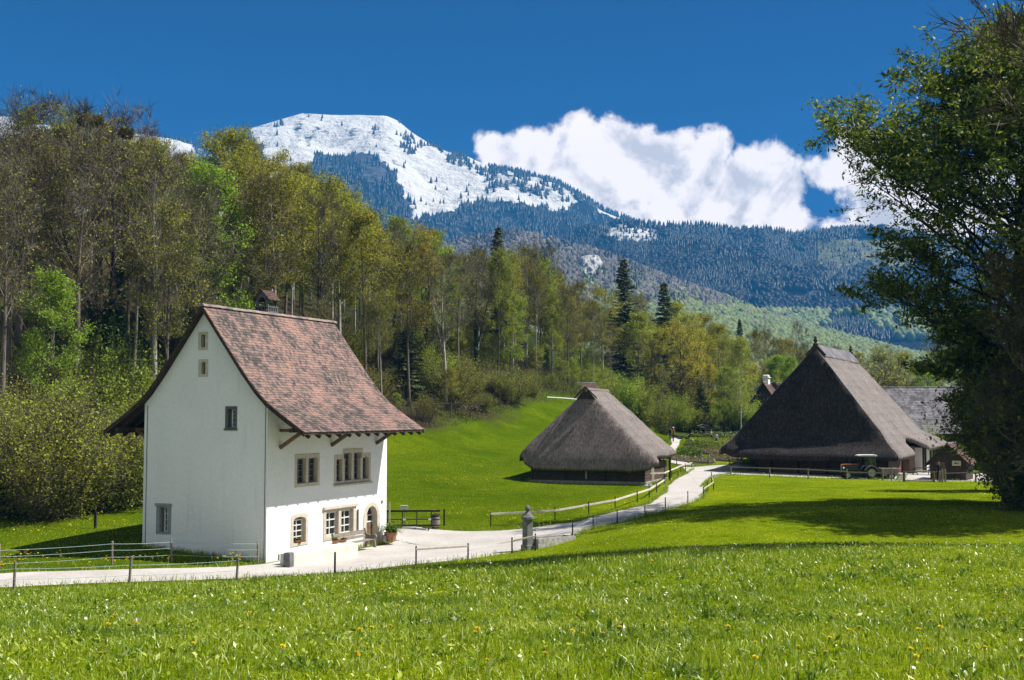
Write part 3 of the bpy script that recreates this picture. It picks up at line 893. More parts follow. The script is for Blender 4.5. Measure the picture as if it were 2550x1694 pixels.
def pot_plant(name, label, loc, r, h, nl, ll, mat, seed, rz=0, group=None, pots='terra'):
    t = thing(name, label, 'potted plant', loc, rz, group)
    p = MB().lathe((0, 0, 0), [(r * .72, 0), (r * .98, h * .86), (r * 1.06, h * .87), (r * 1.06, h), (r * .9, h), (r * .86, h * .9), (0.01, h * .88)], 18)
    p.build('pot', M[pots], t, smooth=False)
    g = np.random.default_rng(seed); V = []; Fs = []
    for i in range(nl):
        az = g.random() * 2 * PI; el = R(40 + 48 * g.random()); L = ll * (.6 + .5 * g.random()); w = .022 + .02 * g.random()
        d = np.array([math.cos(az), math.sin(az)]); sd = np.array([-d[1], d[0]])
        k = len(V); x = y = 0; zz = h * .88; e = el
        b = np.array([g.normal(0, r * .3), g.normal(0, r * .3)])
        for j in range(6):
            ww = w * (1.0, 1.3, 1.25, 1.0, .6, .08)[j]
            c = b + d * x
            V += [(c[0] + sd[0] * ww, c[1] + sd[1] * ww, zz), (c[0] - sd[0] * ww, c[1] - sd[1] * ww, zz)]
            x += math.cos(e) * L / 5; zz += math.sin(e) * L / 5; e -= R(16 + 12 * g.random())
        for j in range(5): Fs.append((k + 2 * j, k + 2 * j + 1, k + 2 * j + 3, k + 2 * j + 2))
    link('leaves', npmesh('leaves', np.array(V), np.array(Fs), M[mat]), t)
    return t


pot_plant('potted_plant', 'big terracotta pot of arching striped leaves beside the arched door', HW(11.1, -.62, -.05), .36, .50, 130, 1.0, 'leaf_plant', 3, HA)
pot_plant('potted_plant', 'small terracotta bowl of herbs on the sill of the curved ground floor window', HW(2.85, .06, .625), .20, .16, 70, .22, 'ferns', 5, HA)
pot_plant('potted_plant', 'left flower bowl on the terrace wall in front of the bench', HW(3.75, -1.55, .565), .17, .18, 70, .26, 'ferns', 6, HA)
pot_plant('potted_plant', 'right flower bowl on the terrace wall in front of the bench', HW(4.35, -1.66, .575), .19, .17, 60, .22, 'heather', 7, HA)
wc = thing('watering_can', 'pale zinc watering can on the ground between the arched door and the big pot', 'watering can', HW(10.72, -.42, -.04), HA + .4)
MB().lathe((0, 0, 0), [(.13, 0), (.14, .02), (.13, .32), (.09, .36), (.085, .36)], 14).tube([(.12, 0, .06), (.26, 0, .22), (.36, 0, .40)], [.025, .02, .018], 8).lathe((.37, 0, .41), [(.02, -.02), (.05, .02)], 10).build('can_body', M['zinc'], wc)
MB().tube([(-.12, 0, .08), (-.24, 0, .22), (-.18, 0, .38), (-.05, 0, .42), (.06, 0, .36)], .012, 6).build('handle', M['zinc'], wc)

# barrel, sign and benches at the back of the yard
bp = at(1085, 1317, 75); bp[2] = gz(bp[0], bp[1]) + .03
barrel = thing('wooden_barrel', 'dark wooden barrel with a lid at the end of the long bench frame', 'barrel', bp)
MB().lathe((0, 0, 0), [(.20, 0), (.25, .2), (.275, .43), (.25, .68), (.21, .86)], 18).build('staves', M['wood_grey'], barrel, smooth=True)
h_ = MB()
for z, r in ((.08, .226), (.24, .262), (.60, .266), (.78, .234)): h_.lathe((0, 0, 0), [(r, z - .025), (r + .008, z - .025), (r + .008, z + .025), (r, z + .025)], 18, cap=False)
h_.build('hoops', M['iron'], barrel)
MB().lathe((0, 0, 0), [(.26, .862), (.27, .90), (.08, .93), (.08, .97), (.001, .975)], 16).build('lid', M['wood_dark'], barrel)


def info_sign(loc, rz, h, w, d, label, marks=True, tilt=35, mat='sign_white', post='zinc'):
    t = thing('info_sign', label, 'sign', loc, rz)
    MB().box(-.02, -.02, -.2, .02, .02, h).build('post', M[post], t)
    T = Matrix.Translation((0, -.03, h)) @ Matrix.Rotation(R(tilt), 4, 'X')
    p = MB().box(-w / 2, -.012, -d / 2, w / 2, .012, d / 2, T=T).build('panel', M[mat], t, bevel=.004)
    if marks:
        q = MB()
        for i, (a, b) in enumerate(((.08, .20), (.22, .26), (.30, .40))): q.box(a * w, -.0155, .04 * d, b * w, -.013, .18 * d, T=T)
        for i in range(3): q.box(-.40 * w, -.0155, (.22 - .16 * i) * d, (-.02 - .05 * i) * w, -.013, (.26 - .16 * i) * d, T=T)
        q.build('print', M['ink' if mat != 'ink' else 'sign_white'], p)
    return t


sp = at(1007, 1296, 76); sp[2] = gz(sp[0], sp[1])
info_sign(sp, 0, .95, .46, .34, 'tilted white information sign on a thin post above the long bench frame')

# long dark bench frame standing at the yard's edge
a_ = G(963, 1315); b_ = G(1076, 1323)
ang = math.atan2(b_[1] - a_[1], b_[0] - a_[0]); Lb = float(np.hypot(*(b_ - a_)[:2]))
bf = thing('bench_frame', 'long dark bench with backrest rail at the edge of the gravel yard', 'bench', (*a_[:2], gz(*a_[:2]) + .03), ang)
MB().box(-.2, .42, .86, Lb + .5, .48, .98).build('back_rail', M['post_dark'], bf)
MB().box(-.2, -.02, .42, Lb + .1, .30, .47).build('seat', M['post_dark'], bf)
MB().box(-.1, -.22, .02, Lb, -.10, .14).build('foot_rail', M['post_dark'], bf)
for i in range(4):
    x = .05 + i * (Lb - .1) / 3
    MB().box(x - .03, .38, 0, x + .03, .44, .95).box(x - .03, -.22, 0, x + .03, .50, .05).box(x - .03, .0, .05, x + .03, .05, .42).build('leg', M['post_dark'], bf)
for x in (1.0, 2.55):
    MB().box(x, -.035, .40, x + .17, -.022, .49).build('label_plate', M['sign_white'], bf)
pp = G(1106, 1310)
MB_ = MB().box(-.05, -.05, -.2, .05, .05, 1.05)
tag(MB_.build('wooden_post', M['post_dark'], None, loc=pp), 'dark wooden post beside the barrel at the edge of the gravel yard', 'post')
pp = at(970, 1300, 74); pp[2] = gz(pp[0], pp[1])
tag(MB().box(-.05, -.04, -.2, .05, .04, 1.55, taper=.01).build('wooden_post', M['wood_rail'], None, loc=pp), 'tall pale wooden post close behind the far corner of the white house', 'post')
pp = at(237, 1322, 68); pp[2] = gz(pp[0], pp[1])
tag(MB().box(-.07, -.07, -.2, .07, .07, .95, taper=.01).build('wooden_post', M['post_dark'], None, loc=pp), 'lone dark stump post in the meadow behind the house shadow', 'post')

# ------------------------------------------------------------------ fences


def fence(name, label, posts, rails, pmat, rmat, pw=.09, rw=(.05, .11), wires=(), group=None, stuff=None):
    """posts: (x, y, height[, lean]); rails: (i, height_i, j, height_j); wires: heights or (i, hi, j, hj)"""
    x0, y0 = posts[0][:2]; z0 = gz(x0, y0)
    t = thing(name, label, 'fence', (x0, y0, z0), 0, group)
    P = []
    for k, p in enumerate(posts):
        x, y, h = p[:3]; lean = p[3] if len(p) > 3 else 0
        z = gz(x, y)
        P.append(Vector((x - x0, y - y0, z - z0)))
        q = P[-1]
        m = MB(); rr = pw / 2
        m.tube([q + Vector((0, 0, -.3)), q + Vector((lean * h * .5, 0, h * .5)), q + Vector((lean * h, 0, h - .03)), q + Vector((lean * h, 0, h))], [rr, rr * .98, rr * .94, rr * .6], 8)
        m.build('post', M[pmat], t, smooth=False)
    for i, hi, j, hj in rails:
        MB().bar(P[i] + Vector((0, -.06, hi)), P[j] + Vector((0, -.06, hj)), rw[0], rw[1]).build('rail', M[rmat], t, bevel=.012)
    for w in wires:
        seq = [(k, w) for k in range(len(P))] if not isinstance(w, tuple) else [(w[0], w[1]), (w[2], w[3])]
        pts = []
        for (a, ha), (b, hb) in zip(seq[:-1], seq[1:]):
            A = P[a] + Vector((0, -.05, ha)); B = P[b] + Vector((0, -.05, hb))
            for q in range(6):
                s = q / 6; c = A.lerp(B, s); c.z -= .035 * 4 * s * (1 - s); pts.append(c)
        pts.append(B)
        MB().tube(pts, .009, 4).build('wire', M['wire'], t)
    return t


def PX(u, Y): return at(u, 1200, Y)[:2]


fence('wire_fence', 'grey wooden posts with pale wires on the grass in front of the shaded gable wall',
      [(*PX(-70, 53), 1.2), (*PX(3, 54.5), 1.25), (*PX(283, 56), 1.08), (*PX(432, 57), 1.08, -.07), (*PX(645, 57.6), 1.05, -.02)], [], 'wood_grey', 'wood_rail', .11, wires=(.95, .66, .34))
fence('wire_fence', 'leaning grey posts with pale wires along the near edge of the path',
      [(*PX(-120, 49.0), 1.15), (*PX(41, 49.4), 1.16, .03), (*PX(326, 50.6), 1.24, .07), (*PX(592, 52.0), .98, .07)], [], 'wood_grey', 'wood_rail', .11, wires=(.86, .44))
tag(MB().tube([(0, 0, -.3), (0, 0, .95), (.0, 0, .98)], [.05, .045, .03], 8).build('fence_post', M['post_dark'], None, loc=(*PX(836, 53.6), gz(*PX(836, 53.6)))), 'single slim dark fence post in front of the terrace wall', 'post')
fence('rail_fence', 'dark posts with a grey rail along the near edge of the gravel yard', [(*PX(1037, 55.7), .88), (*PX(1166, 57.1), .76)], [(0, .72, 1, .62)], 'post_dark', 'wood_rail', .08, (.05, .09))
fence('rail_fence', 'short dark-post fence with a pale rail beside the fountain pillar', [(*PX(1275, 58.8), .80), (*PX(1333, 59.0), .84)], [(0, .62, 1, .72)], 'post_dark', 'wood_rail', .08, (.05, .08))
fence('post_fence', 'row of dark posts with thin wires along the path beyond the trough',
      [(*W(1426, 1345), .86), (*W(1477, 1318), .74), (*W(1537, 1304), .80), (*W(1606, 1284), .62), (*W(1657, 1272), .88), (*W(1713, 1254), .86)], [], 'post_dark', 'wood_rail', .075, wires=(.60,))
fence('rail_fence', 'short pale-rail fence at the bend where the path meets the road', [(*W(1752, 1236), .70), (*W(1777, 1220), .74), (*W(1772, 1202), .95)], [(0, .55, 1, .62), (1, .62, 2, .55)], 'post_dark', 'wood_rail', .08, (.05, .10))
fence('rail_fence', 'long white-railed fence along the far side of the path below the small thatched hut',
      [(*W(1222, 1312), .92), (*W(1382, 1296), .86), (*W(1466, 1283.5), .92), (*W(1532, 1272), .96), (*W(1587, 1252), .84), (*W(1617, 1239.5), .84), (*W(1635, 1227.5), .84), (*W(1654, 1209), .95)],
      [(0, .78, 1, .62), (1, .62, 3, .70), (3, .70, 5, .62), (5, .62, 7, .45)], 'post_dark', 'wood_rail', .08, (.06, .13))
fence('rail_fence', 'white-railed fence running from the small hut past the corner of grass to the road',
      [(*W(1600, 1206), .9), (*W(1655, 1204), .98), (*W(1673, 1188), .60), (*W(1694, 1176), .62), (*W(1707, 1173), .8), (*W(1723, 1167), .66)],
      [(0, .88, 1, .92), (1, .92, 3, .62), (3, .62, 5, .62)], 'post_dark', 'wood_rail', .08, (.06, .13))
fence('rail_fence', 'dark rail fence in front of the garden beds', [(*W(1652.5, 1151), .6), (*W(1685, 1157.5), .72), (*W(1721, 1158.5), .80), (*W(1763.5, 1159.5), .92), (*W(1816, 1158.5), .80), (*W(1845, 1156), .55)],
      [(2, .70, 3, .76), (3, .76, 4, .74), (4, .7, 5, .5)], 'post_dark', 'wood_grey', .09, (.05, .09))
fence('rail_fence', 'long grey rail fence between meadow and road before the big thatched farmhouse',
      [(*W(1820, 1183), .86), (*W(1917, 1189.5), .98), (*W(2012.5, 1193), 1.0), (*W(2109, 1195), 1.02), (*W(2198, 1197), 1.1), (*W(2220.6, 1197.5), 1.28)],
      [(0, .80, 1, .90), (1, .90, 2, .92), (2, .90, 3, .78), (3, .72, 4, .72), (4, .72, 5, .66)], 'wood_grey', 'wood_grey', .13, (.05, .10))
gt = fence('field_gate', 'brown-posted field gate with top and bottom rails in front of the farmhouse yard', [(*W(2251.5, 1200), 1.0), (*W(2325.7, 1201), 1.0)], [(0, .96, 1, .92), (0, .12, 1, .10)], 'wood_brown', 'wood_grey', .24, (.05, .09))
gt['category'] = 'gate'
fence('rail_fence', 'rough cluster of posts and a thin rail right of the field gate',
      [(*W(2340, 1201), 1.05), (*W(2347, 1202), 1.2), (*W(2354, 1201), 1.18), (*W(2430, 1201.5), 1.0), (*W(2490, 1203), .9)], [(2, .82, 3, .92), (3, .9, 4, .8)], 'wood_grey', 'wood_grey', .16, (.05, .07))

# ------------------------------------------------------------------ fountain
fp = PX(1314, 60.0); fz = gz(*fp)
fo = thing('fountain', 'grey stone fountain pillar with a ball finial and a long trough at the path', 'fountain', (*fp, fz), R(38))
MB().box(-.21, -.21, -.3, .21, .21, 1.45, taper=.02).box(-.25, -.25, -.3, .25, .25, .28).build('pillar', M['stone_grey'], fo, bevel=.03)
MB().lathe((0, 0, 0), [(.22, 1.44), (.34, 1.56), (.34, 1.66), (.27, 1.70), (.15, 1.84), (.09, 1.92), (.08, 1.96), (.14, 2.0), (.155, 2.08), (.12, 2.17), (.05, 2.22), (.001, 2.225)], 8).build('finial', M['stone_grey'], fo)
MB().tube([(.18, 0, .98), (.42, 0, .98), (.50, 0, .93)], .022, 8).build('spout', M['iron'], fo)
tr = MB()
x0, x1, y0, y1, zt = .30, 2.75, -.48, .48, .58
tr.box(x0, y0, -.3, x1, y0 + .12, zt); tr.box(x0, y1 - .12, -.3, x1, y1, zt); tr.box(x0, y0 + .12, -.3, x0 + .12, y1 - .12, zt); tr.box(x1 - .12, y0 + .12, -.3, x1, y1 - .12, zt); tr.box(x0 + .12, y0 + .12, -.3, x1 - .12, y1 - .12, .1)
tr.build('trough', M['rubble'], fo)
M['water'] = simple('trough_water', (.02, .03, .03), (.03, .04, .04), 3, .05, .1, 6, spec=.6)
MB().box(x0 + .125, y0 + .125, .11, x1 - .125, y1 - .125, .47).build('water', M['water'], fo)


# ------------------------------------------------------------------ thatched roofs
def thatch_roof(poly, zf, thick, step, seed, rough=.05, hip=None):
    """closed thatch body over a footprint: top follows zf, bottom hangs 'thick' below"""
    from mathutils.geometry import delaunay_2d_cdt
    B = []
    for i in range(len(poly)):
        p = np.array(poly[i], float); q = np.array(poly[(i + 1) % len(poly)], float); k = max(1, int(np.linalg.norm(q - p) / step))
        for j in range(k): B.append(p + (q - p) * j / k)
    nb = len(B)
    P = np.array(poly, float); xs = np.arange(P[:, 0].min(), P[:, 0].max(), step); ys = np.arange(P[:, 1].min(), P[:, 1].max(), step)
    I = []
    for x in xs:
        for y in ys:
            c = False; j = len(P) - 1
            for i in range(len(P)):
                if (P[i, 1] > y) != (P[j, 1] > y) and x < (P[j, 0] - P[i, 0]) * (y - P[i, 1]) / (P[j, 1] - P[i, 1]) + P[i, 0]: c = not c
                j = i
            if c and min(np.hypot(b[0] - x, b[1] - y) for b in B) > step * .5: I.append((x, y))
    pts = [Vector((float(b[0]), float(b[1]))) for b in B] + [Vector(p) for p in I]
    edges = [(i, (i + 1) % nb) for i in range(nb)]
    if hip is not None:
        line = [(float(hip(y)), float(y)) for y in np.linspace(P[:, 1].min() + .3, P[:, 1].max() - .3, int((P[:, 1].max() - P[:, 1].min()) / step))]
        pts = [q for k_, q in enumerate(pts) if k_ < nb or min((q.x - a) ** 2 + (q.y - b) ** 2 for a, b in line) > (step * .35) ** 2]
        i0 = len(pts); pts += [Vector(q) for q in line]; edges += [(i0 + i, i0 + i + 1) for i in range(len(line) - 1)]
    vv, ee, ff, *_ = delaunay_2d_cdt(pts, edges, [], 1, 1e-5)
    X = np.array([v.x for v in vv]); Y = np.array([v.y for v in vv])
    Z = zf(X, Y) + fbm(X * 1.6, Y * 1.6, 4, seed) * rough + fbm(X * .35, Y * .35, 2, seed + 3) * rough * 1.5
    m = len(vv)
    # edge rounding: outline vertices drop a little
    from collections import Counter
    cnt = Counter()
    for f in ff:
        for i in range(len(f)): cnt[frozenset((f[i], f[(i + 1) % len(f)]))] += 1
    be = [tuple(e) for e, k in cnt.items() if k == 1]
    bset = set(i for e in be for i in e)
    for i in bset: Z[i] -= .10 + .05 * vnoise(X[i] * 3, Y[i] * 3, seed)
    m_ = len(ff)
    mb = MB()
    mb.v = [(X[i], Y[i], Z[i]) for i in range(m)] + [(X[i], Y[i], Z[i] - thick) for i in range(m)]
    mb.f = [list(f) for f in ff] + [[m + i for i in f[::-1]] for f in ff]
    dirs = {}
    for f in ff:
        for i in range(len(f)):
            a, b = f[i], f[(i + 1) % len(f)]
            if cnt[frozenset((a, b))] == 1: mb.f.append([b, a, m + a, m + b])
    mb.m = [0] * len(mb.f)
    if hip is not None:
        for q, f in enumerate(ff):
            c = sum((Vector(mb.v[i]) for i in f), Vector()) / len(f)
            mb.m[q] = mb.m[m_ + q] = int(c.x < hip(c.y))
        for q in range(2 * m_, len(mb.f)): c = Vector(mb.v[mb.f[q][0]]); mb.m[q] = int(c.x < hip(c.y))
    return mb


def smin(*a, k=.35):
    a = np.stack(a); return -k * np.log(np.exp(-(a - a.min(0)) / k).sum(0)) + a.min(0) + k * .2


HU = at(1606, 1204, 104); HUA = R(70)
hut = thing('thatched_hut', 'small dark log hut under a steep weathered thatched roof in the meadow', 'hut', HU, HUA)


def hut_z(x, y):
    r = np.interp(y, [-1.6, -.9, 1.0, 5.6], [1.7, 2.4, 3.9, 8.3]); l = np.interp(y, [5.6, 10.2, 11.6], [8.3, 3.6, 2.15])
    h = np.interp(x, [-1.2, 1.75], [1.32, 8.9]); b = np.interp(x, [8.0, 9.6], [8.8, 2.2])
    return smin(np.minimum(r, l) - .1 * np.exp(-((y - 5.6) / .4) ** 2), h, b, k=.22)


hp = [(-1.15, 1.0), (-1.05, -.6), (-.8, -1.15), (-.3, -1.3), (.2, -1.2), (.45, -.75), (9.4, -.75), (9.6, 0), (9.6, 10.8), (9.3, 11.5), (.2, 11.6), (-.5, 11.3), (-.95, 10.7), (-1.15, 9.8)]
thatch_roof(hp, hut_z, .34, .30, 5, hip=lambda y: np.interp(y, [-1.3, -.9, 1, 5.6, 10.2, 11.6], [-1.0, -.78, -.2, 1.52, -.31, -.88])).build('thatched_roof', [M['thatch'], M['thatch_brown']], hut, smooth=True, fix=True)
rc = MB()
rc.tube([(1.0, 5.6, 8.04), (1.6, 5.6, 8.14), (4.5, 5.6, 8.13), (8.3, 5.6, 8.11), (8.7, 5.6, 8.0)], [.14, .22, .21, .21, .14], 10)
rc.build('ridge_roll', M['thatch'], hut, smooth=True)
oh = MB().prism([(4.75, 7.35), (6.45, 7.35), (5.6, 8.38)], 1.05, 1.2, fn=XF)
oh.bar((.85, 5.6, 8.42), (.95, 4.55, 7.40), .12, .10); oh.bar((.85, 5.6, 8.42), (.95, 6.65, 7.40), .12, .10)
oh.build('owl_hole_boards', M['wood_dark'], hut)
hw = MB().box(.06, .06, .12, 8.4, 10.3, 1.6).box(1.3, .5, 1.6, 8.3, 9.9, 3.2)
for i in range(6): hw.box(-.03 - .012 * (i % 2), -.04, .12 + i * .27, 8.43, 10.42, .12 + i * .27 + .245)
hw.build('log_wall', M['log'], hut, bevel=.02)
MB().box(-.16, -.16, -1.6, 8.5, 10.5, .11).build('stone_footing', M['rubble'], hut)
for y_ in (.0, 3.4, 7.0, 10.2): MB().box(-.13, y_, .12, -.05, y_ + .2, 1.95).build('wall_post', M['wood_dark'], hut)
MB().box(-.10, 5.2, .3, -.046, 5.35, 1.0).build('marker_board', M['wood_rail'], hut)
dn = MB().box(2.0, -.10, .12, 3.1, -.045, 2.0); dn.build('door', M['wood_grey'], hut)
dp = MB().box(7.6, -.6, -.9, 7.8, -.4, 2.0); dp.build('wall_post', M['wood_dark'], hut)

BG = at(2083, 1165, 124); BGA = R(64)
big = thing('thatched_farmhouse', 'huge dark thatched farmhouse with finials on its short ridge behind the tractor', 'farmhouse', BG, BGA)


def big_z(x, y):
    r1 = np.interp(y, [-6.8, -4.8, 2.3], [1.35, 3.65, 12.75]); r2 = np.interp(y, [-8.2, -4.8, 2.3], [2.0, 3.65, 12.75])
    w = np.clip((x - 8.6) / 1.2, 0, 1)
    r = r1 * (1 - w) + r2 * w
    l = np.interp(y, [2.3, 10, 12.2], [12.75, 3.6, 1.6])
    h = np.interp(x, [-3.3, -2.1, -1.5, 1.95], [1.2, 2.15, 3.0, 14.0]); b = np.interp(x, [21.5, 29], [13.6, 1.7])
    return smin(np.minimum(r, l), h, b, k=.25)


bgp = [(-3.2, 1.0), (-3.2, -5.0), (-3.0, -6.3), (-2.4, -6.75), (8.4, -6.7), (8.6, -5.7), (9.7, -5.6), (10.0, -8.0), (27.5, -8.1), (28.8, -7), (29, 0), (28.5, 11), (26, 12), (-1.2, 12.1), (-2.2, 11.6), (-2.9, 10.2), (-3.2, 7)]
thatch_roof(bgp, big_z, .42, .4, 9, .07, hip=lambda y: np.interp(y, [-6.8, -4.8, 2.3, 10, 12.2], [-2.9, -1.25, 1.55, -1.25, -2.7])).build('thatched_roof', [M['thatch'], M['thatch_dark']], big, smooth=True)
rcb = MB()
for sg in (1, -1):
    rcb.prism([(2.3, 12.98), (2.3 - sg * 1.0, 11.72), (2.3 - sg * 1.0, 11.60), (2.3, 12.84)], 1.85, 22.3, fn=XF)
rcb.build('ridge_cap', M['shingle'], big)
rcb = MB().prism([(1.15, 11.75), (3.45, 11.75), (2.3, 13.02)], 1.55, 1.84, fn=XF)
rcb.build('gablet', M['wood_dark'], big)
for x in (1.75, 22.0):
    MB().lathe((x, 2.3, 12.9), [(.26, -.1), (.30, .08), (.16, .16), (.13, .28), (.24, .40), (.24, .50), (.12, .58), (.17, .68), (.12, .80), (.03, .92)], 10).build('finial', M['wood_dark'], big)
pts = [(1.62 - .62 * t * 0, 0, 0) for t in range(1)]
ly = np.linspace(1.1, -2.9, 9)
pts = []
for y in ly:
    xs_ = np.linspace(-3, 4, 200); yy_ = np.full(200, y)
    hh = np.interp(xs_, [-3.3, -2.1, -1.5, 1.95], [1.2, 2.15, 3.0, 14.0]); rr_ = np.interp(y, [-6.8, -4.8, 2.3], [1.05, 3.5, 12.75])
    i = int(np.argmin(abs(hh - rr_)))
    pts.append((xs_[i], y, float(big_z(np.array([xs_[i]]), np.array([y]))[0]) + .09))
MB().tube(pts, .035, 6).build('lightning_wire', M['zinc'], big)
bw = MB().box(0, -5.2, -.6, 26, 8.45, 2.9)
bw.build('wall', M['log'], big)
for i, y in enumerate((-5.2, -2.2, .8, 3.8, 6.6, 8.2)): MB().box(-.12, y, -.6, -.004, y + .25, 2.6).build('wall_post', M['wood_dark'], big)
for y in (-3.3, -.4, 2.6, 5.3): MB().prism(rect(y - .45, y + .45, .9, 1.5), -.06, -.004, fn=XF).build('shutter', M['wood_brown'], big)
MB().box(-.06, -5.25, -.6, -.003, 8.5, -.1).build('footing', M['stone_grey'], big)
ww_ = MB().box(13.5, -6.9, -.8, 22.0, -5.25, 1.8); ww_.build('white_wall', M['plaster'], big)
MB().box(9.2, -6.0, -.6, 13.45, -5.25, 2.0).build('plank_wall', M['wood_brown'], big)
for x in (10.2, 12.0, 16.5): MB().box(x, -7.4, -.8, x + .18, -7.2, 2.3).build('eaves_post', M['wood_dark'], big)


# ------------------------------------------------------------------ other buildings
def gabled(name, label, cat, loc, rz, L, Wd, he, hr, ov, roofmat, wallmat, tiles=True, expo=.3, tw=.3, seed=1):
    """simple gabled building: x along the ridge, walls, roof skins and course by course covering"""
    t = thing(name, label, cat, loc, rz)
    w = MB().prism([(0, -1.5), (0, he), (Wd / 2, hr - .15), (Wd, he), (Wd, -1.5)], 0, L, fn=XF)
    w.build('wall', M[wallmat], t)
    sl = (hr - he) / (Wd / 2)
    f_ = [(Wd / 2, hr + .05), (0, he + .05), (-ov, he + .05 - ov * sl)]
    r = MB()
    for pr in (f_, [(Wd - y, z) for y, z in f_]): r.prism([(y, z) for y, z in pr] + [(y, z - .14) for y, z in pr[::-1]], -ov * .6, L + ov * .6, fn=XF)
    ro = r.build('roof', M['wood_dark'], t)
    c = MB(); g = np.random.default_rng(seed)
    for pr in (f_, [(Wd - y, z) for y, z in f_]):
        v_, q_ = courses(pr, expo, -ov * .6, L + ov * .6, tw, g, .03, .03, .03); c.add(v_, q_)
    c.build('roof_covering', M[roofmat], ro, fix=False)
    MB().tube([(-ov * .62, Wd / 2, hr + .06), (L + ov * .62, Wd / 2, hr + .06)], .13, 8).build('ridge', M['ridge_tile' if tiles else 'shingle'], ro)
    return t, ro


bl = at(2150, 1100, 160)
barn, bro = gabled('shingled_barn', 'long barn with a grey shingle roof behind the big thatched farmhouse', 'barn', (*bl[:2], gz(*bl[:2]) + .2), R(-4), 15.2, 12, 3.6, 8.6, 1.5, 'shingle', 'wood_dark', False, .36, .34, 2)
rl = at(1952, 1020, 192)
red, rro = gabled('small_house', 'small white house with a brown tiled roof half hidden behind the farmhouse thatch', 'house', (*rl[:2], 2.4), R(58), 9, 6.5, 5.2, 9.9, .9, 'tiles_brown', 'wood_dark', True, .3, .3, 3)
MB().box(1.2, 3.0, 8.6, 2.1, 3.9, 10.7).box(1.05, 2.85, 10.7, 2.25, 4.05, 10.8).box(1.2, 3.0, 11.1, 2.1, 3.9, 11.2, taper=.2).box(1.22, 3.02, 10.8, 1.4, 3.2, 11.1).box(1.9, 3.02, 10.8, 2.08, 3.2, 11.1).box(1.22, 3.7, 10.8, 1.4, 3.88, 11.1).box(1.9, 3.7, 10.8, 2.08, 3.88, 11.1).build('chimney', M['plaster'], rro)
sl_ = at(2406, 1195, 116)
shed, sro = gabled('timber_shed', 'low dark timber shed with a mossy roof and a cream sign near the field gate', 'shed', (*sl_[:2], gz(*sl_[:2])), R(62), 5.2, 3.3, 1.9, 3.5, .45, 'tiles_brown', 'wood_dark', False, .3, .3, 4)
sg = MB().box(-.06, .45, 1.45, -.003, 1.25, 1.92).build('sign_board', M['sign_cream'], shed)
q = MB()
for a in (.62, .76, .88, 1.02): q.box(-.066, a, 1.60, -.061, a + .07, 1.76)
q.build('lettering', M['wood_dark'], sg)
MB().box(-.05, 1.9, .0, -.003, 2.75, 1.75).build('door', M['wood_brown'], shed)
hl = at(1436, 990, 172)
hs_, _ = gabled('field_shed', 'little dark shed half hidden behind the ridge of the small thatched hut', 'shed', (*hl[:2], gz(*hl[:2]) - .3), R(20), 3.4, 2.6, 1.2, 1.9, .3, 'tiles_brown', 'wood_dark', False, .3, .3, 6)
fence('rail_fence', 'white barrier rail at the top of the meadow left of the small hut ridge', [(*G(1362, 1001)[:2], .66), (*G(1400, 1003)[:2], .66), (*G(1438, 1006)[:2], .66)], [(0, .6, 1, .6), (1, .6, 2, .6)], 'wood_grey', 'white_metal', .08, (.05, .12))

# ------------------------------------------------------------------ tractor (drives towards the left)
tpz = PX(2165, 118.6)
tra = thing('tractor', 'old farm tractor with a white cab roof parked before the thatched farmhouse', 'tractor', (*tpz, gz(*tpz) + .04), PI)


def wheel(parent, x, y, r, w, lugs):
    T = MB()
    pr = [(r * .62, -w / 2), (r * .9, -w / 2), (r * .98, -w * .36), (r, 0), (r * .98, w * .36), (r * .9, w / 2), (r * .62, w / 2)]
    T.lathe((x, y, r), pr, 26, axis='y', cap=False)
    for i in range(lugs):
        a = 2 * PI * i / lugs
        for s in (-1, 1):
            p = Vector((x + math.cos(a) * r * 1.0, y, r + math.sin(a) * r * 1.0)); b = a + .16
            q = Vector((x + math.cos(b) * r * .985, y + s * w * .48, r + math.sin(b) * r * .985))
            T.bar(p, q, .05, .05, up=(math.cos(a), 0, math.sin(a)))
    o = T.build('wheel', M['black_rubber'], parent, smooth=False)
    rim = MB().lathe((x, y, r), [(r * .63, -w * .42), (r * .60, -w * .30), (r * .30, -w * .18), (r * .16, -w * .30), (.01, -w * .30)], 22, axis='y', cap=False)
    rim.lathe((x, y, r), [(r * .63, w * .42), (r * .60, w * .30), (r * .30, w * .18), (r * .16, w * .30), (.01, w * .30)], 22, axis='y', cap=False)
    rim.build('rim', M['rim'], o)
    return o


M['rim'] = simple('pale_rim_paint', (.42, .45, .40), (.30, .33, .29), 5, .5, .1)
M['hull'] = simple('dark_grey_engine_paint', (.05, .055, .06), (.03, .032, .036), 5, .45, .1)
for s in (-1, 1):
    wheel(tra, 0, s * .72, .61, .36, 18)
    wheel(tra, 2.28, s * .62, .37, .22, 14)
MB().box(-.35, -.24, .38, 2.45, .24, .78).box(2.0, -.55, .33, 2.5, .55, .45).box(-.5, -.5, .45, -.2, .5, .6).build('chassis', M['hull'], tra, bevel=.03)
hd = MB().prism([(1.08, .78), (2.72, .78), (2.74, 1.30), (2.55, 1.36), (1.08, 1.40)], -.30, .30, fn=lambda x, a, b: (a, x, b))
hood = hd.build('hood', M['hull'], tra, bevel=.03)
MB().prism([(1.06, 1.402), (2.56, 1.363), (2.78, 1.30), (2.78, 1.36), (2.58, 1.43), (1.06, 1.47)], -.33, .33, fn=lambda x, a, b: (a, x, b)).build('hood_top', M['red_paint'], hood, bevel=.02)
gr = MB()
for i in range(7): gr.box(2.735, -.24, .84 + i * .065, 2.765, .24, .87 + i * .065)
gr.build('grille', M['white_metal'], hood)
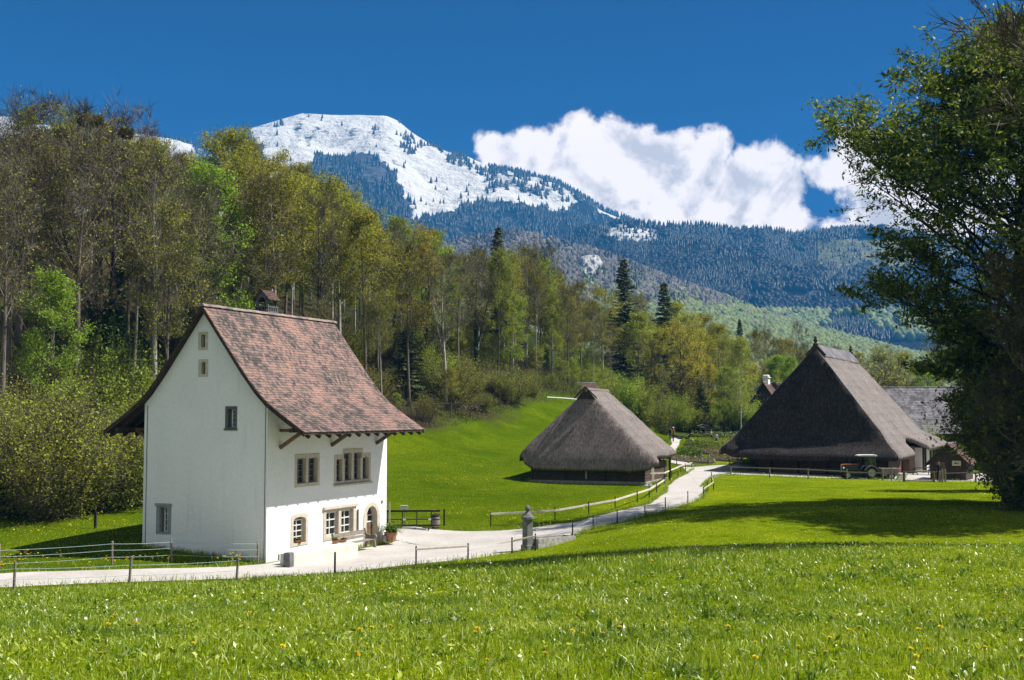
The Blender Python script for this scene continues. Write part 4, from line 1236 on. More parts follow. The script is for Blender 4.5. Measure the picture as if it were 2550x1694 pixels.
for s in (-1, 1):
    MB().lathe((2.62, s * .34, 1.05), [(.09, -.06), (.10, .05), (.06, .06), (.001, .06)], 12, axis='x').build('headlight', M['white_metal'], tra)
MB().tube([(2.05, .18, 1.38), (2.05, .18, 2.0)], .035, 8).tube([(2.05, .18, 1.5), (2.05, .18, 1.8)], .06, 8).build('exhaust', M['iron'], tra)
for s in (-1, 1):
    arc_ = [(.70 * math.cos(a), .61 + .72 * math.sin(a)) for a in np.linspace(R(20), R(165), 10)]
    inn = [(.64 * math.cos(a), .61 + .66 * math.sin(a)) for a in np.linspace(R(165), R(20), 10)]
    MB().prism(arc_ + inn, s * .52 if s > 0 else -.94, s * .94 if s > 0 else -.52, fn=lambda x, a, b: (a, x, b)).build('fender', M['zinc'], tra)
cb = MB()
for x, y in ((-.45, -.58), (-.45, .58), (1.0, -.52), (1.0, .52), (.25, -.6), (.25, .6)): cb.bar((x, y, .95 if x < .5 else .8), (x * .96, y * .93, 2.22), .06, .06)
for s in (-1, 1): cb.bar((-.45, s * .58, 1.25), (.25, s * .6, 1.25), .04, .05)
cb.build('cab_frame', M['hull'], tra)
def clear_glass():
    m, t, out = newmat('cab_glass')
    a = t.n('ShaderNodeBsdfTransparent'); a.inputs[0].default_value = (.86, .9, .9, 1); b = t.n('ShaderNodeBsdfGlossy'); b.inputs[1].default_value = .05
    mx = t.n('ShaderNodeMixShader'); mx.inputs[0].default_value = .05
    t.l(a.outputs[0], mx.inputs[1]); t.l(b.outputs[0], mx.inputs[2]); t.l(mx.outputs[0], out.inputs[0])
    return m


M['cab_glass'] = clear_glass()
M['dusty_glass'] = simple('dusty_cab_glass', (.16, .19, .19), (.12, .15, .15), 3, .12, 0, spec=.5)
for s in (-1, 1): MB().add([(-.42, s * .57, 1.28), (.22, s * .59, 1.28), (.22, s * .56, 2.2), (-.41, s * .545, 2.2), (-.42, s * .56, 1.28), (.22, s * .58, 1.28), (.22, s * .55, 2.2), (-.41, s * .535, 2.2)], [(0, 1, 2, 3), (7, 6, 5, 4), (0, 4, 5, 1), (1, 5, 6, 2), (2, 6, 7, 3), (3, 7, 4, 0)]).build('side_window', M['cab_glass'], tra)
MB().prism([(-.62, 2.22), (1.20, 2.22), (1.20, 2.31), (.9, 2.37), (-.5, 2.37), (-.62, 2.31)], -.66, .66, fn=lambda x, a, b: (a, x, b)).build('cab_roof', M['white_metal'], tra, bevel=.03)
MB().box(-.2, -.22, .85, .22, .22, .98).box(-.26, -.22, .95, -.18, .22, 1.38).build('driver_seat', M['black_rubber'], tra, bevel=.03)
MB().tube([(.75, .2 * math.cos(a), 1.32 + .2 * math.sin(a)) for a in np.linspace(0, 2 * PI, 17)], .018, 6).tube([(.75, 0, 1.32), (1.0, 0, 1.1)], .02, 6).build('steering_wheel', M['black_rubber'], tra)

# trailer box behind the tractor
cp = PX(2214, 118.0)
ca = thing('farm_trailer', 'weathered wooden box trailer standing behind the tractor', 'trailer', (*cp, gz(*cp)), PI)
k = MB()
for s in (-.62, .58):
    for i in range(3): k.box(-.85, s, .42 + i * .22, .80, s + .04, .62 + i * .22)
for xx in (-.85, .76):
    for i in range(3): k.box(xx, -.58, .42 + i * .22, xx + .04, .58, .62 + i * .22)
k.box(-.85, -.58, .36, .80, .58, .42)
k.build('box_body', M['wood_grey'], ca)
MB().box(-.95, -.68, 1.08, .85, -.54, 1.13).box(-.95, .54, 1.08, .85, .68, 1.13).build('top_board', M['wood_rail'], ca)
for s in (-1, 1): wheel(ca, 0, s * .72, .34, .16, 12)
MB().bar((.8, 0, .42), (1.7, 0, .40), .08, .08).build('drawbar', M['iron'], ca)
st_ = PX(2243, 116.5)
k = MB()
for i in range(3): k.box(-.38 + .10 * i, -.35, .24 * i - .1 * (i == 0), .38 + .1 * i, .35, .24 * (i + 1) - .02)
tag(k.build('stepped_planks', M['lime_stone'], None, loc=(*st_, gz(*st_)), bevel=.02), 'pale stepped stack of blocks at the left post of the field gate', 'blocks')
tb_ = PX(2300, 128)
tbl = thing('picnic_table', 'long low wooden table with a pale bench in the farmhouse yard behind the gate', 'table', (*tb_, gz(*tb_) + .05), R(5))
MB().box(-1.3, -.35, .70, 1.3, .35, .76).build('tabletop', M['wood_dark'], tbl)
MB().box(-1.3, -.95, .42, 1.3, -.65, .46).build('seat', M['wood_rail'], tbl)
for x in (-1.0, 1.0): MB().bar((x, -.9, 0), (x, .1, .7), .08, .08).bar((x, .4, 0), (x, -.1, .7), .08, .08).bar((x, -.9, .40), (x, .3, .40), .07, .05).build('leg', M['wood_dark'], tbl)

# ------------------------------------------------------------------ people
SKIN = simple('skin', (.46, .28, .20), (.42, .25, .18), 6, .6, 0)
HAIRS = {'brown': simple('brown_hair', (.05, .03, .02), (.03, .02, .012), 8, .6, 0), 'grey': simple('grey_hair', (.35, .33, .31), (.25, .24, .23), 8, .6, 0), 'blond': simple('blond_hair', (.42, .30, .15), (.30, .20, .10), 8, .6, 0)}


def cloth(nm, c): return simple(nm, c, tuple(x * .75 for x in c), 6, .9, .2, 30)


CL = {'black': cloth('black_cloth', (.018, .018, .022)), 'white': cloth('white_cloth', (.72, .72, .73)), 'beige': cloth('beige_cloth', (.50, .40, .26)), 'blue': cloth('blue_cloth', (.05, .16, .42)), 'navy': cloth('navy_cloth', (.025, .05, .16)),
      'green': cloth('olive_jacket_cloth', (.22, .25, .05)), 'orange': cloth('rust_cloth', (.42, .13, .06)), 'red': cloth('red_cloth', (.58, .05, .07)), 'grey': cloth('grey_cloth', (.2, .2, .22)), 'dark_green': cloth('dark_green_cloth', (.03, .06, .03))}


def person(label, loc, rz, h, top, bottom, hair, stride=.16, arms=((-.06, .10), (.10, -.05)), raise_r=None, lean=0.0, hat=None, pack=None, sit=False):
    """standing or walking figure facing its local -y, one skinned body with clothing regions"""
    s = h / 1.74
    V = {}; r = {}

    def p(n, x, y, z, rad, rad2=None): V[n] = (x * s, (y - lean * max(0, z - .95)) * s, z * s); r[n] = (rad * s, (rad2 or rad) * s)
    p('pelvis', 0, 0, .95, .135, .105); p('waist', 0, -.01, 1.08, .125, .095); p('chest', 0, -.015, 1.27, .155, .11); p('neckb', 0, 0, 1.43, .085, .075); p('neck', 0, -.01, 1.50, .052); p('jaw', 0, -.03, 1.57, .062, .07); p('head', 0, -.02, 1.645, .078, .092); p('crown', 0, -.01, 1.70, .06, .07)
    E = [('pelvis', 'waist'), ('waist', 'chest'), ('chest', 'neckb'), ('neckb', 'neck'), ('neck', 'jaw'), ('jaw', 'head'), ('head', 'crown')]
    for k, sg in enumerate((-1, 1)):
        n = 'LR'[k]; st = stride * sg
        if sit:
            p('hip' + n, sg * .09, -.02, .90, .085); p('knee' + n, sg * .11, -.42, .92, .06); p('ank' + n, sg * .11, -.44, .50, .04); p('heel' + n, sg * .11, -.45, .46, .04); p('toe' + n, sg * .12, -.60, .44, .035)
        else:
            p('hip' + n, sg * .09, 0, .88, .088); p('knee' + n, sg * .10, -st * .55 - .02, .50, .060); p('ank' + n, sg * .10, -st + (.04 if st < 0 else 0), .10, .040); p('heel' + n, sg * .10, -st + .03, .045, .04); p('toe' + n, sg * .11, -st - .13, .035, .034)
        E += [('pelvis', 'hip' + n), ('hip' + n, 'knee' + n), ('knee' + n, 'ank' + n), ('ank' + n, 'heel' + n), ('heel' + n, 'toe' + n)]
        a = arms[k]
        p('sh' + n, sg * .185, 0, 1.395, .058)
        if raise_r is not None and k == 1:
            p('el' + n, sg * .30, -.14, 1.28, .042); p('wr' + n, sg * .16, -.30, 1.50, .030); p('palm' + n, sg * .13, -.31, 1.57, .032, .018)
        else:
            p('el' + n, sg * .235, a[0] * .5 + .02, 1.13, .042); p('wr' + n, sg * .24, a[0] + a[1] - .04, .90, .030); p('palm' + n, sg * .24, a[0] + a[1] - .06, .83, .018, .036)
        E += [('neckb', 'sh' + n), ('sh' + n, 'el' + n), ('el' + n, 'wr' + n), ('wr' + n, 'palm' + n)]
        w = np.array(V['palm' + n]) / s; up_ = raise_r is not None and k == 1
        dz = .085 if up_ else -.085
        for q in range(4):
            f = 'f%d%s' % (q, n); L = (.8, 1, .95, .75)[q]
            p(f + 'a', w[0] - sg * .004, w[1] + (-.027 + .018 * q) + lean * max(0, w[2] - .95), w[2] + dz * .45, .009); p(f + 'b', w[0] - sg * .018, w[1] + (-.029 + .019 * q) + lean * max(0, w[2] - .95), w[2] + dz * (.5 + .55 * L), .007)
            E += [('palm' + n, f + 'a'), (f + 'a', f + 'b')]
        p('th' + n, w[0] - sg * .012, w[1] - .055 + lean * max(0, w[2] - .95), w[2] + dz * .35, .010); E.append(('palm' + n, 'th' + n))
    p('nose', 0, -.125, 1.628, .013); E.append(('head', 'nose'))
    names = list(V); ix = {n: i for i, n in enumerate(names)}
    me = bpy.data.meshes.new('skeleton'); me.from_pydata([V[n] for n in names], [(ix[a], ix[b]) for a, b in E], [])
    o = bpy.data.objects.new('skeleton', me); C.objects.link(o)
    sk = o.modifiers.new('skin', 'SKIN'); sk.use_smooth_shade = True
    for i, n in enumerate(names): me.skin_vertices[0].data[i].radius = r[n]; me.skin_vertices[0].data[i].use_root = (n == 'pelvis')
    sb = o.modifiers.new('sub', 'SUBSURF'); sb.levels = 1; sb.render_levels = 1
    dg = bpy.context.evaluated_depsgraph_get()
    bm_ = bpy.data.meshes.new_from_object(o.evaluated_get(dg)); bpy.data.objects.remove(o)
    bm_.name = 'person'
    for m_ in (SKIN, CL[top], CL[bottom], CL['black']): bm_.materials.append(m_)
    hp_ = {k: np.array(V[k]) for k in ('wrL', 'wrR')}
    for f in bm_.polygons:
        c = np.array(f.center); z = c[2] / s
        f.use_smooth = True
        near = min(np.linalg.norm(c - hp_['wrL']), np.linalg.norm(c - hp_['wrR'])) / s
        if abs(c[0]) / s > .14 and near < .14 and (c[2] < hp_['wrL'][2] + .01 or raise_r is not None and c[2] > hp_['wrR'][2] - .02): mi = 0
        elif z > 1.485: mi = 0
        elif abs(c[0]) / s > .175 and z > .8 or z > .98: mi = 1
        elif (z < .10 and not sit) or (sit and z < .50): mi = 3
        else: mi = 2
        f.material_index = mi
    t = link('person', bm_, None, loc, rz); tag(t, label, 'person')
    hc = np.array([V['head'][0], V['head'][1], V['head'][2]])
    hm = MB()
    hm.lathe((hc[0], hc[1] + .018 * s, hc[2] - .03 * s), [(.089 * s, -.05 * s), (.098 * s, .02 * s), (.092 * s, .07 * s), (.06 * s, .115 * s), (.001, .13 * s)], 12)
    hm.v = [(x, y if y > hc[1] - .03 * s else (hc[1] - .03 * s + (y - hc[1] + .03 * s) * (1 if z > hc[2] + .03 * s else .25)), z) for x, y, z in hm.v]
    hm.build('hair', HAIRS[hair], t, smooth=True)
    if hat: MB().lathe((hc[0], hc[1] + .01 * s, hc[2] + .035 * s), [(.16 * s, 0), (.165 * s, .012 * s), (.10 * s, .02 * s), (.095 * s, .08 * s), (.05 * s, .11 * s), (.001, .115 * s)], 14).build('hat', CL[hat], t, smooth=True)
    if pack:
        MB().box(-.16 * s, .10 * s, 1.02 * s, .16 * s, .30 * s, 1.46 * s, taper=.03).box(-.12 * s, .29 * s, 1.06 * s, .12 * s, .36 * s, 1.25 * s, taper=.02).build('backpack', CL[pack], t, bevel=.04)
    return t


def stand(u, Y): x, y = PX(u, Y); return (x, y, gz(x, y) + .045)


person('hiker in an olive jacket with a dark backpack behind the eave of the small hut', stand(1670, 150), R(165), 1.76, 'green', 'navy', 'brown', .2, pack='black')
person('hiker in a rust top raising an arm behind the eave of the small hut', stand(1677.5, 150.6), R(150), 1.74, 'orange', 'navy', 'brown', .12, raise_r=1, hat='white')
person('person in a beige top and dark trousers beside the garden stand', stand(1772, 176), R(30), 1.72, 'beige', 'black', 'blond', .1)
person('person in a white shirt and black trousers walking among the garden beds', stand(1785, 171), R(-20), 1.80, 'white', 'black', 'brown', .22)
person('walker in black trousers half hidden under the left eave of the farmhouse', stand(1860, 138.5), R(80), 1.78, 'grey', 'black', 'brown', .42)
person('person in a blue shirt sitting at the yard table', (*PX(2319, 126.8), gz(*PX(2319, 126.8)) - .36), R(180), 1.74, 'blue', 'navy', 'grey', sit=True)
person('person dressed in black standing right of the field gate', stand(2338, 113.6), R(10), 1.86, 'black', 'black', 'brown', .06)
person('child in a red jacket standing between the wooden trailer and the pale blocks', stand(2240, 119.5), R(20), 1.28, 'red', 'grey', 'brown', .06)

# ginger cat sitting on the grass by the road
ct_ = W(1689.5, 1186)
M['ginger'] = simple('ginger_fur', (.55, .30, .12), (.40, .20, .07), 7, .9, .4, 30)


def skinned(name, V, E, rad, mats, root, label, cat, loc, rz, sub=1):
    names = list(V); ix = {n: i for i, n in enumerate(names)}
    me = bpy.data.meshes.new(name); me.from_pydata([V[n] for n in names], [(ix[a], ix[b]) for a, b in E], [])
    o = bpy.data.objects.new(name, me); C.objects.link(o)
    o.modifiers.new('skin', 'SKIN').use_smooth_shade = True
    for i, n in enumerate(names): me.skin_vertices[0].data[i].radius = (rad[n], rad[n]); me.skin_vertices[0].data[i].use_root = (n == root)
    sb = o.modifiers.new('sub', 'SUBSURF'); sb.levels = sub; sb.render_levels = sub
    me2 = bpy.data.meshes.new_from_object(o.evaluated_get(bpy.context.evaluated_depsgraph_get())); bpy.data.objects.remove(o)
    me2.name = name
    for m_ in mats: me2.materials.append(m_)
    return tag(link(name, me2, None, loc, rz), label, cat)


cv = dict(rump=(0, .10, .10), back=(0, .06, .22), chest=(0, -.04, .26), neck=(0, -.07, .35), head=(0, -.09, .42), muz=(0, -.14, .40), earL=(-.035, -.085, .49), earR=(.035, -.085, .49),
          hkL=(-.08, .02, .10), hfL=(-.08, -.05, .03), hkR=(.08, .02, .10), hfR=(.08, -.05, .03), feL=(-.045, -.07, .16), fpL=(-.045, -.09, .02), feR=(.045, -.07, .16), fpR=(.045, -.09, .02), t1=(.08, .22, .05), t2=(.22, .20, .04), t3=(.30, .10, .04))
ce = [('rump', 'back'), ('back', 'chest'), ('chest', 'neck'), ('neck', 'head'), ('head', 'muz'), ('head', 'earL'), ('head', 'earR'), ('rump', 'hkL'), ('hkL', 'hfL'), ('rump', 'hkR'), ('hkR', 'hfR'), ('chest', 'feL'), ('feL', 'fpL'), ('chest', 'feR'), ('feR', 'fpR'), ('rump', 't1'), ('t1', 't2'), ('t2', 't3')]
cr = dict(rump=.10, back=.095, chest=.085, neck=.06, head=.06, muz=.03, earL=.012, earR=.012, hkL=.05, hkR=.05, hfL=.03, hfR=.03, feL=.035, feR=.035, fpL=.026, fpR=.026, t1=.025, t2=.022, t3=.015)
skinned('cat', cv, ce, cr, [M['ginger']], 'rump', 'ginger cat sitting in the grass beside the road', 'cat', (*ct_, gz(*ct_)), R(60))

# ------------------------------------------------------------------ signs
for u, v, Y, h, w_, d_, lab, mt in [(1652, 1206, 112, 1.35, .55, .40, 'white information board tilted on a post beside the small thatched hut', 'sign_white'),
                                    (1694, 1128, 150, .75, .60, .50, 'dark information board at the garden path', 'ink')]:
    p = PX(u, Y); info_sign((*p, gz(*p)), 0, h, w_, d_, lab, mat=mt)
p = PX(1645.5, 178)
t = thing('notice_board', 'upright white notice on a pole under the thin tree left of the garden', 'sign', (*p, gz(*p)))
MB().box(-.03, -.03, -.2, .03, .03, 1.9).build('post', M['wood_grey'], t)
MB().box(-.18, -.06, 1.1, .18, -.031, 1.7).build('panel', M['sign_white'], t)

# ------------------------------------------------------------------ garden beds


def leaf_cloud(Cn, L, Wd, g, up=0.0, flat=0.0):
    """rhombic leaf faces at the given centres; L, Wd half-length and half-width (arrays or numbers)"""
    n = len(Cn)
    d = g.normal(size=(n, 3)); d[:, 2] += up; d /= np.linalg.norm(d, axis=1)[:, None]
    if flat: d[:, 2] *= 1 - flat * .6; d /= np.linalg.norm(d, axis=1)[:, None]
    a = g.normal(size=(n, 3)) + np.array([0, 0, 2.2 * flat]); s = np.cross(d, a); s /= np.linalg.norm(s, axis=1)[:, None] + 1e-9
    L = np.broadcast_to(L, n)[:, None]; Wd = np.broadcast_to(Wd, n)[:, None]
    j = .5 + 1.0 * g.random((n, 1)) ** 1.4
    V = np.stack([Cn - d * L * j, Cn + s * Wd * j, Cn + d * L * j, Cn - s * Wd * j], 1).reshape(-1, 3)
    return V, np.arange(4 * n).reshape(n, 4)


def bed(label, quad, dens, h, L, mat, seed, flowers=0, mat2=None):
    Q = [W(u, v) for u, v in quad]
    c = sum(Q) / 4; g = np.random.default_rng(seed)
    t = thing('garden_bed', label, 'garden bed', (*c, gz(*c)), 0, None)
    z0 = gz(*c)
    n, m = 14, 6
    P = np.array([[(Q[0] * (1 - i / n) + Q[1] * i / n) * (1 - j / m) + (Q[3] * (1 - i / n) + Q[2] * i / n) * j / m for j in range(m + 1)] for i in range(n + 1)])
    Z = ground(P[..., 0], P[..., 1]) + .16 + .05 * fbm(P[..., 0] * 2, P[..., 1] * 2, 2, seed)
    V = np.concatenate([P - c, (Z - z0)[..., None]], -1).reshape(-1, 3)
    link('soil', npmesh('soil', V, grid_faces(n + 1, m + 1), M['soil'], smooth=True), t)
    b = MB()
    ring = []
    for k in range(4):
        p, q = Q[k], Q[(k + 1) % 4]
        for i in range(6):
            a = p + (q - p) * i / 6; e = p + (q - p) * (i + 1) / 6
            b.bar((a[0] - c[0], a[1] - c[1], gz(*a) - z0 + .08), (e[0] - c[0], e[1] - c[1], gz(*e) - z0 + .08), .12, .30)
    b.build('border', M['wood_grey' if seed % 2 else 'stone_grey'], t)
    area = abs(sum(Q[i][0] * Q[(i + 1) % 4][1] - Q[(i + 1) % 4][0] * Q[i][1] for i in range(4))) / 2
    k = int(area * dens); uvw = g.random((k, 2))
    uvw[:, 1] = (np.floor(uvw[:, 1] * 5) + .5 + g.normal(0, .16, k)) / 5
    uvw = np.clip(uvw, .02, .98)
    pq = (Q[0] * (1 - uvw[:, :1]) + Q[1] * uvw[:, :1]) * (1 - uvw[:, 1:]) + (Q[3] * (1 - uvw[:, :1]) + Q[2] * uvw[:, :1]) * uvw[:, 1:]
    hh = h * (.35 + .65 * vnoise(pq[:, 0] * .9, pq[:, 1] * .9, seed)) * g.random(k)
    Cn = np.stack([pq[:, 0] - c[0], pq[:, 1] - c[1], ground(pq[:, 0], pq[:, 1]) - z0 + .15 + hh], 1)
    V, Fq = leaf_cloud(Cn, L, L * .55, g, .3)
    o = link('plants', npmesh('plants', V, Fq, M[mat]), t); o['kind'] = 'stuff'
    if flowers:
        i = g.choice(len(Cn), flowers, replace=False); V, Fq = leaf_cloud(Cn[i] + np.array([0, 0, .12]), .10, .10, g)
        o = link('flowers', npmesh('flowers', V, Fq, M['petal_white']), t); o['kind'] = 'stuff'


M['petal_white'] = leafmat('white_petals', (.7, .7, .68), (.75, .75, .72), trans=.2, hue=0, gain=1)
bed('curved front garden bed with stone edging nearest the road', [(1668, 1146), (1781, 1156), (1779, 1148), (1672, 1139)], 60, .35, .12, 'heather', 1, 30)
bed('leafy garden bed at the left end below the garden path', [(1683, 1139), (1750, 1141), (1746, 1132), (1688, 1130)], 120, .9, .14, 'ferns', 2)
bed('sparse garden bed under the left tip of the farmhouse eave', [(1766, 1146), (1850, 1153), (1846, 1139), (1768, 1136)], 60, .3, .12, 'heather', 3)
bed('brown heather bed across the middle of the garden', [(1698, 1127), (1800, 1135), (1800, 1126), (1701, 1120)], 90, .5, .12, 'heather', 4)
bed('bright green bed above the brown heather bed', [(1701, 1119), (1812, 1125), (1815, 1112), (1708, 1108)], 110, .5, .13, 'ferns', 5, 26)
bed('wide green bed in the upper part of the garden', [(1716, 1105), (1826, 1110), (1834, 1098), (1722, 1095)], 110, .6, .13, 'leaf_fresh', 6, 20)
bed('top garden bed with white flowers below the garden stand', [(1712, 1093), (1836, 1096), (1840, 1081), (1724, 1080)], 100, .6, .14, 'ferns', 7, 130)
gs_ = PX(1752, 183)
t = thing('garden_stand', 'small roofed wooden stand with a pale roof at the top of the garden', 'garden stand', (*gs_, gz(*gs_)))
for x in (-.42, .42):
    for y in (-.3, .3): MB().box(x - .05, y - .05, -.2, x + .05, y + .05, 1.5).build('post', M['wood_grey'], t)
MB().box(-.5, -.38, .55, .5, .38, .60).box(-.5, -.38, 1.0, .5, .38, 1.04).build('shelf', M['wood_grey'], t)
MB().prism([(-.85, 1.45), (0, 1.75), (.85, 1.45), (.85, 1.53), (0, 1.84), (-.85, 1.53)], -.6, .6, fn=lambda x, a, b: (a, x, b)).build('roof', M['zinc'], t)

# ------------------------------------------------------------------ trees
def ribbons(P, D, L, w, g, bend=.25):
    """thin tapering twig faces from points P along directions D"""
    n = len(P); D = D / (np.linalg.norm(D, axis=1)[:, None] + 1e-9)
    s = np.cross(D, g.normal(size=(n, 3))); s /= np.linalg.norm(s, axis=1)[:, None] + 1e-9
    L = np.broadcast_to(L, n)[:, None] * (.6 + .7 * g.random((n, 1)))
    Q = P + D * L + g.normal(size=(n, 3)) * L * bend * .5
    V = np.stack([P - s * w, P + s * w, Q + s * w * .25, Q - s * w * .25], 1).reshape(-1, 3)
    return V, np.arange(4 * n).reshape(n, 4)


def curve(p, d, L, n, g, up=.1, wob=.08):
    P = [p]; d = d / np.linalg.norm(d)
    for i in range(n):
        d = d + np.array([0, 0, up]) + g.normal(size=3) * wob; d /= np.linalg.norm(d)
        P.append(P[-1] + d * L / n)
    return P, d


def lerp_path(P, s):
    k = s * (len(P) - 1); i = min(int(k), len(P) - 2); return P[i] + (P[i + 1] - P[i]) * (k - i)


def make_tree(seed, H, r0, cb, Rc, shape, nl, el, sub, leafk, leafs, bark, leaf, spread=.5, twigk=3, twigL=.9, up=.2, asp=.55, wob=.012, limbup=.10, forks=0, ivy=0.0, mistle=0, topk=.97, pendulous=0.0, keepf=.7, flat=.45):
    """tapered trunk with limbs, branches and twigs; crown of leaf faces round the twigs. shape: list of (t, radius fraction)"""
    g = np.random.default_rng(seed); mb = MB(); tips = []; dirs = []
    n = 10; ph = g.random(4) * 6
    lean = g.normal(0, .02, 2)
    tr = [np.array([H * t * lean[0] + H * wob * math.sin(ph[0] + 5 * t) * t, H * t * lean[1] + H * wob * math.sin(ph[1] + 4 * t) * t, H * t * .98 - .3 * (t == 0)]) for t in np.linspace(0, 1, n)]
    rad = lambda t: r0 * max(.03, (1 - t) ** .85) * (1.25 if t < .02 else 1)
    mb.tube(tr, [rad(t) for t in np.linspace(0, 1, n)], 8)
    st = np.array(shape, float)
    stems = [(tr, 1.0)]
    for k in range(forks):
        t0 = cb * (.7 + .4 * g.random()); a = g.random() * 6.28
        P, d = curve(lerp_path(tr, t0), np.array([math.cos(a) * .35, math.sin(a) * .35, 1]), H * (1 - t0) * (.75 + .2 * g.random()), 7, g, .12, .06)
        mb.tube(P, [rad(t0) * .7 * (1 - q / 7.6) for q in range(8)], 6); stems.append((P, .75))
    for i in range(nl):
        tc = ((i + .5) / nl) ** .95 * topk; t = cb + (1 - cb) * tc
        az = i * 2.39996 + g.normal(0, .35)
        stem, fs = stems[0] if (forks == 0 or g.random() < .55) else stems[1 + int(g.random() * forks)]
        L = Rc * np.interp(tc, st[:, 0], st[:, 1]) * (.72 + .5 * g.random()) * (fs if stem is not tr else 1)
        e = el[0] + (el[1] - el[0]) * tc + g.normal(0, .12)
        p0 = lerp_path(tr, t) if stem is tr else lerp_path(stem, min(.98, max(.15, tc)))
        d0 = np.array([math.cos(az) * math.cos(e), math.sin(az) * math.cos(e), math.sin(e)])
        P, dE = curve(p0, d0, L, 5, g, limbup, .10)
        rl = max(.022, rad(t) * .48)
        mb.tube(P, [rl * (1 - .17 * q) for q in range(6)], 5, cap=False)
        tips.append(P[-1]); dirs.append(dE)
        for j in range(sub[0]):
            s = .22 + .78 * (j + .6) / sub[0]; b = lerp_path(P, min(.98, s)); dd = P[min(5, int(s * 5) + 1)] - P[int(min(.99, s) * 5)]; dd = dd / np.linalg.norm(dd)
            sd = np.cross(dd, [0, 0, 1.0]); sd /= np.linalg.norm(sd) + 1e-9
            q = dd * .7 + sd * (1 if j % 2 else -1) * (.5 + .5 * g.random()) + np.array([0, 0, .25 + g.normal(0, .25)])
            L2 = L * .48 * (1.1 - .55 * s) * (.7 + .6 * g.random()) + .3
            P2, d2 = curve(b, q, L2, 3, g, .12 - pendulous, .12)
            r2 = max(.014, rl * .42 * (1.15 - .6 * s))
            mb.tube(P2, [r2, r2 * .75, r2 * .5, r2 * .3], 4, cap=False)
            tips.append(P2[-1]); dirs.append(d2)
            for k in range(sub[1]):
                s2 = .3 + .7 * (k + .5) / sub[1]; b2 = lerp_path(P2, min(.98, s2))
                q2 = d2 * .6 + g.normal(size=3) * .55 + np.array([0, 0, .15 - pendulous * 2])
                L3 = L2 * .5 * (.6 + .7 * g.random()) + .15
                P3, d3 = curve(b2, q2, L3, 2, g, .08 - pendulous, .1)
                mb.tube(P3, [r2 * .42, r2 * .3, r2 * .14], 3, cap=False)
                tips.append(P3[-1]); dirs.append(d3); tips.append(P3[1]); dirs.append(d3)
    T = np.array(tips); D = np.array(dirs)
    trunk = mb.mesh('trunk', M[bark], smooth=True, fix=False)
    crown = []
    if twigk:
        i = np.repeat(np.arange(len(T)), twigk)
        V, Fq = ribbons(T[i] + g.normal(size=(len(i), 3)) * .08, D[i] + g.normal(size=(len(i), 3)) * .55 + np.array([0, 0, .15 - pendulous]), twigL, .013 + H * .0003, g)
        crown.append(('twigs', V, Fq, 'twig'))
    if leafk:
        i = np.repeat(np.arange(len(T)), leafk)
        keep = g.random(len(T))[i] < keepf
        i = i[keep]
        along = g.random((len(i), 1))
        cn = T[i] + D[i] * (along - .35) * twigL * .9 + g.normal(size=(len(i), 3)) * spread * np.array([1, 1, .5])
        V, Fq = leaf_cloud(cn, leafs, leafs * asp, g, up, flat)
        crown.append(('crown', V, Fq, leaf))
    if ivy:
        k = int(2600 * ivy); tt = g.random(k) * ivy; c = np.array([lerp_path(tr, min(.98, x)) for x in tt]); a = g.random(k) * 6.28; rr = np.array([rad(x) for x in tt]) * (1.1 + .9 * g.random(k)) + .12 * g.random(k)
        c[:, 0] += np.cos(a) * rr; c[:, 1] += np.sin(a) * rr
        V, Fq = leaf_cloud(c, .17, .13, g); crown.append(('ivy', V, Fq, 'leaf_ivy'))
    for k in range(mistle):
        hi = T[T[:, 2] > H * .72]; c = hi[int(g.random() * len(hi))]; rm = .55 + .5 * g.random()
        u_ = g.normal(size=(420, 3)); u_ /= np.linalg.norm(u_, axis=1)[:, None]
        V, Fq = leaf_cloud(c + u_ * rm * (g.random((420, 1)) ** .4) * np.array([1, 1, .85]), .17, .07, g)
        crown.append(('mistletoe', V, Fq, 'leaf_mistle'))
    return H, [('trunk', trunk)] + [(nm, npmesh(nm, V, Fq, M[mt])) for nm, V, Fq, mt in crown]


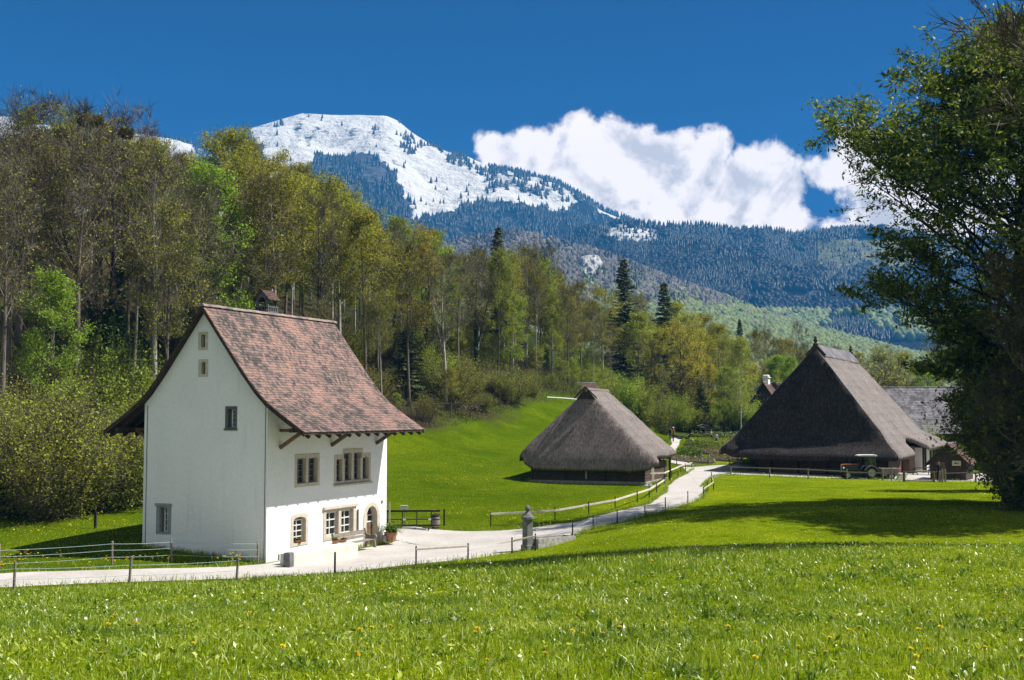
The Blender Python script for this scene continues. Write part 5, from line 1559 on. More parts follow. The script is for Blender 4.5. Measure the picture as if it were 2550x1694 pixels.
def make_spruce(seed, H, Rc, cb, dens=1.0):
    g = np.random.default_rng(seed); mb = MB()
    mb.tube([(0, 0, -.3), (0.05, 0, H * .5), (0, 0.03, H)], [H * .014, H * .008, .02], 7)
    Cn = []; Dn = []; nw = int(H * (1 - cb) / .44)
    for i in range(nw):
        t = i / nw; z = H * (cb + (1 - cb) * t); L0 = Rc * ((1 - t) ** .72) * (.55 + .45 * min(1, t * 5 + .4))
        for k in range(6):
            if g.random() < .10: continue
            a = k * 1.05 + i * .7 + g.normal(0, .25); L = L0 * (.55 + .6 * g.random()) + .15
            d = np.array([math.cos(a), math.sin(a), .05 - .30 * (1 - t) + g.normal(0, .06)])
            P, e = curve(np.array([0, 0, z + g.normal(0, .16)]), d, L, 4, g, .035 + .02 * t, .03)
            mb.tube(P, [.03 + .01 * (1 - t), .022, .016, .012, .006], 3, cap=False)
            m = int((8 + L * 17) * dens)
            for q in range(m):
                s = (q + g.random()) / m; b = lerp_path(P, min(.99, s)); w = (.35 + .3 * L * .3) * (1.05 - .75 * s)
                sd = np.array([-math.sin(a), math.cos(a), 0]) * (1 if g.random() < .5 else -1)
                v = sd * (.4 + .6 * g.random()) + d * .7 + np.array([0, 0, -.45 * g.random()])
                Cn.append(b + v * w * .45); Dn.append(v)
    Cn = np.array(Cn); Dn = np.array(Dn); Dn /= np.linalg.norm(Dn, axis=1)[:, None]
    n = len(Cn); s = np.cross(Dn, g.normal(size=(n, 3)) + np.array([0, 0, 1.5])); s /= np.linalg.norm(s, axis=1)[:, None]
    L = (.26 + .22 * g.random((n, 1))); w = .085 + .05 * g.random((n, 1))
    V = np.stack([Cn - Dn * L, Cn + s * w, Cn + Dn * L + np.array([0, 0, -.08]), Cn - s * w], 1).reshape(-1, 3)
    return H, [('trunk', mb.mesh('trunk', M['bark_dark'], True, False)), ('crown', npmesh('crown', V, np.arange(4 * n).reshape(n, 4), M['leaf_spruce']))]


def make_bush(seed, H, Rc, stems, leafk, leafs, leaf, twigk=5, arch_=.06, bark='twig', spread=.28):
    g = np.random.default_rng(seed); mb = MB(); T = []; D = []
    for i in range(stems):
        a = g.random() * 6.28; o = g.random() ** .6
        d = np.array([math.cos(a) * o * .75 * Rc / H * 1.6, math.sin(a) * o * .75 * Rc / H * 1.6, 1.0])
        L = H * (.72 + .36 * g.random()) * (1.05 - .28 * o)
        b = np.array([math.cos(a), math.sin(a), 0]) * .35 * Rc * o * g.random() + np.array([0, 0, -.2])
        P, e = curve(b, d, L, 7, g, -arch_ * o, .07)
        r = .02 + .022 * g.random() * H / 8
        mb.tube(P, [r * (1 - q / 8) for q in range(8)], 4, cap=False)
        for q in range(22):
            s = .06 + .94 * g.random(); p = lerp_path(P, min(.99, s)); v = (P[-1] - P[2]) / np.linalg.norm(P[-1] - P[2]) + g.normal(size=3) * .5
            T.append(p); D.append(v)
    T = np.array(T); D = np.array(D); out = [('stems', mb.mesh('stems', M[bark], True, False))]
    i = np.repeat(np.arange(len(T)), twigk)
    V, Fq = ribbons(T[i], D[i] + g.normal(size=(len(i), 3)) * .45 + np.array([0, 0, .15]), H * .16, .010, g)
    out.append(('twigs', npmesh('twigs', V, Fq, M['twig'])))
    if leafk:
        i = np.repeat(np.arange(len(T)), leafk)
        cn = T[i] + D[i] * g.random((len(i), 1)) * H * .15 + g.normal(size=(len(i), 3)) * spread
        V, Fq = leaf_cloud(cn, leafs, leafs * .5, g, .5)
        out.append(('crown', npmesh('crown', V, Fq, M[leaf])))
    return H, out


ROUND = [(0, .62), (.25, 1), (.55, .95), (.8, .66), (1, .22)]
TALL = [(0, .55), (.3, .95), (.6, 1), (.85, .7), (1, .25)]
CONE = [(0, .8), (.15, 1), (.5, .72), (.8, .4), (1, .1)]
PROTO = {}
PROTO['bare'] = [make_tree(11 + i, 23, .30 + .04 * (i % 3), (.40, .48, .36, .44)[i], 5.0, TALL, 20, (.45, 1.15), (5, 3), 2, .11, ('bark_dark', 'bark', 'bark_pale', 'bark_dark')[i], 'leaf_yellow', twigk=4, twigL=1.2, forks=(1, 0, 1, 2)[i], wob=.02, ivy=(.5, 0, 0, .35)[i]) for i in range(4)]
PROTO['mistletoe'] = [make_tree(31 + i, 25, .34, .42, 4.6, TALL, 18, (.5, 1.2), (5, 3), 0, 0, 'bark_dark', None, twigk=4, twigL=1.1, forks=1, wob=.025, ivy=.75, mistle=(6, 4)[i]) for i in range(2)]
PROTO['olive'] = [make_tree(41 + i, 22, .27, (.44, .50, .40)[i], 4.8, TALL, 20, (.4, 1.1), (5, 3), 14, .105, ('bark', 'bark_pale', 'bark')[i], 'leaf_olive', spread=.4, twigk=5, twigL=1.1, forks=(0, 1, 1)[i]) for i in range(3)]
PROTO['yellow'] = [make_tree(51 + i, 22, .27, (.40, .46, .36, .42)[i], 5.0, ROUND, 22, (.3, 1.05), (5, 3), 24, .115, ('bark', 'bark_pale', 'bark_pale', 'bark')[i], 'leaf_yellow', spread=.38, twigk=3, forks=(0, 1, 0, 0)[i]) for i in range(4)]
PROTO['fresh'] = [make_tree(61 + i, 18, .22, (.18, .25, .12)[i], 4.2, ROUND, 20, (.25, 1.0), (5, 3), 30, .12, 'bark', 'leaf_fresh', spread=.36, twigk=2) for i in range(3)]
PROTO['gold'] = [make_tree(71 + i, 21, .38, (.25, .30)[i], 6.6, ROUND, 18, (.25, 1.0), (6, 3), 20, .11, 'bark_dark', 'leaf_gold', spread=.36, twigk=4, wob=.03, forks=1) for i in range(2)]
PROTO['spruce'] = [make_spruce(81, 30, 4.6, .10), make_spruce(82, 26, 4.0, .06), make_spruce(83, 18, 4.6, .02, 1.3)]
PROTO['birch'] = [make_tree(91, 20, .17, .22, 3.6, ROUND, 22, (.55, 1.15), (5, 3), 20, .10, 'bark_birch', 'leaf_yellow', spread=.5, twigk=2, limbup=.02, pendulous=.10)]
PROTO['pole'] = [make_tree(95 + i, 20, .13, .45, 2.6, TALL, 14, (.4, 1.0), (4, 2), (3, 9)[i], .10, 'bark_pale', 'leaf_yellow', spread=.45, twigk=5, wob=.01) for i in range(2)]
PROTO['willow'] = [make_bush(101 + i, 8, 4.6, 64, 10, .075, 'leaf_willow', 6) for i in range(2)]
PROTO['shrub'] = [make_bush(111 + i, 6, 3.2, 36, 22, .085, 'leaf_fresh', 3) for i in range(2)]
PROTO['brown_shrub'] = [make_bush(121 + i, 6, 3.0, 36, 7, .08, 'leaf_olive', 7) for i in range(2)]


def true_height(parts):
    z = []
    for _, me in parts:
        a = np.empty(len(me.vertices) * 3, np.float32); me.vertices.foreach_get('co', a); z.append(np.quantile(a[2::3], .999))
    return float(max(z))


for k_ in PROTO: PROTO[k_] = [(true_height(p_[1]), p_[1]) for p_ in PROTO[k_]]
print('prototypes', sum(len(m.polygons) for k in PROTO.values() for p in k for _, m in p[1]))

NAMES = dict(bare='bare_tree', mistletoe='mistletoe_tree', olive='budding_tree', yellow='spring_tree', fresh='green_tree', gold='golden_tree', spruce='spruce', birch='birch', pole='slender_tree', willow='willow_bush', shrub='green_shrub', brown_shrub='brown_shrub')
TREES = []
_tr = random.Random(8)


def place(kind, x, y, H, wide=1.0, var=None, rz=None, label=None, z=None):
    pr = PROTO[kind]; k = _tr.randrange(len(pr)) if var is None else var
    h0, parts = pr[k]
    s = H / h0
    t = thing(NAMES[kind], None, 'bush' if kind in ('willow', 'shrub', 'brown_shrub') else 'tree', (x, y, (gz(x, y) if z is None else z) - .05), _tr.random() * 6.28 if rz is None else rz)
    t.scale = (s * wide, s * wide, s)
    for nm, me in parts: link(nm, me, t)
    TREES.append((t, kind, k, x, y, H, label))
    return t


def plant(kind, u, Y, vtop, wide=1.0, var=None, label=None, rz=None):
    p = at(u, vtop, Y); z = gz(p[0], p[1])
    return place(kind, p[0], p[1], max(1.5, p[2] - z), wide, var, rz, label)


# named individuals
plant('spruce', 1015, 139, 800, 1.25, 2, 'dense dark spruce just right of the white house roof')
plant('spruce', 1553, 206, 638, 1.15, 0, 'tallest dark spruce, standing behind the small thatched hut')
plant('spruce', 1653, 213, 700, 1.15, 1, 'second tall spruce, right of the tallest one')
plant('spruce', 1240, 186, 562, 1.1, 1, 'spruce tip rising over the forest left of the rock cliff')
plant('spruce', 1746, 187, 948, 1.0, 2, 'small dark spruce left of the white-barked birch')
plant('spruce', 1842, 262, 792, .8, 1, 'narrow dark spruce tip above the birch crown')
plant('birch', 1842, 178, 832, .95, 0, 'birch with a white trunk left of the farmhouse thatch')
plant('fresh', 1815, 188, 905, 1.25, 0, 'leafy bright green tree behind the birch trunk')
plant('fresh', 1845, 186, 940, .8, 1, 'bright green tree left of the small brown-roofed house')
plant('fresh', 1240, 152, 612, .72, 1, 'tall narrow bright green tree in the middle of the forest edge')
plant('gold', 1065, 148, 545, .75, 0, 'dark-limbed oak with golden leaves right of the white house')
plant('gold', 1735, 202, 812, .9, 1, 'golden-leaved oak left of the birch')
plant('gold', 1640, 206, 800, .7, 0, 'golden tree in front of the second tall spruce')
plant('pole', 1646, 178, 905, .8, 1, 'thin pale-stemmed tree carrying the white notice')
plant('mistletoe', 305, 112, 238, 1.0, 0, 'tall ivy-clad tree crowned with round mistletoe balls')
plant('mistletoe', 150, 114, 218, 1.0, 1, 'tall dark ivy tree with mistletoe at the upper left')
plant('bare', 60, 108, 215, 1.0, 1, 'bare pale-trunked tree near the left edge of the forest')
plant('bare', 395, 104, 330, .8, 2, 'pale double-trunked tree rising behind the left eave of the white house')
plant('bare', 272, 100, 330, 1.2, 0, 'gnarled bare tree with forking black limbs left of the white house')
plant('yellow', 590, 128, 310, .95, 0, 'highest yellow-green tree of the forest, above the white house ridge')
plant('yellow', 690, 122, 355, 1.0, 1, 'large yellow-green tree behind the white house chimney')
plant('yellow', 850, 138, 430, 1.05, 2, 'yellow-green tree above the far end of the tiled roof')
for u, Y, vt, kd, w in [(1310, 172, 580, 'bare', .8), (1360, 176, 600, 'bare', .85), (1335, 166, 640, 'olive', .8), (1400, 182, 700, 'olive', .8), (1450, 190, 690, 'olive', .9), (1500, 196, 705, 'yellow', .9), (1475, 180, 760, 'pole', .8), (1520, 190, 800, 'pole', .8),
                        (1590, 215, 720, 'olive', .9), (1620, 196, 840, 'olive', .8), (1690, 220, 745, 'yellow', 1.0), (1720, 226, 770, 'gold', .9), (1760, 235, 775, 'yellow', 1.0), (1790, 215, 800, 'yellow', .9), (1690, 196, 890, 'brown_shrub', 1.2),
                        (1880, 238, 812, 'olive', .9), (1925, 232, 835, 'olive', 1.0), (1905, 245, 800, 'bare', .6), (1950, 250, 838, 'yellow', 1.0), (1985, 236, 792, 'bare', .55), (2000, 250, 850, 'yellow', .8), (1925, 218, 900, 'yellow', .7), (1965, 212, 905, 'fresh', .8),
                        (2160, 195, 862, 'brown_shrub', 1.5), (2205, 205, 850, 'olive', 1.3), (2260, 200, 872, 'yellow', 1.2), (2330, 205, 850, 'olive', 1.2), (2400, 215, 830, 'yellow', 1.2), (2480, 212, 810, 'olive', 1.3), (2560, 205, 790, 'yellow', 1.3), (2300, 180, 900, 'fresh', 1.0), (2120, 240, 870, 'olive', 1.2),
                        (1340, 200, 690, 'yellow', .9), (1430, 215, 720, 'yellow', .9), (1560, 226, 760, 'yellow', 1.0), (1610, 232, 770, 'olive', 1.0), (1660, 240, 790, 'yellow', .9), (2040, 262, 850, 'olive', .9), (2080, 258, 845, 'bare', .7)]:
    plant(kd, u, Y, vt, w)
# bushes along the forest edge
for u, Y, vt, kd, w, lab in [(205, 76, 930, 'willow', 1.15, 'biggest spreading willow bush left of the white house'), (45, 79, 925, 'willow', 1.1, 'willow bush at the left edge of the meadow'), (-90, 80, 900, 'willow', 1.0, None), (125, 73, 985, 'willow', 1.25, 'low willow bush in front between the two largest willows'), (275, 77, 1000, 'willow', 1.1, 'low willow bush between the biggest willow and the white gable'), (335, 80, 1060, 'willow', 1.0, None), (-20, 74, 1000, 'willow', 1.2, None), (335, 84, 1010, 'brown_shrub', 1.1, 'brown twiggy bush close behind the shaded gable of the white house'),
                             (120, 90, 880, 'brown_shrub', 1.3, 'brown bush rising behind the willow bushes'), (290, 97, 800, 'shrub', .9, 'light green shrub under the gnarled bare tree'), (400, 93, 930, 'brown_shrub', 1.0, None),
                             (1130, 141, 860, 'willow', 1.0, 'tall yellow-green bush above the brush pile right of the white house'), (1180, 146, 905, 'willow', .9, None), (1085, 143, 840, 'shrub', .9, None), (1275, 148, 905, 'willow', 1.15, 'round olive bush at the top of the meadow'), (1225, 150, 915, 'brown_shrub', 1.2, None), (1325, 153, 918, 'brown_shrub', .9, 'brown twiggy bush at the right end of the forest edge'), (975, 140, 930, 'brown_shrub', 1.0, None), (940, 132, 900, 'brown_shrub', 1.2, None),
                             (1374, 166, 925, 'shrub', .9, 'bright green shrub beside the white barrier rail'), (1432, 172, 938, 'shrub', .9, 'grey-green bush above the dark field shed'), (1560, 170, 930, 'shrub', 1.1, 'leafy green bush right of the small hut ridge'), (1600, 172, 950, 'shrub', 1.0, None), (1650, 168, 985, 'brown_shrub', .8, None), (1680, 185, 975, 'shrub', 1.0, None), (1710, 186, 1000, 'shrub', .9, None), (1800, 189, 1050, 'brown_shrub', .8, 'reddish brown shrub right of the garden stand'),
                             (2300, 146, 1052, 'shrub', .9, 'rounded green bush over the right eave of the farmhouse'), (1520, 172, 950, 'brown_shrub', .8, None), (1490, 176, 935, 'shrub', .8, None)]:
    plant(kd, u, Y, vt, w, None, lab)

# scattered forest on the slope
cand = []
_fr = random.Random(21)
fixed = [(x, y) for _, k, _, x, y, _, _ in TREES if k not in ('willow', 'shrub', 'brown_shrub')]
acc = []
for _ in range(9000):
    Y = _fr.uniform(80, 232); u = _fr.uniform(-140, 1420)
    x, y = PX(u, Y); d = hill_d(x, y)
    if d < 2.5 or d > 62: continue
    sp = 5.1 if d < 24 else 6.6
    if any((x - a) ** 2 + (y - b) ** 2 < sp * sp for a, b in acc): continue
    if any((x - a) ** 2 + (y - b) ** 2 < 9 for a, b in fixed): continue
    acc.append((x, y)); cand.append((x, y, u, d))
print('forest', len(cand))
TOP = [(-150, 225), (0, 255), (100, 240), (200, 250), (330, 262), (420, 330), (480, 360), (540, 330), (600, 320), (700, 370), (800, 400), (870, 440), (960, 510), (1050, 545), (1150, 600), (1250, 595), (1340, 600), (1420, 700)]
for x, y, u, d in cand:
    r = _fr.random()
    if u < 520: mix_ = (('bare', .42), ('olive', .58), ('yellow', .86), ('mistletoe', .92), ('fresh', 1))
    elif u < 960: mix_ = (('yellow', .54), ('olive', .68), ('bare', .82), ('fresh', .92), ('pole', 1))
    else: mix_ = (('olive', .20), ('bare', .38), ('yellow', .72), ('fresh', .87), ('pole', 1))
    kd = next(k for k, p_ in mix_ if r <= p_)
    H = _fr.uniform(19, 25)
    if d < 7 and _fr.random() < .35: H *= .55
    vt = np.interp(u, [a for a, _ in TOP], [b for _, b in TOP]) + _fr.uniform(5, 75)
    zt = at(u, vt, y)[2] - gz(x, y)
    H = max(9, min(H * 1.1, zt))
    place(kd, x, y, H, _fr.uniform(.75, 1.0))

# young trees and shrubs under the edge of the wood
for _ in range(2600):
    Y = _fr.uniform(84, 215); u = _fr.uniform(-60, 1440)
    x, y = PX(u, Y); d = hill_d(x, y)
    if d < .5 or d > 17: continue
    if any((x - a) ** 2 + (y - b) ** 2 < 9 for a, b in acc + fixed): continue
    if sum(1 for t_ in TREES if t_[6] == '') > 95: break
    acc.append((x, y)); r = _fr.random()
    kd = 'yellow' if r < .34 else 'fresh' if r < .55 else 'brown_shrub' if r < .72 else 'shrub' if r < .86 else 'willow'
    place(kd, x, y, _fr.uniform(2.2, 6.0), _fr.uniform(1.0, 1.35), label='')
print('trees', len(TREES))

# the wood closing the valley behind the huts and the garden
bk2 = []
for _ in range(4000):
    if len(bk2) >= 95: break
    Y = _fr.uniform(196, 292); u = _fr.uniform(1400, 2130)
    x, y = PX(u, Y)
    if any((x - a) ** 2 + (y - b) ** 2 < 22 for a, b in bk2 + fixed): continue
    vt = np.interp(u, [1400, 1550, 1650, 1750, 1850, 2000, 2130], [735, 745, 760, 795, 830, 860, 880]) + _fr.uniform(10, 90)
    H = at(u, vt, y)[2] - gz(x, y)
    if H < 4: continue
    bk2.append((x, y)); r = _fr.random()
    place('yellow' if r < .42 else 'olive' if r < .58 else 'fresh' if r < .72 else 'gold' if r < .86 else 'bare', x, y, min(H, 21), _fr.uniform(.85, 1.15))
for _ in range(60):
    u = _fr.uniform(1440, 1900); Y = _fr.uniform(186, 232); x, y = PX(u, Y)
    place(_fr.choice(['shrub', 'brown_shrub', 'willow', 'fresh']), x, y, _fr.uniform(2.5, 6), _fr.uniform(1.1, 1.5), label='')

# labels for the rest of the trees: each is told apart by kind, by what it stands behind and by its order there
KS = dict(yellow='young yellow-green tree', fresh='young bright green tree', willow='small willow bush', shrub='small green shrub', brown_shrub='small brown shrub')
KW = dict(bare='bare grey-brown tree', mistletoe='dark ivy-clad tree with mistletoe', olive='tree with olive spring buds', yellow='yellow-green spring tree', fresh='fresh green leafy tree', gold='golden-leaved tree', spruce='dark spruce', birch='white-barked birch', pole='slender pale-stemmed tree', willow='yellow-green willow bush', shrub='leafy green shrub', brown_shrub='brown twiggy shrub')


def zone(u):
    for a, s in ((120, 'at the left picture edge'), (300, 'above the big willow'), (480, 'left of the tiled roof'), (640, 'above the white gable'), (800, 'above the tiled ridge'), (980, 'beyond the tiled roof'), (1120, 'above the dark spruce'),
                 (1290, 'above the meadow top'), (1420, 'left of the small hut'), (1600, 'behind the small hut'), (1780, 'behind the garden'), (2030, 'behind the farmhouse slope'), (2240, 'behind the farmhouse ridge'), (9999, 'behind the shingled barn')):
        if u < a: return s


ordn = ['first', 'second', 'third', 'fourth', 'fifth', 'sixth', 'seventh', 'eighth', 'ninth', 'tenth', 'eleventh', 'twelfth', 'thirteenth', 'fourteenth', 'fifteenth', 'sixteenth', 'seventeenth', 'eighteenth', 'nineteenth', 'twentieth']
GRP = {}
for rec in TREES:
    t, kd, k, x, y, H, lab = rec
    if lab: t['label'] = lab; continue
    GRP.setdefault((kd, lab, zone(uv_of((x, y, gz(x, y)))[0])), []).append(rec)
for (kd, lab_, zn), L in GRP.items():
    L.sort(key=lambda r: uv_of((r[3], r[4], gz(r[3], r[4])))[0])
    for i, rec in enumerate(L):
        w = KW[kd] if lab_ is None else KS[kd]
        rec[0]['label'] = (w + ' ' + zn) if len(L) == 1 else '%s %s, %s from the left' % (w, zn, ordn[min(i, 19)])
        rec[0]['group'] = 'trees of the forest and valley' if kd not in ('willow', 'shrub', 'brown_shrub') else 'bushes along the forest edge'

# the big broadleaf tree on the right and its neighbours
BS = [(0, .10), (.10, .20), (.22, .38), (.34, .88), (.48, 1.08), (.58, 1.04), (.68, .86), (.8, .60), (.88, .48), (.95, .34), (1, .12)]


def tree_thing(name, label, x, y, parts, rz=0.0, cat='tree'):
    t = thing(name, label, cat, (x, y, gz(x, y) - .05), rz)
    for nm, me in parts[1]: link(nm, me, t)
    return t


bt = make_tree(301, 31.5, .55, .09, 10.4, BS, 84, (-.02, 1.2), (8, 5), 27, .17, 'bark_dark', 'leaf_dark', keepf=.86, spread=.32, twigk=2, twigL=.8, up=1.1, asp=.38, limbup=.05, wob=.006, topk=.99)
p = PX(2520, 75); bk = 31.3 / true_height(bt[1]); tree_thing('broadleaf_tree', 'huge dark green broadleaf tree filling the right side of the picture', p[0], p[1], bt, 1.1).scale = (bk * 1.22, bk * 1.22, bk * .985)
hz = make_tree(302, 12.5, .18, .10, 4.6, ROUND, 26, (.15, 1.1), (6, 4), 6, .16, 'bark_pale', 'leaf_hazel', spread=.4, twigk=7, twigL=1.0, up=.4, forks=2)
p = PX(2590, 66); tree_thing('hazel_tree', 'twiggy olive tree in front of the huge dark tree at the right edge', p[0], p[1], hz, .3)
hz2 = make_tree(303, 9.5, .15, .05, 4.2, ROUND, 24, (.0, 1.0), (6, 4), 10, .15, 'bark', 'leaf_hazel', spread=.4, twigk=4, twigL=.9, up=.4, forks=1)
p = PX(2555, 69); db = make_bush(307, 8.5, 4.0, 60, 20, .11, 'leaf_hazel', 5, bark='bark'); tree_thing('dark_bush', 'dark leafy bush hiding the foot of the huge dark tree', p[0], p[1], db, 2.9, 'bush')
p = PX(2525, 93); tree_thing('hazel_tree', 'low dark leafy tree in front of the timber shed', p[0], p[1], hz2, 2.0)
p = PX(2640, 70); tree_thing('hazel_tree', 'dark leafy tree cut off by the right edge of the picture', p[0], p[1], hz2, 4.0)
sh1 = make_tree(304, 35, .42, .42, 4.6, TALL, 30, (.3, 1.1), (6, 4), 14, .24, 'bark_dark', 'leaf_dark', spread=.4, twigk=4, twigL=1.0, up=.6)
tree_thing('broadleaf_tree', 'tall tree outside the right edge that shades the meadow crest', 19.2, 27.3, sh1, .4)
p = PX(2985, 64); tree_thing('broadleaf_tree', 'dark tree just outside the right edge that shades the far meadow', p[0], p[1], hz, 2.7).scale = (1.9, 1.9, 1.75)
sh2 = make_tree(305, 24, .30, .45, 6.2, TALL, 22, (.15, 1.0), (6, 4), 0, 0, 'bark', None, twigk=7, twigL=1.0, forks=1)
tree_thing('bare_tree', 'bare tree whose fine twigs hang into the top right corner', 20.6, 38.0, sh2, 2.2)

# yellow hedge behind the shed
a_ = PX(2352, 139); b_ = PX(2500, 141)
g = np.random.default_rng(5); k = 9000; s = g.random(k)
cn = np.stack([a_[0] + (b_[0] - a_[0]) * s, a_[1] + (b_[1] - a_[1]) * s + g.normal(0, .5, k), 0 * s], 1)
cn[:, 2] = ground(cn[:, 0], cn[:, 1]) + (2.7 + .5 * fbm(s * 14, s * 0, 3, 4)) * (g.random(k) ** .6)
c0 = np.array([a_[0], a_[1], gz(*a_)])
V, Fq = leaf_cloud(cn - c0, .15, .10, g, .4)
hd_ = thing('hedge', 'yellow-green clipped hedge behind the timber shed', 'hedge', c0)
link('leaves', npmesh('leaves', V, Fq, M['leaf_hedge']), hd_)

# heaps at the forest edge
for (u, Y, n, w, h, mt, nm, lab, cat, sd) in [(287, 80, 26, 1.4, .9, 'rubble', 'rock_pile', 'small pile of pale rocks under the bushes left of the white house', 'rocks', 3), (1105, 138.5, 60, 4.2, .9, 'twig', 'brush_pile', 'long brown brush pile at the edge of the meadow right of the white house', 'brush pile', 4), (1420, 99, 6, .35, .2, 'rubble', 'rock_pile', 'few low stones at the right corner of the small thatched hut', 'rocks', 5)]:
    p = PX(u, Y) if nm != 'rock_pile' or sd == 3 else W(1612, 1212)
    g = np.random.default_rng(sd); m = MB()
    for i in range(n):
        c = np.array([g.normal(0, w * .5), g.normal(0, min(.5, w * .4)), abs(g.normal(0, h * .4))])
        if mt == 'twig':
            d = g.normal(size=3) * np.array([1, 1, .3]); d /= np.linalg.norm(d); m.tube([c - d * .9, c, c + d * .9], [.05, .06, .03], 5)
        else:
            r = .14 + .16 * g.random()
            bm = bmesh.new(); bmesh.ops.create_icosphere(bm, subdivisions=1, radius=r)
            m.add([c + np.array(v.co) * np.array([1.2, 1, .75]) + g.normal(size=3) * r * .14 for v in bm.verts], [[v.index for v in f.verts] for f in bm.faces]); bm.free()
    tag(m.build(nm, M[mt], None, loc=(*p, gz(*p))), lab, cat)

# brushwood and low green growth on the forest floor
g = np.random.default_rng(77)
n = 120000
Y = 78 + 130 * g.random(n) ** 1.1; u = -160 + 1620 * g.random(n)
x = (u - 1275) / F * Y * 1.0; d = hill_d(x, Y)
cl = vnoise(x * .22, Y * .22, 3)
ok = (d > -1) & (d < 30) & (g.random(n) < .25 + .9 * cl)
x, Y, d, cl = x[ok], Y[ok], d[ok], cl[ok]
z = ground(x, Y)
P = np.stack([x, Y, z], 1); D = g.normal(size=(len(x), 3)) * .35 + np.array([0, 0, 1.0])
V, Fq = ribbons(P, D, .8 + 2.4 * cl, .016, g)
tag(link('brushwood', npmesh('brushwood', V, Fq, M['twig'])), kind='stuff')
i = g.choice(len(P), 150000); hgt = g.random(150000) * (.5 + 3.0 * vnoise(P[i, 0] * .16, P[i, 1] * .16, 9) ** 2)
i = i; cn = P[i] + np.stack([g.normal(0, .7, len(i)), g.normal(0, .7, len(i)), hgt + .1], 1)
gr_ = vnoise(P[i, 0] * .1, P[i, 1] * .1, 12) > .47
V, Fq = leaf_cloud(cn[gr_], .075, .05, g, .5)
tag(link('undergrowth', npmesh('undergrowth', V, Fq, M['leaf_floor'])), kind='stuff')

# ------------------------------------------------------------------ grass of the near meadow
def inside(x, y, P):
    c = np.zeros(len(x), bool); j = len(P) - 1
    for i in range(len(P)):
        yi, yj = P[i][1], P[j][1]
        k = (yi > y) != (yj > y)
        c ^= k & (x < (P[j][0] - P[i][0]) * (y - yi) / (yj - yi + 1e-12) + P[i][0]); j = i
    return c


def frame_poly(o, ang, x0, x1, y0, y1):
    c, s = math.cos(ang), math.sin(ang)
    return [(o[0] + x * c - y * s, o[1] + x * s + y * c) for x, y in ((x0, y0), (x1, y0), (x1, y1), (x0, y1))]


KEEP_OUT = [np.concatenate([a, b[::-1]]) for a, b in PATHS] + [frame_poly(HO, HA, -.05, HL, 0, 7.5), frame_poly(HO, HA, -.6, 5, -2.6, 0), frame_poly(HU, HUA, -.1, 8.4, -.1, 10.4), frame_poly(BG, BGA, -1, 29, -8, 9)]


def field(n, Y0, Y1, pw, um, seed):
    g = np.random.default_rng(seed)
    Y = Y0 + (Y1 - Y0) * g.random(n) ** pw
    w = .4286 * Y + um
    x = (g.random(n) * 2 - 1) * w
    ok = np.ones(n, bool)
    for P in KEEP_OUT: ok &= ~inside(x, Y, P)
    return x[ok], Y[ok], g


def blades(x, y, h, w, g, lean=.62):
    n = len(x); z = ground(x, y)
    a = g.random(n) * 6.28; d = np.stack([np.cos(a), np.sin(a), 0 * a], 1); l = (g.random((n, 1)) ** 1.3) * lean * 2 * h[:, None]
    b = g.random(n) * 6.28; s = np.stack([np.cos(b), np.sin(b), 0 * b], 1) * w[:, None]
    B = np.stack([x, y, z - .01], 1); up = np.array([0, 0, 1.0])
    Mi = B + d * l * .38 + up * h[:, None] * .58; T = B + d * l + up * h[:, None] * (1.0 - .35 * (l / h[:, None]) ** 2 * .5)
    V = np.stack([B - s * .7, B + s * .7, Mi + s, Mi - s, T + s * .12, T - s * .12], 1).reshape(-1, 3)
    k = np.arange(n)[:, None] * 6
    Fq = np.concatenate([k + np.array([0, 1, 2, 3]), k + np.array([3, 2, 4, 5])], 1).reshape(-1, 4)
    return V, Fq


def grassmat(name, c1, c2, c3, c4):
    m, t, out = newmat(name)
    g = t.n('ShaderNodeNewGeometry')
    col = t.ramp(g.outputs['Random Per Island'], [(0, c1), (.5, c2), (.86, c3), (1, c4)])
    pn = t.noise(g.outputs['Position'], .8, 6, .68)
    col = t.mix(1.0, col, t.ramp(pn, [(.32, (.42, .52, .45)), (.5, (.95, .97, .9)), (.68, (1.30, 1.18, 1.2))]), 'MULTIPLY')
    p = t.n('ShaderNodeBsdfPrincipled'); p.inputs['Roughness'].default_value = .36; p.inputs['Specular IOR Level'].default_value = .5
    t.l(col, p.inputs['Base Color'])
    tr = t.n('ShaderNodeBsdfTranslucent'); t.l(t.mix(1.0, col, (1.0, 1.0, .5), 'MULTIPLY'), tr.inputs[0])
    mx = t.n('ShaderNodeMixShader'); mx.inputs[0].default_value = .35
    t.l(p.outputs[0], mx.inputs[1]); t.l(tr.outputs[0], mx.inputs[2]); t.l(mx.outputs[0], out.inputs[0])
    return m


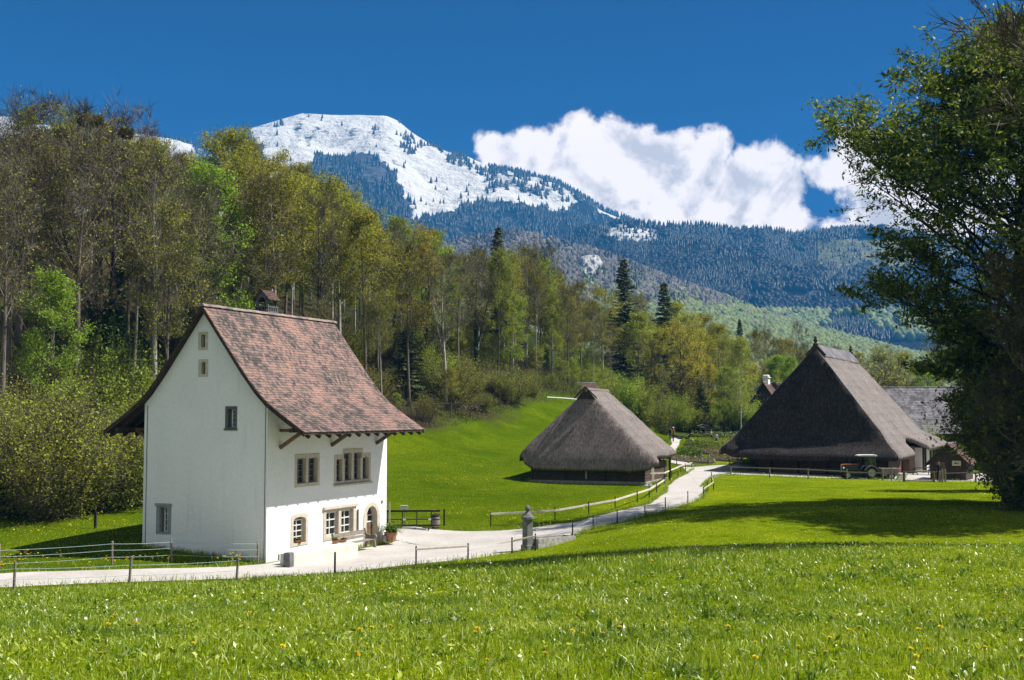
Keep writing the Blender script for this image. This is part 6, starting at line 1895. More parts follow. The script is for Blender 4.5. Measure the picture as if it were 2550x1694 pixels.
M['grass'] = grassmat('meadow_grass', (.14, .22, .005), (.25, .36, .009), (.40, .48, .05), (.66, .68, .36))  # palest colour paints sun glints onto some of the blades
M['short_grass'] = grassmat('short_meadow_grass', (.24, .35, .008), (.34, .46, .010), (.46, .55, .03), (.6, .62, .18))
for n, Y0, Y1, pw, um, hh, ww, sd in [(100000, 31, 72, .9, 2, .055, .010, 3), (40000, 68, 118, 1.0, 0, .05, .016, 4)]:
    x, y, g = field(n, Y0, Y1, pw, um, sd)
    V, Fq = blades(x, y, hh * (.5 + .9 * g.random(len(x))), ww * (.6 + .9 * g.random(len(x))), g, .9)
    tag(link('short_grass', npmesh('short_grass', V, Fq, M['short_grass'])), kind='stuff')
Vs = []; Fs_ = []; off = 0
for n, Y0, Y1, pw, um, hh, ww, sd in [(200000, 5.2, 15, .85, 4.5, .075, .0029, 1), (210000, 13, 33, .9, 5, .085, .0046, 2)]:
    x, y, g = field(n, Y0, Y1, pw, um, sd)
    cl = vnoise(x * .9, y * .9, 5) * .6 + vnoise(x * .25, y * .25, 6) * .4
    h = hh * (.45 + .9 * g.random(len(x))) * (.25 + 1.6 * cl ** 1.3); w = ww * (.6 + .9 * g.random(len(x)))
    V, Fq = blades(x, y, h, w, g); Vs.append(V); Fs_.append(Fq + off); off += len(V)
# broad leaves of clover and dandelion rosettes between the blades
x, y, g = field(90000, 5.2, 30, .85, 4.5, 9)
cl = vnoise(x * .7, y * .7, 15); k = g.random(len(x)) < cl
x, y = x[k], y[k]
cn = np.stack([x, y, ground(x, y) + .03 + .06 * g.random(len(x))], 1)
V, Fq = leaf_cloud(cn, .019 * (.6 + .8 * g.random(len(cn))), .010, g, .1); Vs.append(V); Fs_.append(Fq + off); off += len(V)
# rosettes of broad weeds
x, y, g = field(2600, 5.4, 29, .9, 4.5, 19)
k = g.random(len(x)) < vnoise(x * .45, y * .45, 25) ** 2 * 1.6
x, y = x[k], y[k]; sz = np.repeat(.6 + .9 * g.random(len(x)), 16); x = np.repeat(x, 16) + g.normal(0, .035, len(sz)) * sz; y = np.repeat(y, 16) + g.normal(0, .035, len(sz)) * sz
V, Fq = blades(x, y, (.045 + .05 * g.random(len(x))) * sz, (.006 + .006 * g.random(len(x))) * sz, g, 1.1); WV, WF = V, Fq
M['weeds'] = grassmat('broad_weed_leaves', (.08, .16, .010), (.13, .23, .014), (.20, .30, .03), (.40, .46, .18))
tag(link('weeds', npmesh('weeds', WV, WF, M['weeds'])), kind='stuff')
# tall seed-bearing tufts along path and walls
g = np.random.default_rng(14); bx = []
for a, b in PATHS:
    for E_, o_ in ((a, b), (b, a)):
        d = E_ - o_; d /= np.linalg.norm(d, axis=1)[:, None] + 1e-9
        k = 4200; q = g.random(k) * (len(E_) - 1.001); i = q.astype(int); f = (q - i)[:, None]
        bx.append(E_[i] * (1 - f) + E_[i + 1] * f + d[i] * (g.random((k, 1)) ** 2 * .6 - .16 * (g.random((k, 1)) < .35) * g.random((k, 1)) * 2))
for o_, ang, x0, x1, y0, y1 in ((HO, HA, -.1, HL, -.05, 7.6), (HU, HUA, -.25, 8.6, -.25, 10.6)):
    P = np.array(frame_poly(o_, ang, x0, x1, y0, y1)); k = 3500; e = g.integers(0, 4, k); f = g.random((k, 1))
    q = P[e] * (1 - f) + P[(e + 1) % 4] * f + g.normal(0, .12, (k, 2)); bx.append(q)
bx = np.concatenate(bx); ok = np.ones(len(bx), bool)
for P in KEEP_OUT[len(PATHS):]: ok &= ~inside(bx[:, 0], bx[:, 1], P)
bx = bx[ok]
V, Fq = blades(bx[:, 0], bx[:, 1], .13 + .25 * g.random(len(bx)) ** 2, .007 + .007 * g.random(len(bx)), g); Vs.append(V); Fs_.append(Fq + off); off += len(V)
tag(link('grass', npmesh('grass', np.concatenate(Vs), np.concatenate(Fs_), M['grass'])), kind='stuff')

# ------------------------------------------------------------------ dandelions
M['petal'] = leafmat('dandelion_petals', (.62, .45, .01), (.72, .54, .012), (.78, .62, .02), trans=.25, objrand=.08, hue=0, gain=1)
M['stalk'] = simple('pale_green_stalk', (.16, .22, .05), (.12, .17, .04), 6, .6, 0)
DP = []
for k in range(3):
    m = MB(); g = np.random.default_rng(50 + k); h = .15 + .04 * k
    m.tube([(0, 0, -.02), (.01, 0, h * .6), (.015 * k, .01, h)], [.003, .0028, .0025], 5, 0)
    top = Vector((.015 * k, .01, h))
    for ring, (nn, r, zz) in enumerate(((13, .024, .004), (11, .018, .010), (7, .010, .014))):
        for i in range(nn):
            a = 2 * PI * i / nn + ring * .3; d = Vector((math.cos(a), math.sin(a), 0)); s = Vector((-d.y, d.x, 0))
            m.add([top - s * .002, top + s * .002, top + d * r + s * .0035 + Vector((0, 0, zz)), top + d * r - s * .0035 + Vector((0, 0, zz))], [(0, 1, 2, 3)], 1)
    m.lathe(tuple(top), [(.004, -.012), (.007, -.006), (.004, 0)], 7, 0)
    DP.append(m.mesh('dandelion', [M['stalk'], M['petal']], False, False))
rd = random.Random(6); nd = 0
while nd < 150:
    Y = 7 + 21 * rd.random() ** 1.25; x = (rd.random() * 2 - 1) * (.4286 * Y)
    if vnoise(np.array([x * .35]), np.array([Y * .35]), 8)[0] + rd.random() * .7 < .62: continue
    o = link('dandelion', DP[rd.randrange(3)], None, (x, Y, gz(x, Y)), rd.random() * 6.28); o.rotation_euler.x = rd.gauss(.15, .2); s = rd.uniform(.55, .92); o.scale = (s, s, s)
    tag(o, 'yellow dandelion flower in the near meadow', 'dandelion', 'dandelions in the near meadow'); nd += 1
nd = 0
while nd < 145:
    u = rd.uniform(0, 640); Y = rd.uniform(53.8, 58.5); x, y = PX(u, Y)
    if any(inside(np.array([x]), np.array([y]), P)[0] for P in KEEP_OUT) or vnoise(np.array([x * .6]), np.array([y * .9]), 18)[0] < .42: continue
    o = link('dandelion', DP[rd.randrange(3)], None, (x, y, gz(x, y)), rd.random() * 6.28); s = rd.uniform(1.5, 2.3); o.scale = (s, s, s); o.rotation_euler.x = .35
    tag(o, 'yellow dandelion flower between the path and the shaded gable', 'dandelion', 'dandelions below the gable'); nd += 1
# the many far ones
g = np.random.default_rng(90); cl_ = []
for u0, u1, v0, v1, n, sc in [(975, 1330, 1150, 1300, 700, .075), (1270, 1640, 1215, 1300, 260, .07), (0, 330, 1290, 1335, 260, .06), (980, 1250, 1195, 1245, 260, .08), (1640, 1730, 1168, 1200, 120, .1), (1420, 2500, 1200, 1330, 160, .05), (0, 700, 1468, 1520, 0, .03)]:
    for _ in range(n):
        u, v = g.uniform(u0, u1), g.uniform(v0, v1)
        q = G(u, v)
        if vnoise(np.array([q[0] * .25]), np.array([q[1] * .18]), 33)[0] > .50 and not any(inside(q[:1], q[1:2], P)[0] for P in KEEP_OUT): cl_.append((*q, sc))
cl_ = np.array(cl_)
V, Fq = leaf_cloud(cl_[:, :3] + np.array([0, 0, .14]), cl_[:, 3] * .62, cl_[:, 3] * .45, g, .3)
tag(link('far_dandelions', npmesh('far_dandelions', V, Fq, M['petal'])), kind='stuff')
x, y, g = field(260, 9, 29, 1, 0, 44); k = vnoise(x * .5, y * .5, 4) > .5; x, y = x[k], y[k]
V, Fq = leaf_cloud(np.repeat(np.stack([x, y, ground(x, y) + .16], 1), 3, 0) + g.normal(0, .012, (3 * len(x), 3)), .013, .010, g, .2)
tag(link('white_flowers', npmesh('white_flowers', V, Fq, M['petal_white'])), kind='stuff')

# ------------------------------------------------------------------ mountains
K = 2550 / 2360.0
SKY1 = [(-400, 285), (-200, 262), (0, 268), (60, 285), (140, 295), (200, 308), (330, 315), (420, 332), (445, 336), (520, 306), (575, 294), (640, 275), (690, 261), (760, 265), (830, 267), (885, 270), (915, 285), (940, 305), (985, 335), (1060, 362), (1130, 390), (1200, 400), (1290, 424), (1340, 450), (1390, 485), (1440, 505), (1520, 540), (1700, 600), (2000, 680), (2400, 760), (2900, 800)]
SKY2 = [(700, 700), (1000, 640), (1250, 575), (1380, 530), (1430, 514), (1500, 522), (1560, 524), (1620, 522), (1700, 536), (1760, 533), (1830, 546), (1870, 550), (1920, 540), (2000, 545), (2100, 555), (2360, 570), (2900, 560)]
SKY3 = [(600, 700), (900, 600), (1060, 560), (1130, 548), (1200, 540), (1260, 550), (1330, 572), (1400, 592), (1480, 626), (1560, 660), (1650, 694), (1750, 738), (1850, 768), (1960, 800), (2100, 835), (2400, 880), (2900, 920)]


def inpoly(u, v, P): return inside(u, v, P)


def massif(name, sky, Yr, Y0, z0, na, ns, pw, namp, seed, mat, attr, a0=-.66, a1=.66, back=.18):
    a = np.linspace(a0, a1, na); s = np.linspace(0, 1 + back, ns)
    us = 1275 + a * F; crest = np.array([at(u, np.interp(u / K, [p[0] for p in sky], [p[1] for p in sky]) * K, Yr)[2] for u in us])
    A, Sg = np.meshgrid(a, s); Y = Y0 + (Yr - Y0) * Sg
    X = A * Y
    up = z0 + (crest[None] - z0) * np.minimum(Sg, 1) ** pw
    nz = fbm(X / 420, Y / 420, 6, seed, .52); rdg = 1 - 2 * abs(fbm(X / 600 + 3, Y / 600, 5, seed + 7))
    w = np.clip(Sg * 3, 0, 1) * np.clip((1.0 - Sg) * 6 + .06, 0, 1)
    Z = up + namp * (nz * .8 + rdg * .5) * w - np.maximum(Sg - 1, 0) * (crest[None] - z0) * 1.2
    V = np.stack([X, Y, Z], -1).reshape(-1, 3)
    me = npmesh(name, V, grid_faces(ns, na), mat, smooth=True)
    u, v = uv_of(V); at_ = attr(u / K, v / K, V)
    ca = me.color_attributes.new('cover', 'FLOAT_COLOR', 'POINT')
    ca.data.foreach_set('color', np.concatenate([at_, np.ones((len(at_), 1))], 1).astype(np.float32).ravel())
    o = tag(link(name, me), kind='structure')

    def sample(aa, ss):
        """height of the sheet at given (azimuth, depth) parameters"""
        fi = (aa - a0) / (a1 - a0) * (na - 1); fj = ss / (1 + back) * (ns - 1)
        i = np.clip(fi.astype(int), 0, na - 2); j = np.clip(fj.astype(int), 0, ns - 2); p = fi - i; q = fj - j
        z = Z[j, i] * (1 - p) * (1 - q) + Z[j, i + 1] * p * (1 - q) + Z[j + 1, i] * (1 - p) * q + Z[j + 1, i + 1] * p * q
        yy = Y0 + (Yr - Y0) * ss
        return np.stack([aa * yy, yy, z], 1)
    return o, sample


def mountain_mat(name):
    """cover.r = snow, cover.g = bare rock, cover.b = pale meadow; forest floor elsewhere"""
    m, t, out = newmat(name)
    p = t.n('ShaderNodeBsdfPrincipled'); p.inputs['Roughness'].default_value = .9; p.inputs['Specular IOR Level'].default_value = .05
    vc = t.n('ShaderNodeVertexColor'); vc.layer_name = 'cover'
    sp = t.n('ShaderNodeSeparateColor'); t.l(vc.outputs[0], sp.inputs[0])
    g = t.n('ShaderNodeNewGeometry'); pos = g.outputs['Position']
    mp = t.n('ShaderNodeMapping'); mp.inputs['Scale'].default_value = (1, 1, 2.0); t.l(pos, mp.inputs[0])
    n1 = t.noise(mp.outputs[0], .012, 8, .65); n2 = t.noise(mp.outputs[0], .045, 6, .65)
    rock = t.ramp(n2, [(.3, (.03, .03, .033)), (.7, (.12, .115, .115))])
    fl = t.ramp(n2, [(.3, (.006, .007, .006)), (.7, (.026, .023, .021))])
    mead = t.ramp(n1, [(.3, (.13, .14, .06)), (.7, (.20, .19, .10))])
    f = lambda ch, k, nz: t.math('MULTIPLY_ADD', t.math('ADD', sp.outputs[ch], t.math('MULTIPLY_ADD', nz, k, -k / 2)), 7.0, -3.0, clamp=True)
    col = t.mix(f(1, .9, n2), fl, rock)
    col = t.mix(f(2, .6, n1), col, mead)
    sm = t.n('ShaderNodeMapping'); sm.inputs['Scale'].default_value = (1, .25, .4); sm.inputs['Rotation'].default_value = (0, .35, 0); t.l(pos, sm.inputs[0])
    nn = t.math('ADD', t.math('MULTIPLY', n1, .55), t.math('MULTIPLY', n2, .45))
    nn = t.math('ADD', t.math('MULTIPLY', nn, .62), t.math('MULTIPLY', t.noise(sm.outputs[0], .02, 7, .62, .4), .38))
    col = t.mix(f(0, 1.9, nn), col, (.64, .615, .565))
    t.l(col, p.inputs['Base Color'])
    b1 = t.n('ShaderNodeBump'); b1.inputs['Strength'].default_value = .8; b1.inputs['Distance'].default_value = 45
    gm = t.n('ShaderNodeMapping'); gm.inputs['Scale'].default_value = (1, .5, .35); t.l(pos, gm.inputs[0])
    n1b = t.math('ADD', n1, t.math('MULTIPLY', t.noise(gm.outputs[0], .016, 6, .6), .8))
    t.l(n1b, b1.inputs['Height']); t.l(b1.outputs[0], p.inputs['Normal']); t.l(p.outputs[0], out.inputs[0])
    return m


M['mountain'] = mountain_mat('snow_rock_and_forest_floor')
DENSE = [(735, 352), (790, 372), (835, 350), (880, 372), (915, 400), (935, 455), (948, 500), (1030, 490), (1100, 470), (1180, 470), (1320, 492), (1330, 452), (1400, 490), (1560, 540), (1560, 800), (600, 800), (690, 420)]
TONGUE = [(880, 300), (935, 320), (985, 348), (1050, 395), (1110, 415), (1160, 440), (1215, 452), (1320, 468), (1322, 490), (1230, 474), (1150, 462), (1090, 452), (1040, 470), (1000, 492), (960, 512), (948, 470), (962, 440), (930, 390), (900, 350)]
RIDGE = [(985, 335), (1060, 362), (1130, 390), (1200, 400), (1290, 424), (1340, 450), (1335, 470), (1280, 462), (1200, 445), (1130, 425), (1060, 390)]
KNOLL = [(430, 345), (470, 312), (520, 306), (575, 310), (640, 400), (500, 420), (430, 400)]
UP = [(700, 268), (800, 300), (900, 290), (940, 305), (985, 335), (1010, 370), (940, 360), (880, 330), (850, 300), (780, 285)]


def cover1(u, v, V):
    c = np.zeros((len(u), 3))
    u, v = u + 16 * fbm(u / 22, v / 22, 4, 55), v + 16 * fbm(u / 22 + 9, v / 22, 4, 56)
    n = fbm(u / 40, v / 40, 4, 3)
    sn = np.where(inpoly(u, v, DENSE),   .12, .74 - .16 * np.clip(fbm(u / 30 + v / 40, v / 70 - u / 60, 5, 77) + .05, 0, .6) * 2)
    sn = np.where(inpoly(u, v, TONGUE), .92, sn)
    sn = np.where(inpoly(u, v, RIDGE), .55, sn)
    sn = np.where(inpoly(u, v, KNOLL), .50, sn)
    sn = np.where(inpoly(u, v, UP), np.minimum(sn, .62), sn)
    sn = np.where(v > 520 + n * 20, np.minimum(sn, .1), sn)
    c[:, 0] = sn
    c[:, 1] = .5 + n * .4
    return c


m1, s1 = massif('snow_mountain', SKY1, 4200, 2300, 120, 420, 150, .92, 105, 5, M['mountain'], cover1)


def cover2(u, v, V):
    c = np.zeros((len(u), 3)); n = fbm(u / 60, v / 40, 5, 13)
    c[:, 0] = np.where((u > 1385) & (u < 1520) & (v < 560), .50, 0) + np.where((u > 1430) & (u < 1530) & (v < 535), .18, 0)
    c[:, 1] = .18 + n * .6 + np.where((abs(v - 590) < 28) & (u > 1480) & (u < 1760), .28, 0) + np.where((abs(v - 700) < 40) & (u > 1680), .25, 0)
    c[:, 2] = np.where((u > 1880) & (v < 625) & (v > 548), .85, 0)
    return c


m2, s2 = massif('forested_mountain', SKY2, 2950, 1900, 60, 360, 110, .9, 75, 25, M['mountain'], cover2)


def cover3(u, v, V):
    c = np.zeros((len(u), 3)); c[:, 2] = np.where((u > 1240) & (u < 1330) & (v < 590), .9, 0)
    return c


m3, s3 = massif('wooded_spur', SKY3, 1900, 900, 10, 300, 90, .95, 30, 45, M['mountain'], cover3)

# trees of the far slopes: too many and too far to count
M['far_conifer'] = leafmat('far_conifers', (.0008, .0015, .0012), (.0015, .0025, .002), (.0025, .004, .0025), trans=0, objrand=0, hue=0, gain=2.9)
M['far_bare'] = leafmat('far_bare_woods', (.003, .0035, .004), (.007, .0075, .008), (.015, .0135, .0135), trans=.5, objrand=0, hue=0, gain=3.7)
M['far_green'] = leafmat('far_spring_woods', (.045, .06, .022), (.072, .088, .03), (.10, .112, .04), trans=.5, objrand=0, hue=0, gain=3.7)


def conifers(P, h, g):
    n = len(P); k = 6; h = h[:, None]
    a = np.arange(k) * 2 * PI / k + g.random((n, 1)) * 6; r = h * .24 * (.8 + .4 * g.random((n, k)))
    ring = np.stack([P[:, None, 0] + np.cos(a) * r, P[:, None, 1] + np.sin(a) * r, np.broadcast_to(P[:, None, 2], (n, k)) + h * .06 * g.random((n, k))], -1)
    top = P + np.concatenate([np.zeros((n, 2)), h], 1)
    V = np.concatenate([ring, top[:, None]], 1).reshape(-1, 3)
    b = np.arange(n)[:, None, None] * (k + 1)
    Fq = (b + np.stack([np.arange(k), (np.arange(k) + 1) % k, np.full(k, k)], 1)[None]).reshape(-1, 3)
    return V, Fq


def crowns(P, r, g, m=16):
    bm = bmesh.new(); bmesh.ops.create_icosphere(bm, subdivisions=1, radius=1.0); bm.verts.ensure_lookup_table()
    I = np.array([v.co[:] for v in bm.verts]); T = np.array([[v.index for v in f.verts] for f in bm.faces]); bm.free()
    n = len(P); a = g.random(n) * 6.28; c, s = np.cos(a), np.sin(a)
    Q = np.stack([I[None, :, 0] * c[:, None] - I[None, :, 1] * s[:, None], I[None, :, 0] * s[:, None] + I[None, :, 1] * c[:, None], np.broadcast_to(I[None, :, 2], (n, len(I)))], -1)
    Q = Q * (.70 + .6 * g.random((n, len(I), 1))) * np.array([1, 1, 1.35]) * r[:, None, None]
    V = (P[:, None] + Q + np.array([0, 0, 1.0]) * r[:, None, None] * .8).reshape(-1, 3)
    return V, (np.arange(n)[:, None, None] * len(I) + T[None]).reshape(-1, 3)


g = np.random.default_rng(61)


def scatter(sample, n, a0, a1, smin_, smax=1.0):
    aa = a0 + (a1 - a0) * g.random(n); ss = smin_ + (smax - smin_) * g.random(n)
    P = sample(aa, ss); u, v = uv_of(P); return P, u / K, v / K, aa, ss


con_V = []; con_F = []; co = 0; bar_P = []; bar_r = []; spu_P = []; spu_r = []; gre_P = []; gre_r = []
P, u, v, aa, ss = scatter(s1, 60000, -.40, .30, .3)
u, v = u + 16 * fbm(u / 22, v / 22, 4, 55), v + 16 * fbm(u / 22 + 9, v / 22, 4, 56)
de = np.where(inpoly(u, v, DENSE), .8, .05 * (fbm(u / 18, v / 26, 4, 19) > .34)); de = np.where(inpoly(u, v, TONGUE), .02, de); de = np.where(inpoly(u, v, RIDGE), .5, de); de = np.where(inpoly(u, v, KNOLL), .75, de); de = np.where(inpoly(u, v, UP), .16 * (fbm(u / 14, v / 20, 4, 29) > .12), de)
de *= np.clip(.55 + 1.6 * (fbm(u / 26, v / 40, 4, 9)), .0, 1.5)
k = g.random(len(P)) < de
V, Fq = conifers(P[k], 11 + 13 * g.random(k.sum()), g); con_V.append(V); con_F.append(Fq + co); co += len(V)
aa = np.concatenate([-.02 + .17 * g.random(420), -.29 + .07 * g.random(120)]); P = s1(aa, 1 - .01 * g.random(len(aa)))
V, Fq = conifers(P, 14 + 12 * g.random(len(P)), g); con_V.append(V); con_F.append(Fq + co); co += len(V)
P, u, v, aa, ss = scatter(s2, 48000, -.02, .46, .12)
f2 = fbm(u / 45, v / 30, 5, 71)
rockish = (abs(v - 590) < 26) & (u > 1490) & (u < 1750) & (f2 > -.05) | (abs(v - 705) < 36) & (u > 1690) & (f2 > .02)
mead = (u > 1880) & (v < 622) & (v > 552)
snowy = (u > 1385) & (u < 1530) & (v < 560)
de = np.where(rockish, .08, .85); de = np.where(mead, .10, de); de = np.where(snowy, .15, de)
k = g.random(len(P)) < de
con = f2 + .24 * (v < 600) + .05 * (u < 1500) > -.02
k1 = k & con
V, Fq = conifers(P[k1], 6 + 8 * g.random(k1.sum()), g); con_V.append(V); con_F.append(Fq + co); co += len(V)
k2 = k & ~con & (v < 725); bar_P.append(P[k2]); bar_r.append(4 + 3.5 * g.random(k2.sum()))
k3 = k & ~con & (v >= 725); gre_P.append(P[k3]); gre_r.append(5 + 3 * g.random(k3.sum()))
aa = .03 + .42 * g.random(900); P = s2(aa, 1 - .012 * g.random(900)); V, Fq = conifers(P, 12 + 12 * g.random(900), g); con_V.append(V); con_F.append(Fq + co); co += len(V)
P, u, v, aa, ss = scatter(s3, 60000, -.10, .46, .10)
f3 = fbm(u / 50, v / 50, 5, 81)
cl_ = (u > 1338) & (u < 1380) & (v > 614) & (v < 652); md = (u > 1240) & (u < 1330) & (v < 588)
k = (g.random(len(P)) < .9) & ~cl_ & ~(md & (g.random(len(P)) < .85))
low = (v + 110 * f3 + g.normal(0, 26, len(P))) > 700
cn_ = (g.random(len(P)) < .05 + .25 * (f3 > .15)) & (v < 715)
V, Fq = conifers(P[k & cn_], 9 + 7 * g.random((k & cn_).sum()), g); con_V.append(V); con_F.append(Fq + co); co += len(V)
q = k & ~cn_ & ~low; spu_P.append(P[q]); spu_r.append(2.3 + 2.6 * g.random(q.sum())); q = q & False; bar_P.append(P[q]); bar_r.append(4.4 + 2.6 * g.random(q.sum()))
q = k & ~cn_ & low; gre_P.append(P[q]); gre_r.append(2.4 + 2.8 * g.random(q.sum()))
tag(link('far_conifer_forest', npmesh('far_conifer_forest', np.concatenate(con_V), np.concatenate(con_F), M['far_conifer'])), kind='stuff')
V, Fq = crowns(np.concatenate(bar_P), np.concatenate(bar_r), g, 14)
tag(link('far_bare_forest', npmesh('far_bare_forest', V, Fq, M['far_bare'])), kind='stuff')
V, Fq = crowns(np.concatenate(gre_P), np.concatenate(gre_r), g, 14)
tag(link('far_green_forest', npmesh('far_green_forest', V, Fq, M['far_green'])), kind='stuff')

M['far_spur'] = leafmat('far_budding_woods', (.03, .028, .027), (.055, .05, .045), (.085, .076, .066), trans=.5, objrand=0, hue=0, gain=3.7)
V, Fq = crowns(np.concatenate(spu_P), np.concatenate(spu_r), g, 14)
tag(link('far_budding_forest', npmesh('far_budding_forest', V, Fq, M['far_spur'])), kind='stuff')

# limestone cliff standing out of the wooded spur
c0 = at(1357 * K, 655 * K, 1560); c1 = at(1357 * K, 600 * K, 1560)
cw, ch = 78 * K * 1560 / F, (c1[2] - c0[2]) + 12
nu, nv = 46, 40
U, Vv = np.meshgrid(np.linspace(-.5, .5, nu), np.linspace(-.25, 1, nv))
topo = ch * (1 - .35 * np.maximum(0, -U * 2) ** 1.5)
st_ = np.floor(Vv * 6 + fbm(U * 4, Vv * 2, 3, 5) * 1.2) / 6
Zc = Vv * topo; Yc = 40 * (Vv ** 2) + 10 * (st_ - Vv) * 2 + 9 * fbm(U * 9, Vv * 5, 5, 4) + 40 * (2 * abs(U)) ** 3
Xc = U * cw + 3 * fbm(U * 6, Vv * 6, 3, 8)
M['limestone'] = simple('pale_limestone', (.52, .50, .46), (.22, .21, .20), .12, .95, .6, .5, stretch=(1, 1, .6), bdist=2.0)
front = np.stack([Xc, Yc, Zc], -1).reshape(-1, 3)
backv = front[-nu:].copy(); backv[:, 1] += 60; backv[:, 2] -= 4
Fq = np.concatenate([grid_faces(nv, nu), np.array([[(nv - 1) * nu + i, (nv - 1) * nu + i + 1, nv * nu + i + 1, nv * nu + i] for i in range(nu - 1)])])
tag(link('rock_cliff', npmesh('rock_cliff', np.concatenate([front, backv]), Fq, M['limestone'], smooth=False), None, c0), kind='structure')

# ------------------------------------------------------------------ haze
hm, t, out = newmat('valley_haze')
pv = t.n('ShaderNodeVolumePrincipled'); pv.inputs['Color'].default_value = (.06, .43, 1.0, 1); pv.inputs['Density'].default_value = 1.3e-4; pv.inputs['Anisotropy'].default_value = .0
t.l(pv.outputs[0], out.inputs['Volume'])
tag(MB().box(-3600, -120, -60, 3600, 5000, 1130).build('haze', hm), kind='stuff')

# ------------------------------------------------------------------ sky with clouds
w = bpy.data.worlds.new('World'); S.world = w; w.use_nodes = True
nt = w.node_tree; nt.nodes.clear(); t = NT(nt)
wo = t.n('ShaderNodeOutputWorld'); bgn = t.n('ShaderNodeBackground'); bgn.inputs[1].default_value = SKY_STRENGTH
sky = t.n('ShaderNodeTexSky'); sky.sky_type = 'NISHITA'; sky.sun_disc = False; sky.sun_elevation = SUN_EL; sky.sun_rotation = R(90) - SUN_AZ; sky.altitude = 700; sky.air_density = 1.0; sky.dust_density = .25; sky.ozone_density = 3.0
tc = t.n('ShaderNodeTexCoord'); d = tc.outputs['Generated']
sx = t.n('ShaderNodeSeparateXYZ'); t.l(d, sx.inputs[0])
az = t.math('ARCTAN2', sx.outputs[0], sx.outputs[1]); el = t.math('ARCSINE', sx.outputs[2])
wn = t.n('ShaderNodeTexNoise'); wn.inputs['Scale'].default_value = 9; wn.inputs['Detail'].default_value = 6; wn.inputs['Roughness'].default_value = .6; t.l(d, wn.inputs['Vector'])
sw = t.n('ShaderNodeSeparateColor'); t.l(wn.outputs['Color'], sw.inputs[0])
azw = t.math('ADD', az, t.math('MULTIPLY_ADD', sw.outputs[0], .05, -.025)); elw = t.math('ADD', el, t.math('MULTIPLY_ADD', sw.outputs[1], .04, -.02))
BL = [(1150, 352, 75, 45), (1225, 345, 80, 58), (1330, 335, 75, 80), (1325, 270, 22, 26), (1420, 350, 90, 82), (1500, 385, 90, 72), (1590, 385, 85, 75), (1632, 345, 45, 58), (1720, 425, 95, 82), (1790, 430, 68, 92), (1600, 480, 210, 95), (1440, 455, 160, 85), (1310, 405, 120, 65), (1770, 505, 90, 55),
      (1900, 392, 55, 34), (1960, 372, 55, 55), (1948, 318, 20, 30), (2010, 350, 55, 62), (2025, 420, 85, 62), (1975, 540, 100, 42), (2030, 510, 80, 60), (2160, 500, 130, 80), (2300, 440, 120, 90)]
mx = None
for bx_, by_, rx, ry in BL:
    q = ray(bx_ * K, by_ * K); q = q / np.linalg.norm(q); ca = math.atan2(q[0], q[1]); ce = math.asin(q[2]); k1 = F / K * .97
    e1 = t.math('MULTIPLY', t.math('SUBTRACT', azw, ca), k1 / rx); e2 = t.math('MULTIPLY', t.math('SUBTRACT', elw, ce), k1 / ry)
    fld = t.math('SUBTRACT', 1.0, t.math('SQRT', t.math('ADD', t.math('MULTIPLY', e1, e1), t.math('MULTIPLY', e2, e2))))
    fld = t.math('MULTIPLY', fld, min(1.25, .5 + min(rx, ry) / 110.0))
    mx = fld if mx is None else t.math('SMOOTH_MAX', mx, fld, .08)
n1 = t.noise(d, 26, 8, .62, .3); n2 = t.noise(d, 70, 6, .6); n3 = t.noise(d, 11, 6, .6, .5)
edge = t.math('ADD', mx, t.math('ADD', t.math('MULTIPLY_ADD', n1, 1.5, -.74), t.math('MULTIPLY_ADD', n2, .5, -.25)))
mask = t.n('ShaderNodeMapRange'); mask.interpolation_type = 'SMOOTHSTEP'; mask.inputs[1].default_value = -.10; mask.inputs[2].default_value = .28; t.l(edge, mask.inputs[0])
dsh = t.n('ShaderNodeVectorMath'); dsh.operation = 'ADD'; dsh.inputs[1].default_value = (.016, 0, .014); t.l(d, dsh.inputs[0])
m1_ = t.noise(dsh.outputs[0], 26, 8, .62, .3); m3_ = t.noise(dsh.outputs[0], 11, 6, .6, .5)
rel = t.math('ADD', t.math('MULTIPLY', t.math('SUBTRACT', n1, m1_), .9), t.math('MULTIPLY', t.math('SUBTRACT', n3, m3_), 1.3))
shade = t.math('ADD', t.math('MULTIPLY_ADD', n3, .35, .33), rel)
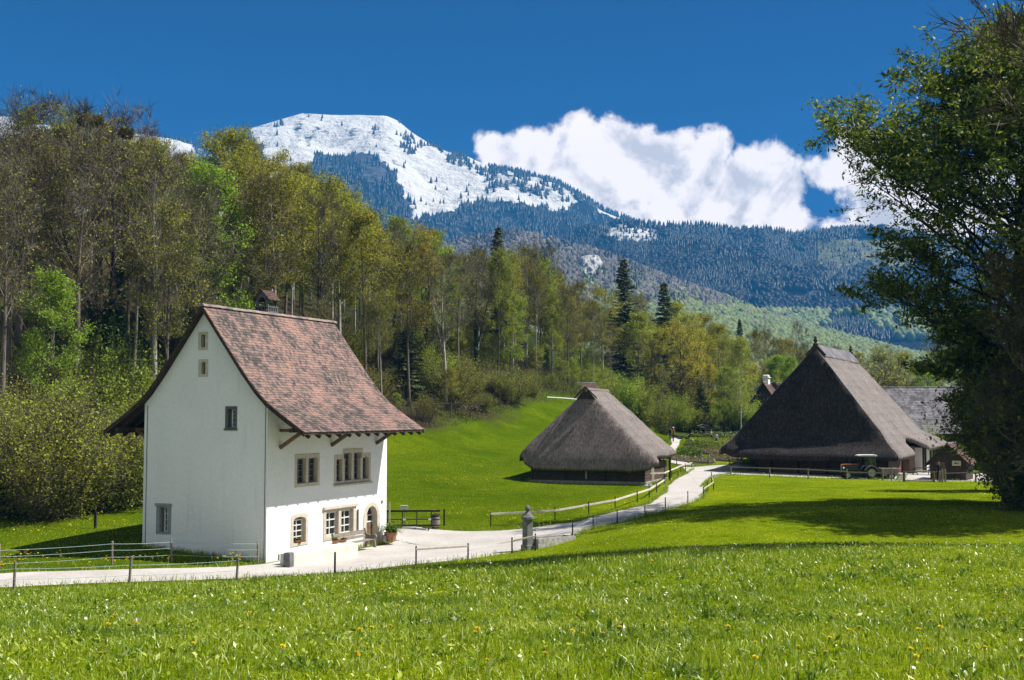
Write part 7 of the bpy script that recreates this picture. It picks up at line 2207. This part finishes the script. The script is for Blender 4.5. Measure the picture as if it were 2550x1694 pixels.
shade = t.math('ADD', shade, t.math('MULTIPLY_ADD', el, 1.2, -.16))
ccol = t.ramp(shade, [(.36, CLOUD_LO), (.60, CLOUD_HI)])
skyc = t.mix(1.0, sky.outputs[0], SKY_TINT, 'MULTIPLY')
hs = t.n('ShaderNodeHueSaturation'); hs.inputs['Saturation'].default_value = SKY_SAT; t.l(skyc, hs.inputs['Color'])
col = t.mix(mask.outputs[0], hs.outputs[0], ccol)
# unseen clouds added behind the viewer to brighten the shaded walls
back = t.math('MULTIPLY_ADD', sx.outputs[1], -2.2, -.15, clamp=True)
bn = t.math('MULTIPLY', t.math('MULTIPLY_ADD', t.noise(d, 3.2, 7, .58, .4), 7.0, -3.0, clamp=True), back)
col = t.mix(bn, col, (7.0, 7.5, 7.7, 1))
t.l(col, bgn.inputs[0]); t.l(bgn.outputs[0], wo.inputs[0])

# ------------------------------------------------------------------ sun, camera, view
sl = bpy.data.lights.new('sun', 'SUN'); sl.energy = SUN_STRENGTH; sl.angle = R(.53); sl.color = (1.0, .955, .88)
so = bpy.data.objects.new('sun', sl); C.objects.link(so)
so.rotation_euler = Vector([-float(c) for c in SD]).to_track_quat('-Z', 'Y').to_euler(); so.location = (60, 0, 80)
cam = bpy.data.cameras.new('camera'); co_ = bpy.data.objects.new('camera', cam); C.objects.link(co_)
cam.sensor_width = 36; cam.lens = F / 2550 * 36; cam.clip_end = 20000; cam.clip_start = .1
co_.location = (0, 0, CZ); co_.rotation_euler = (PI / 2 + TH, 0, 0)
S.camera = co_
S.view_settings.view_transform = 'Standard'; S.view_settings.look = 'None'; S.view_settings.gamma = 1; S.view_settings.exposure = EXPOSURE
S.render.engine = 'CYCLES'
S.cycles.use_denoising = True; S.cycles.use_adaptive_sampling = True; S.cycles.adaptive_threshold = .006
S.cycles.max_bounces = 6; S.cycles.diffuse_bounces = 3; S.cycles.glossy_bounces = 2; S.cycles.transmission_bounces = 4; S.cycles.transparent_max_bounces = 8; S.cycles.volume_bounces = 0
S.cycles.caustics_reflective = False; S.cycles.caustics_refractive = False
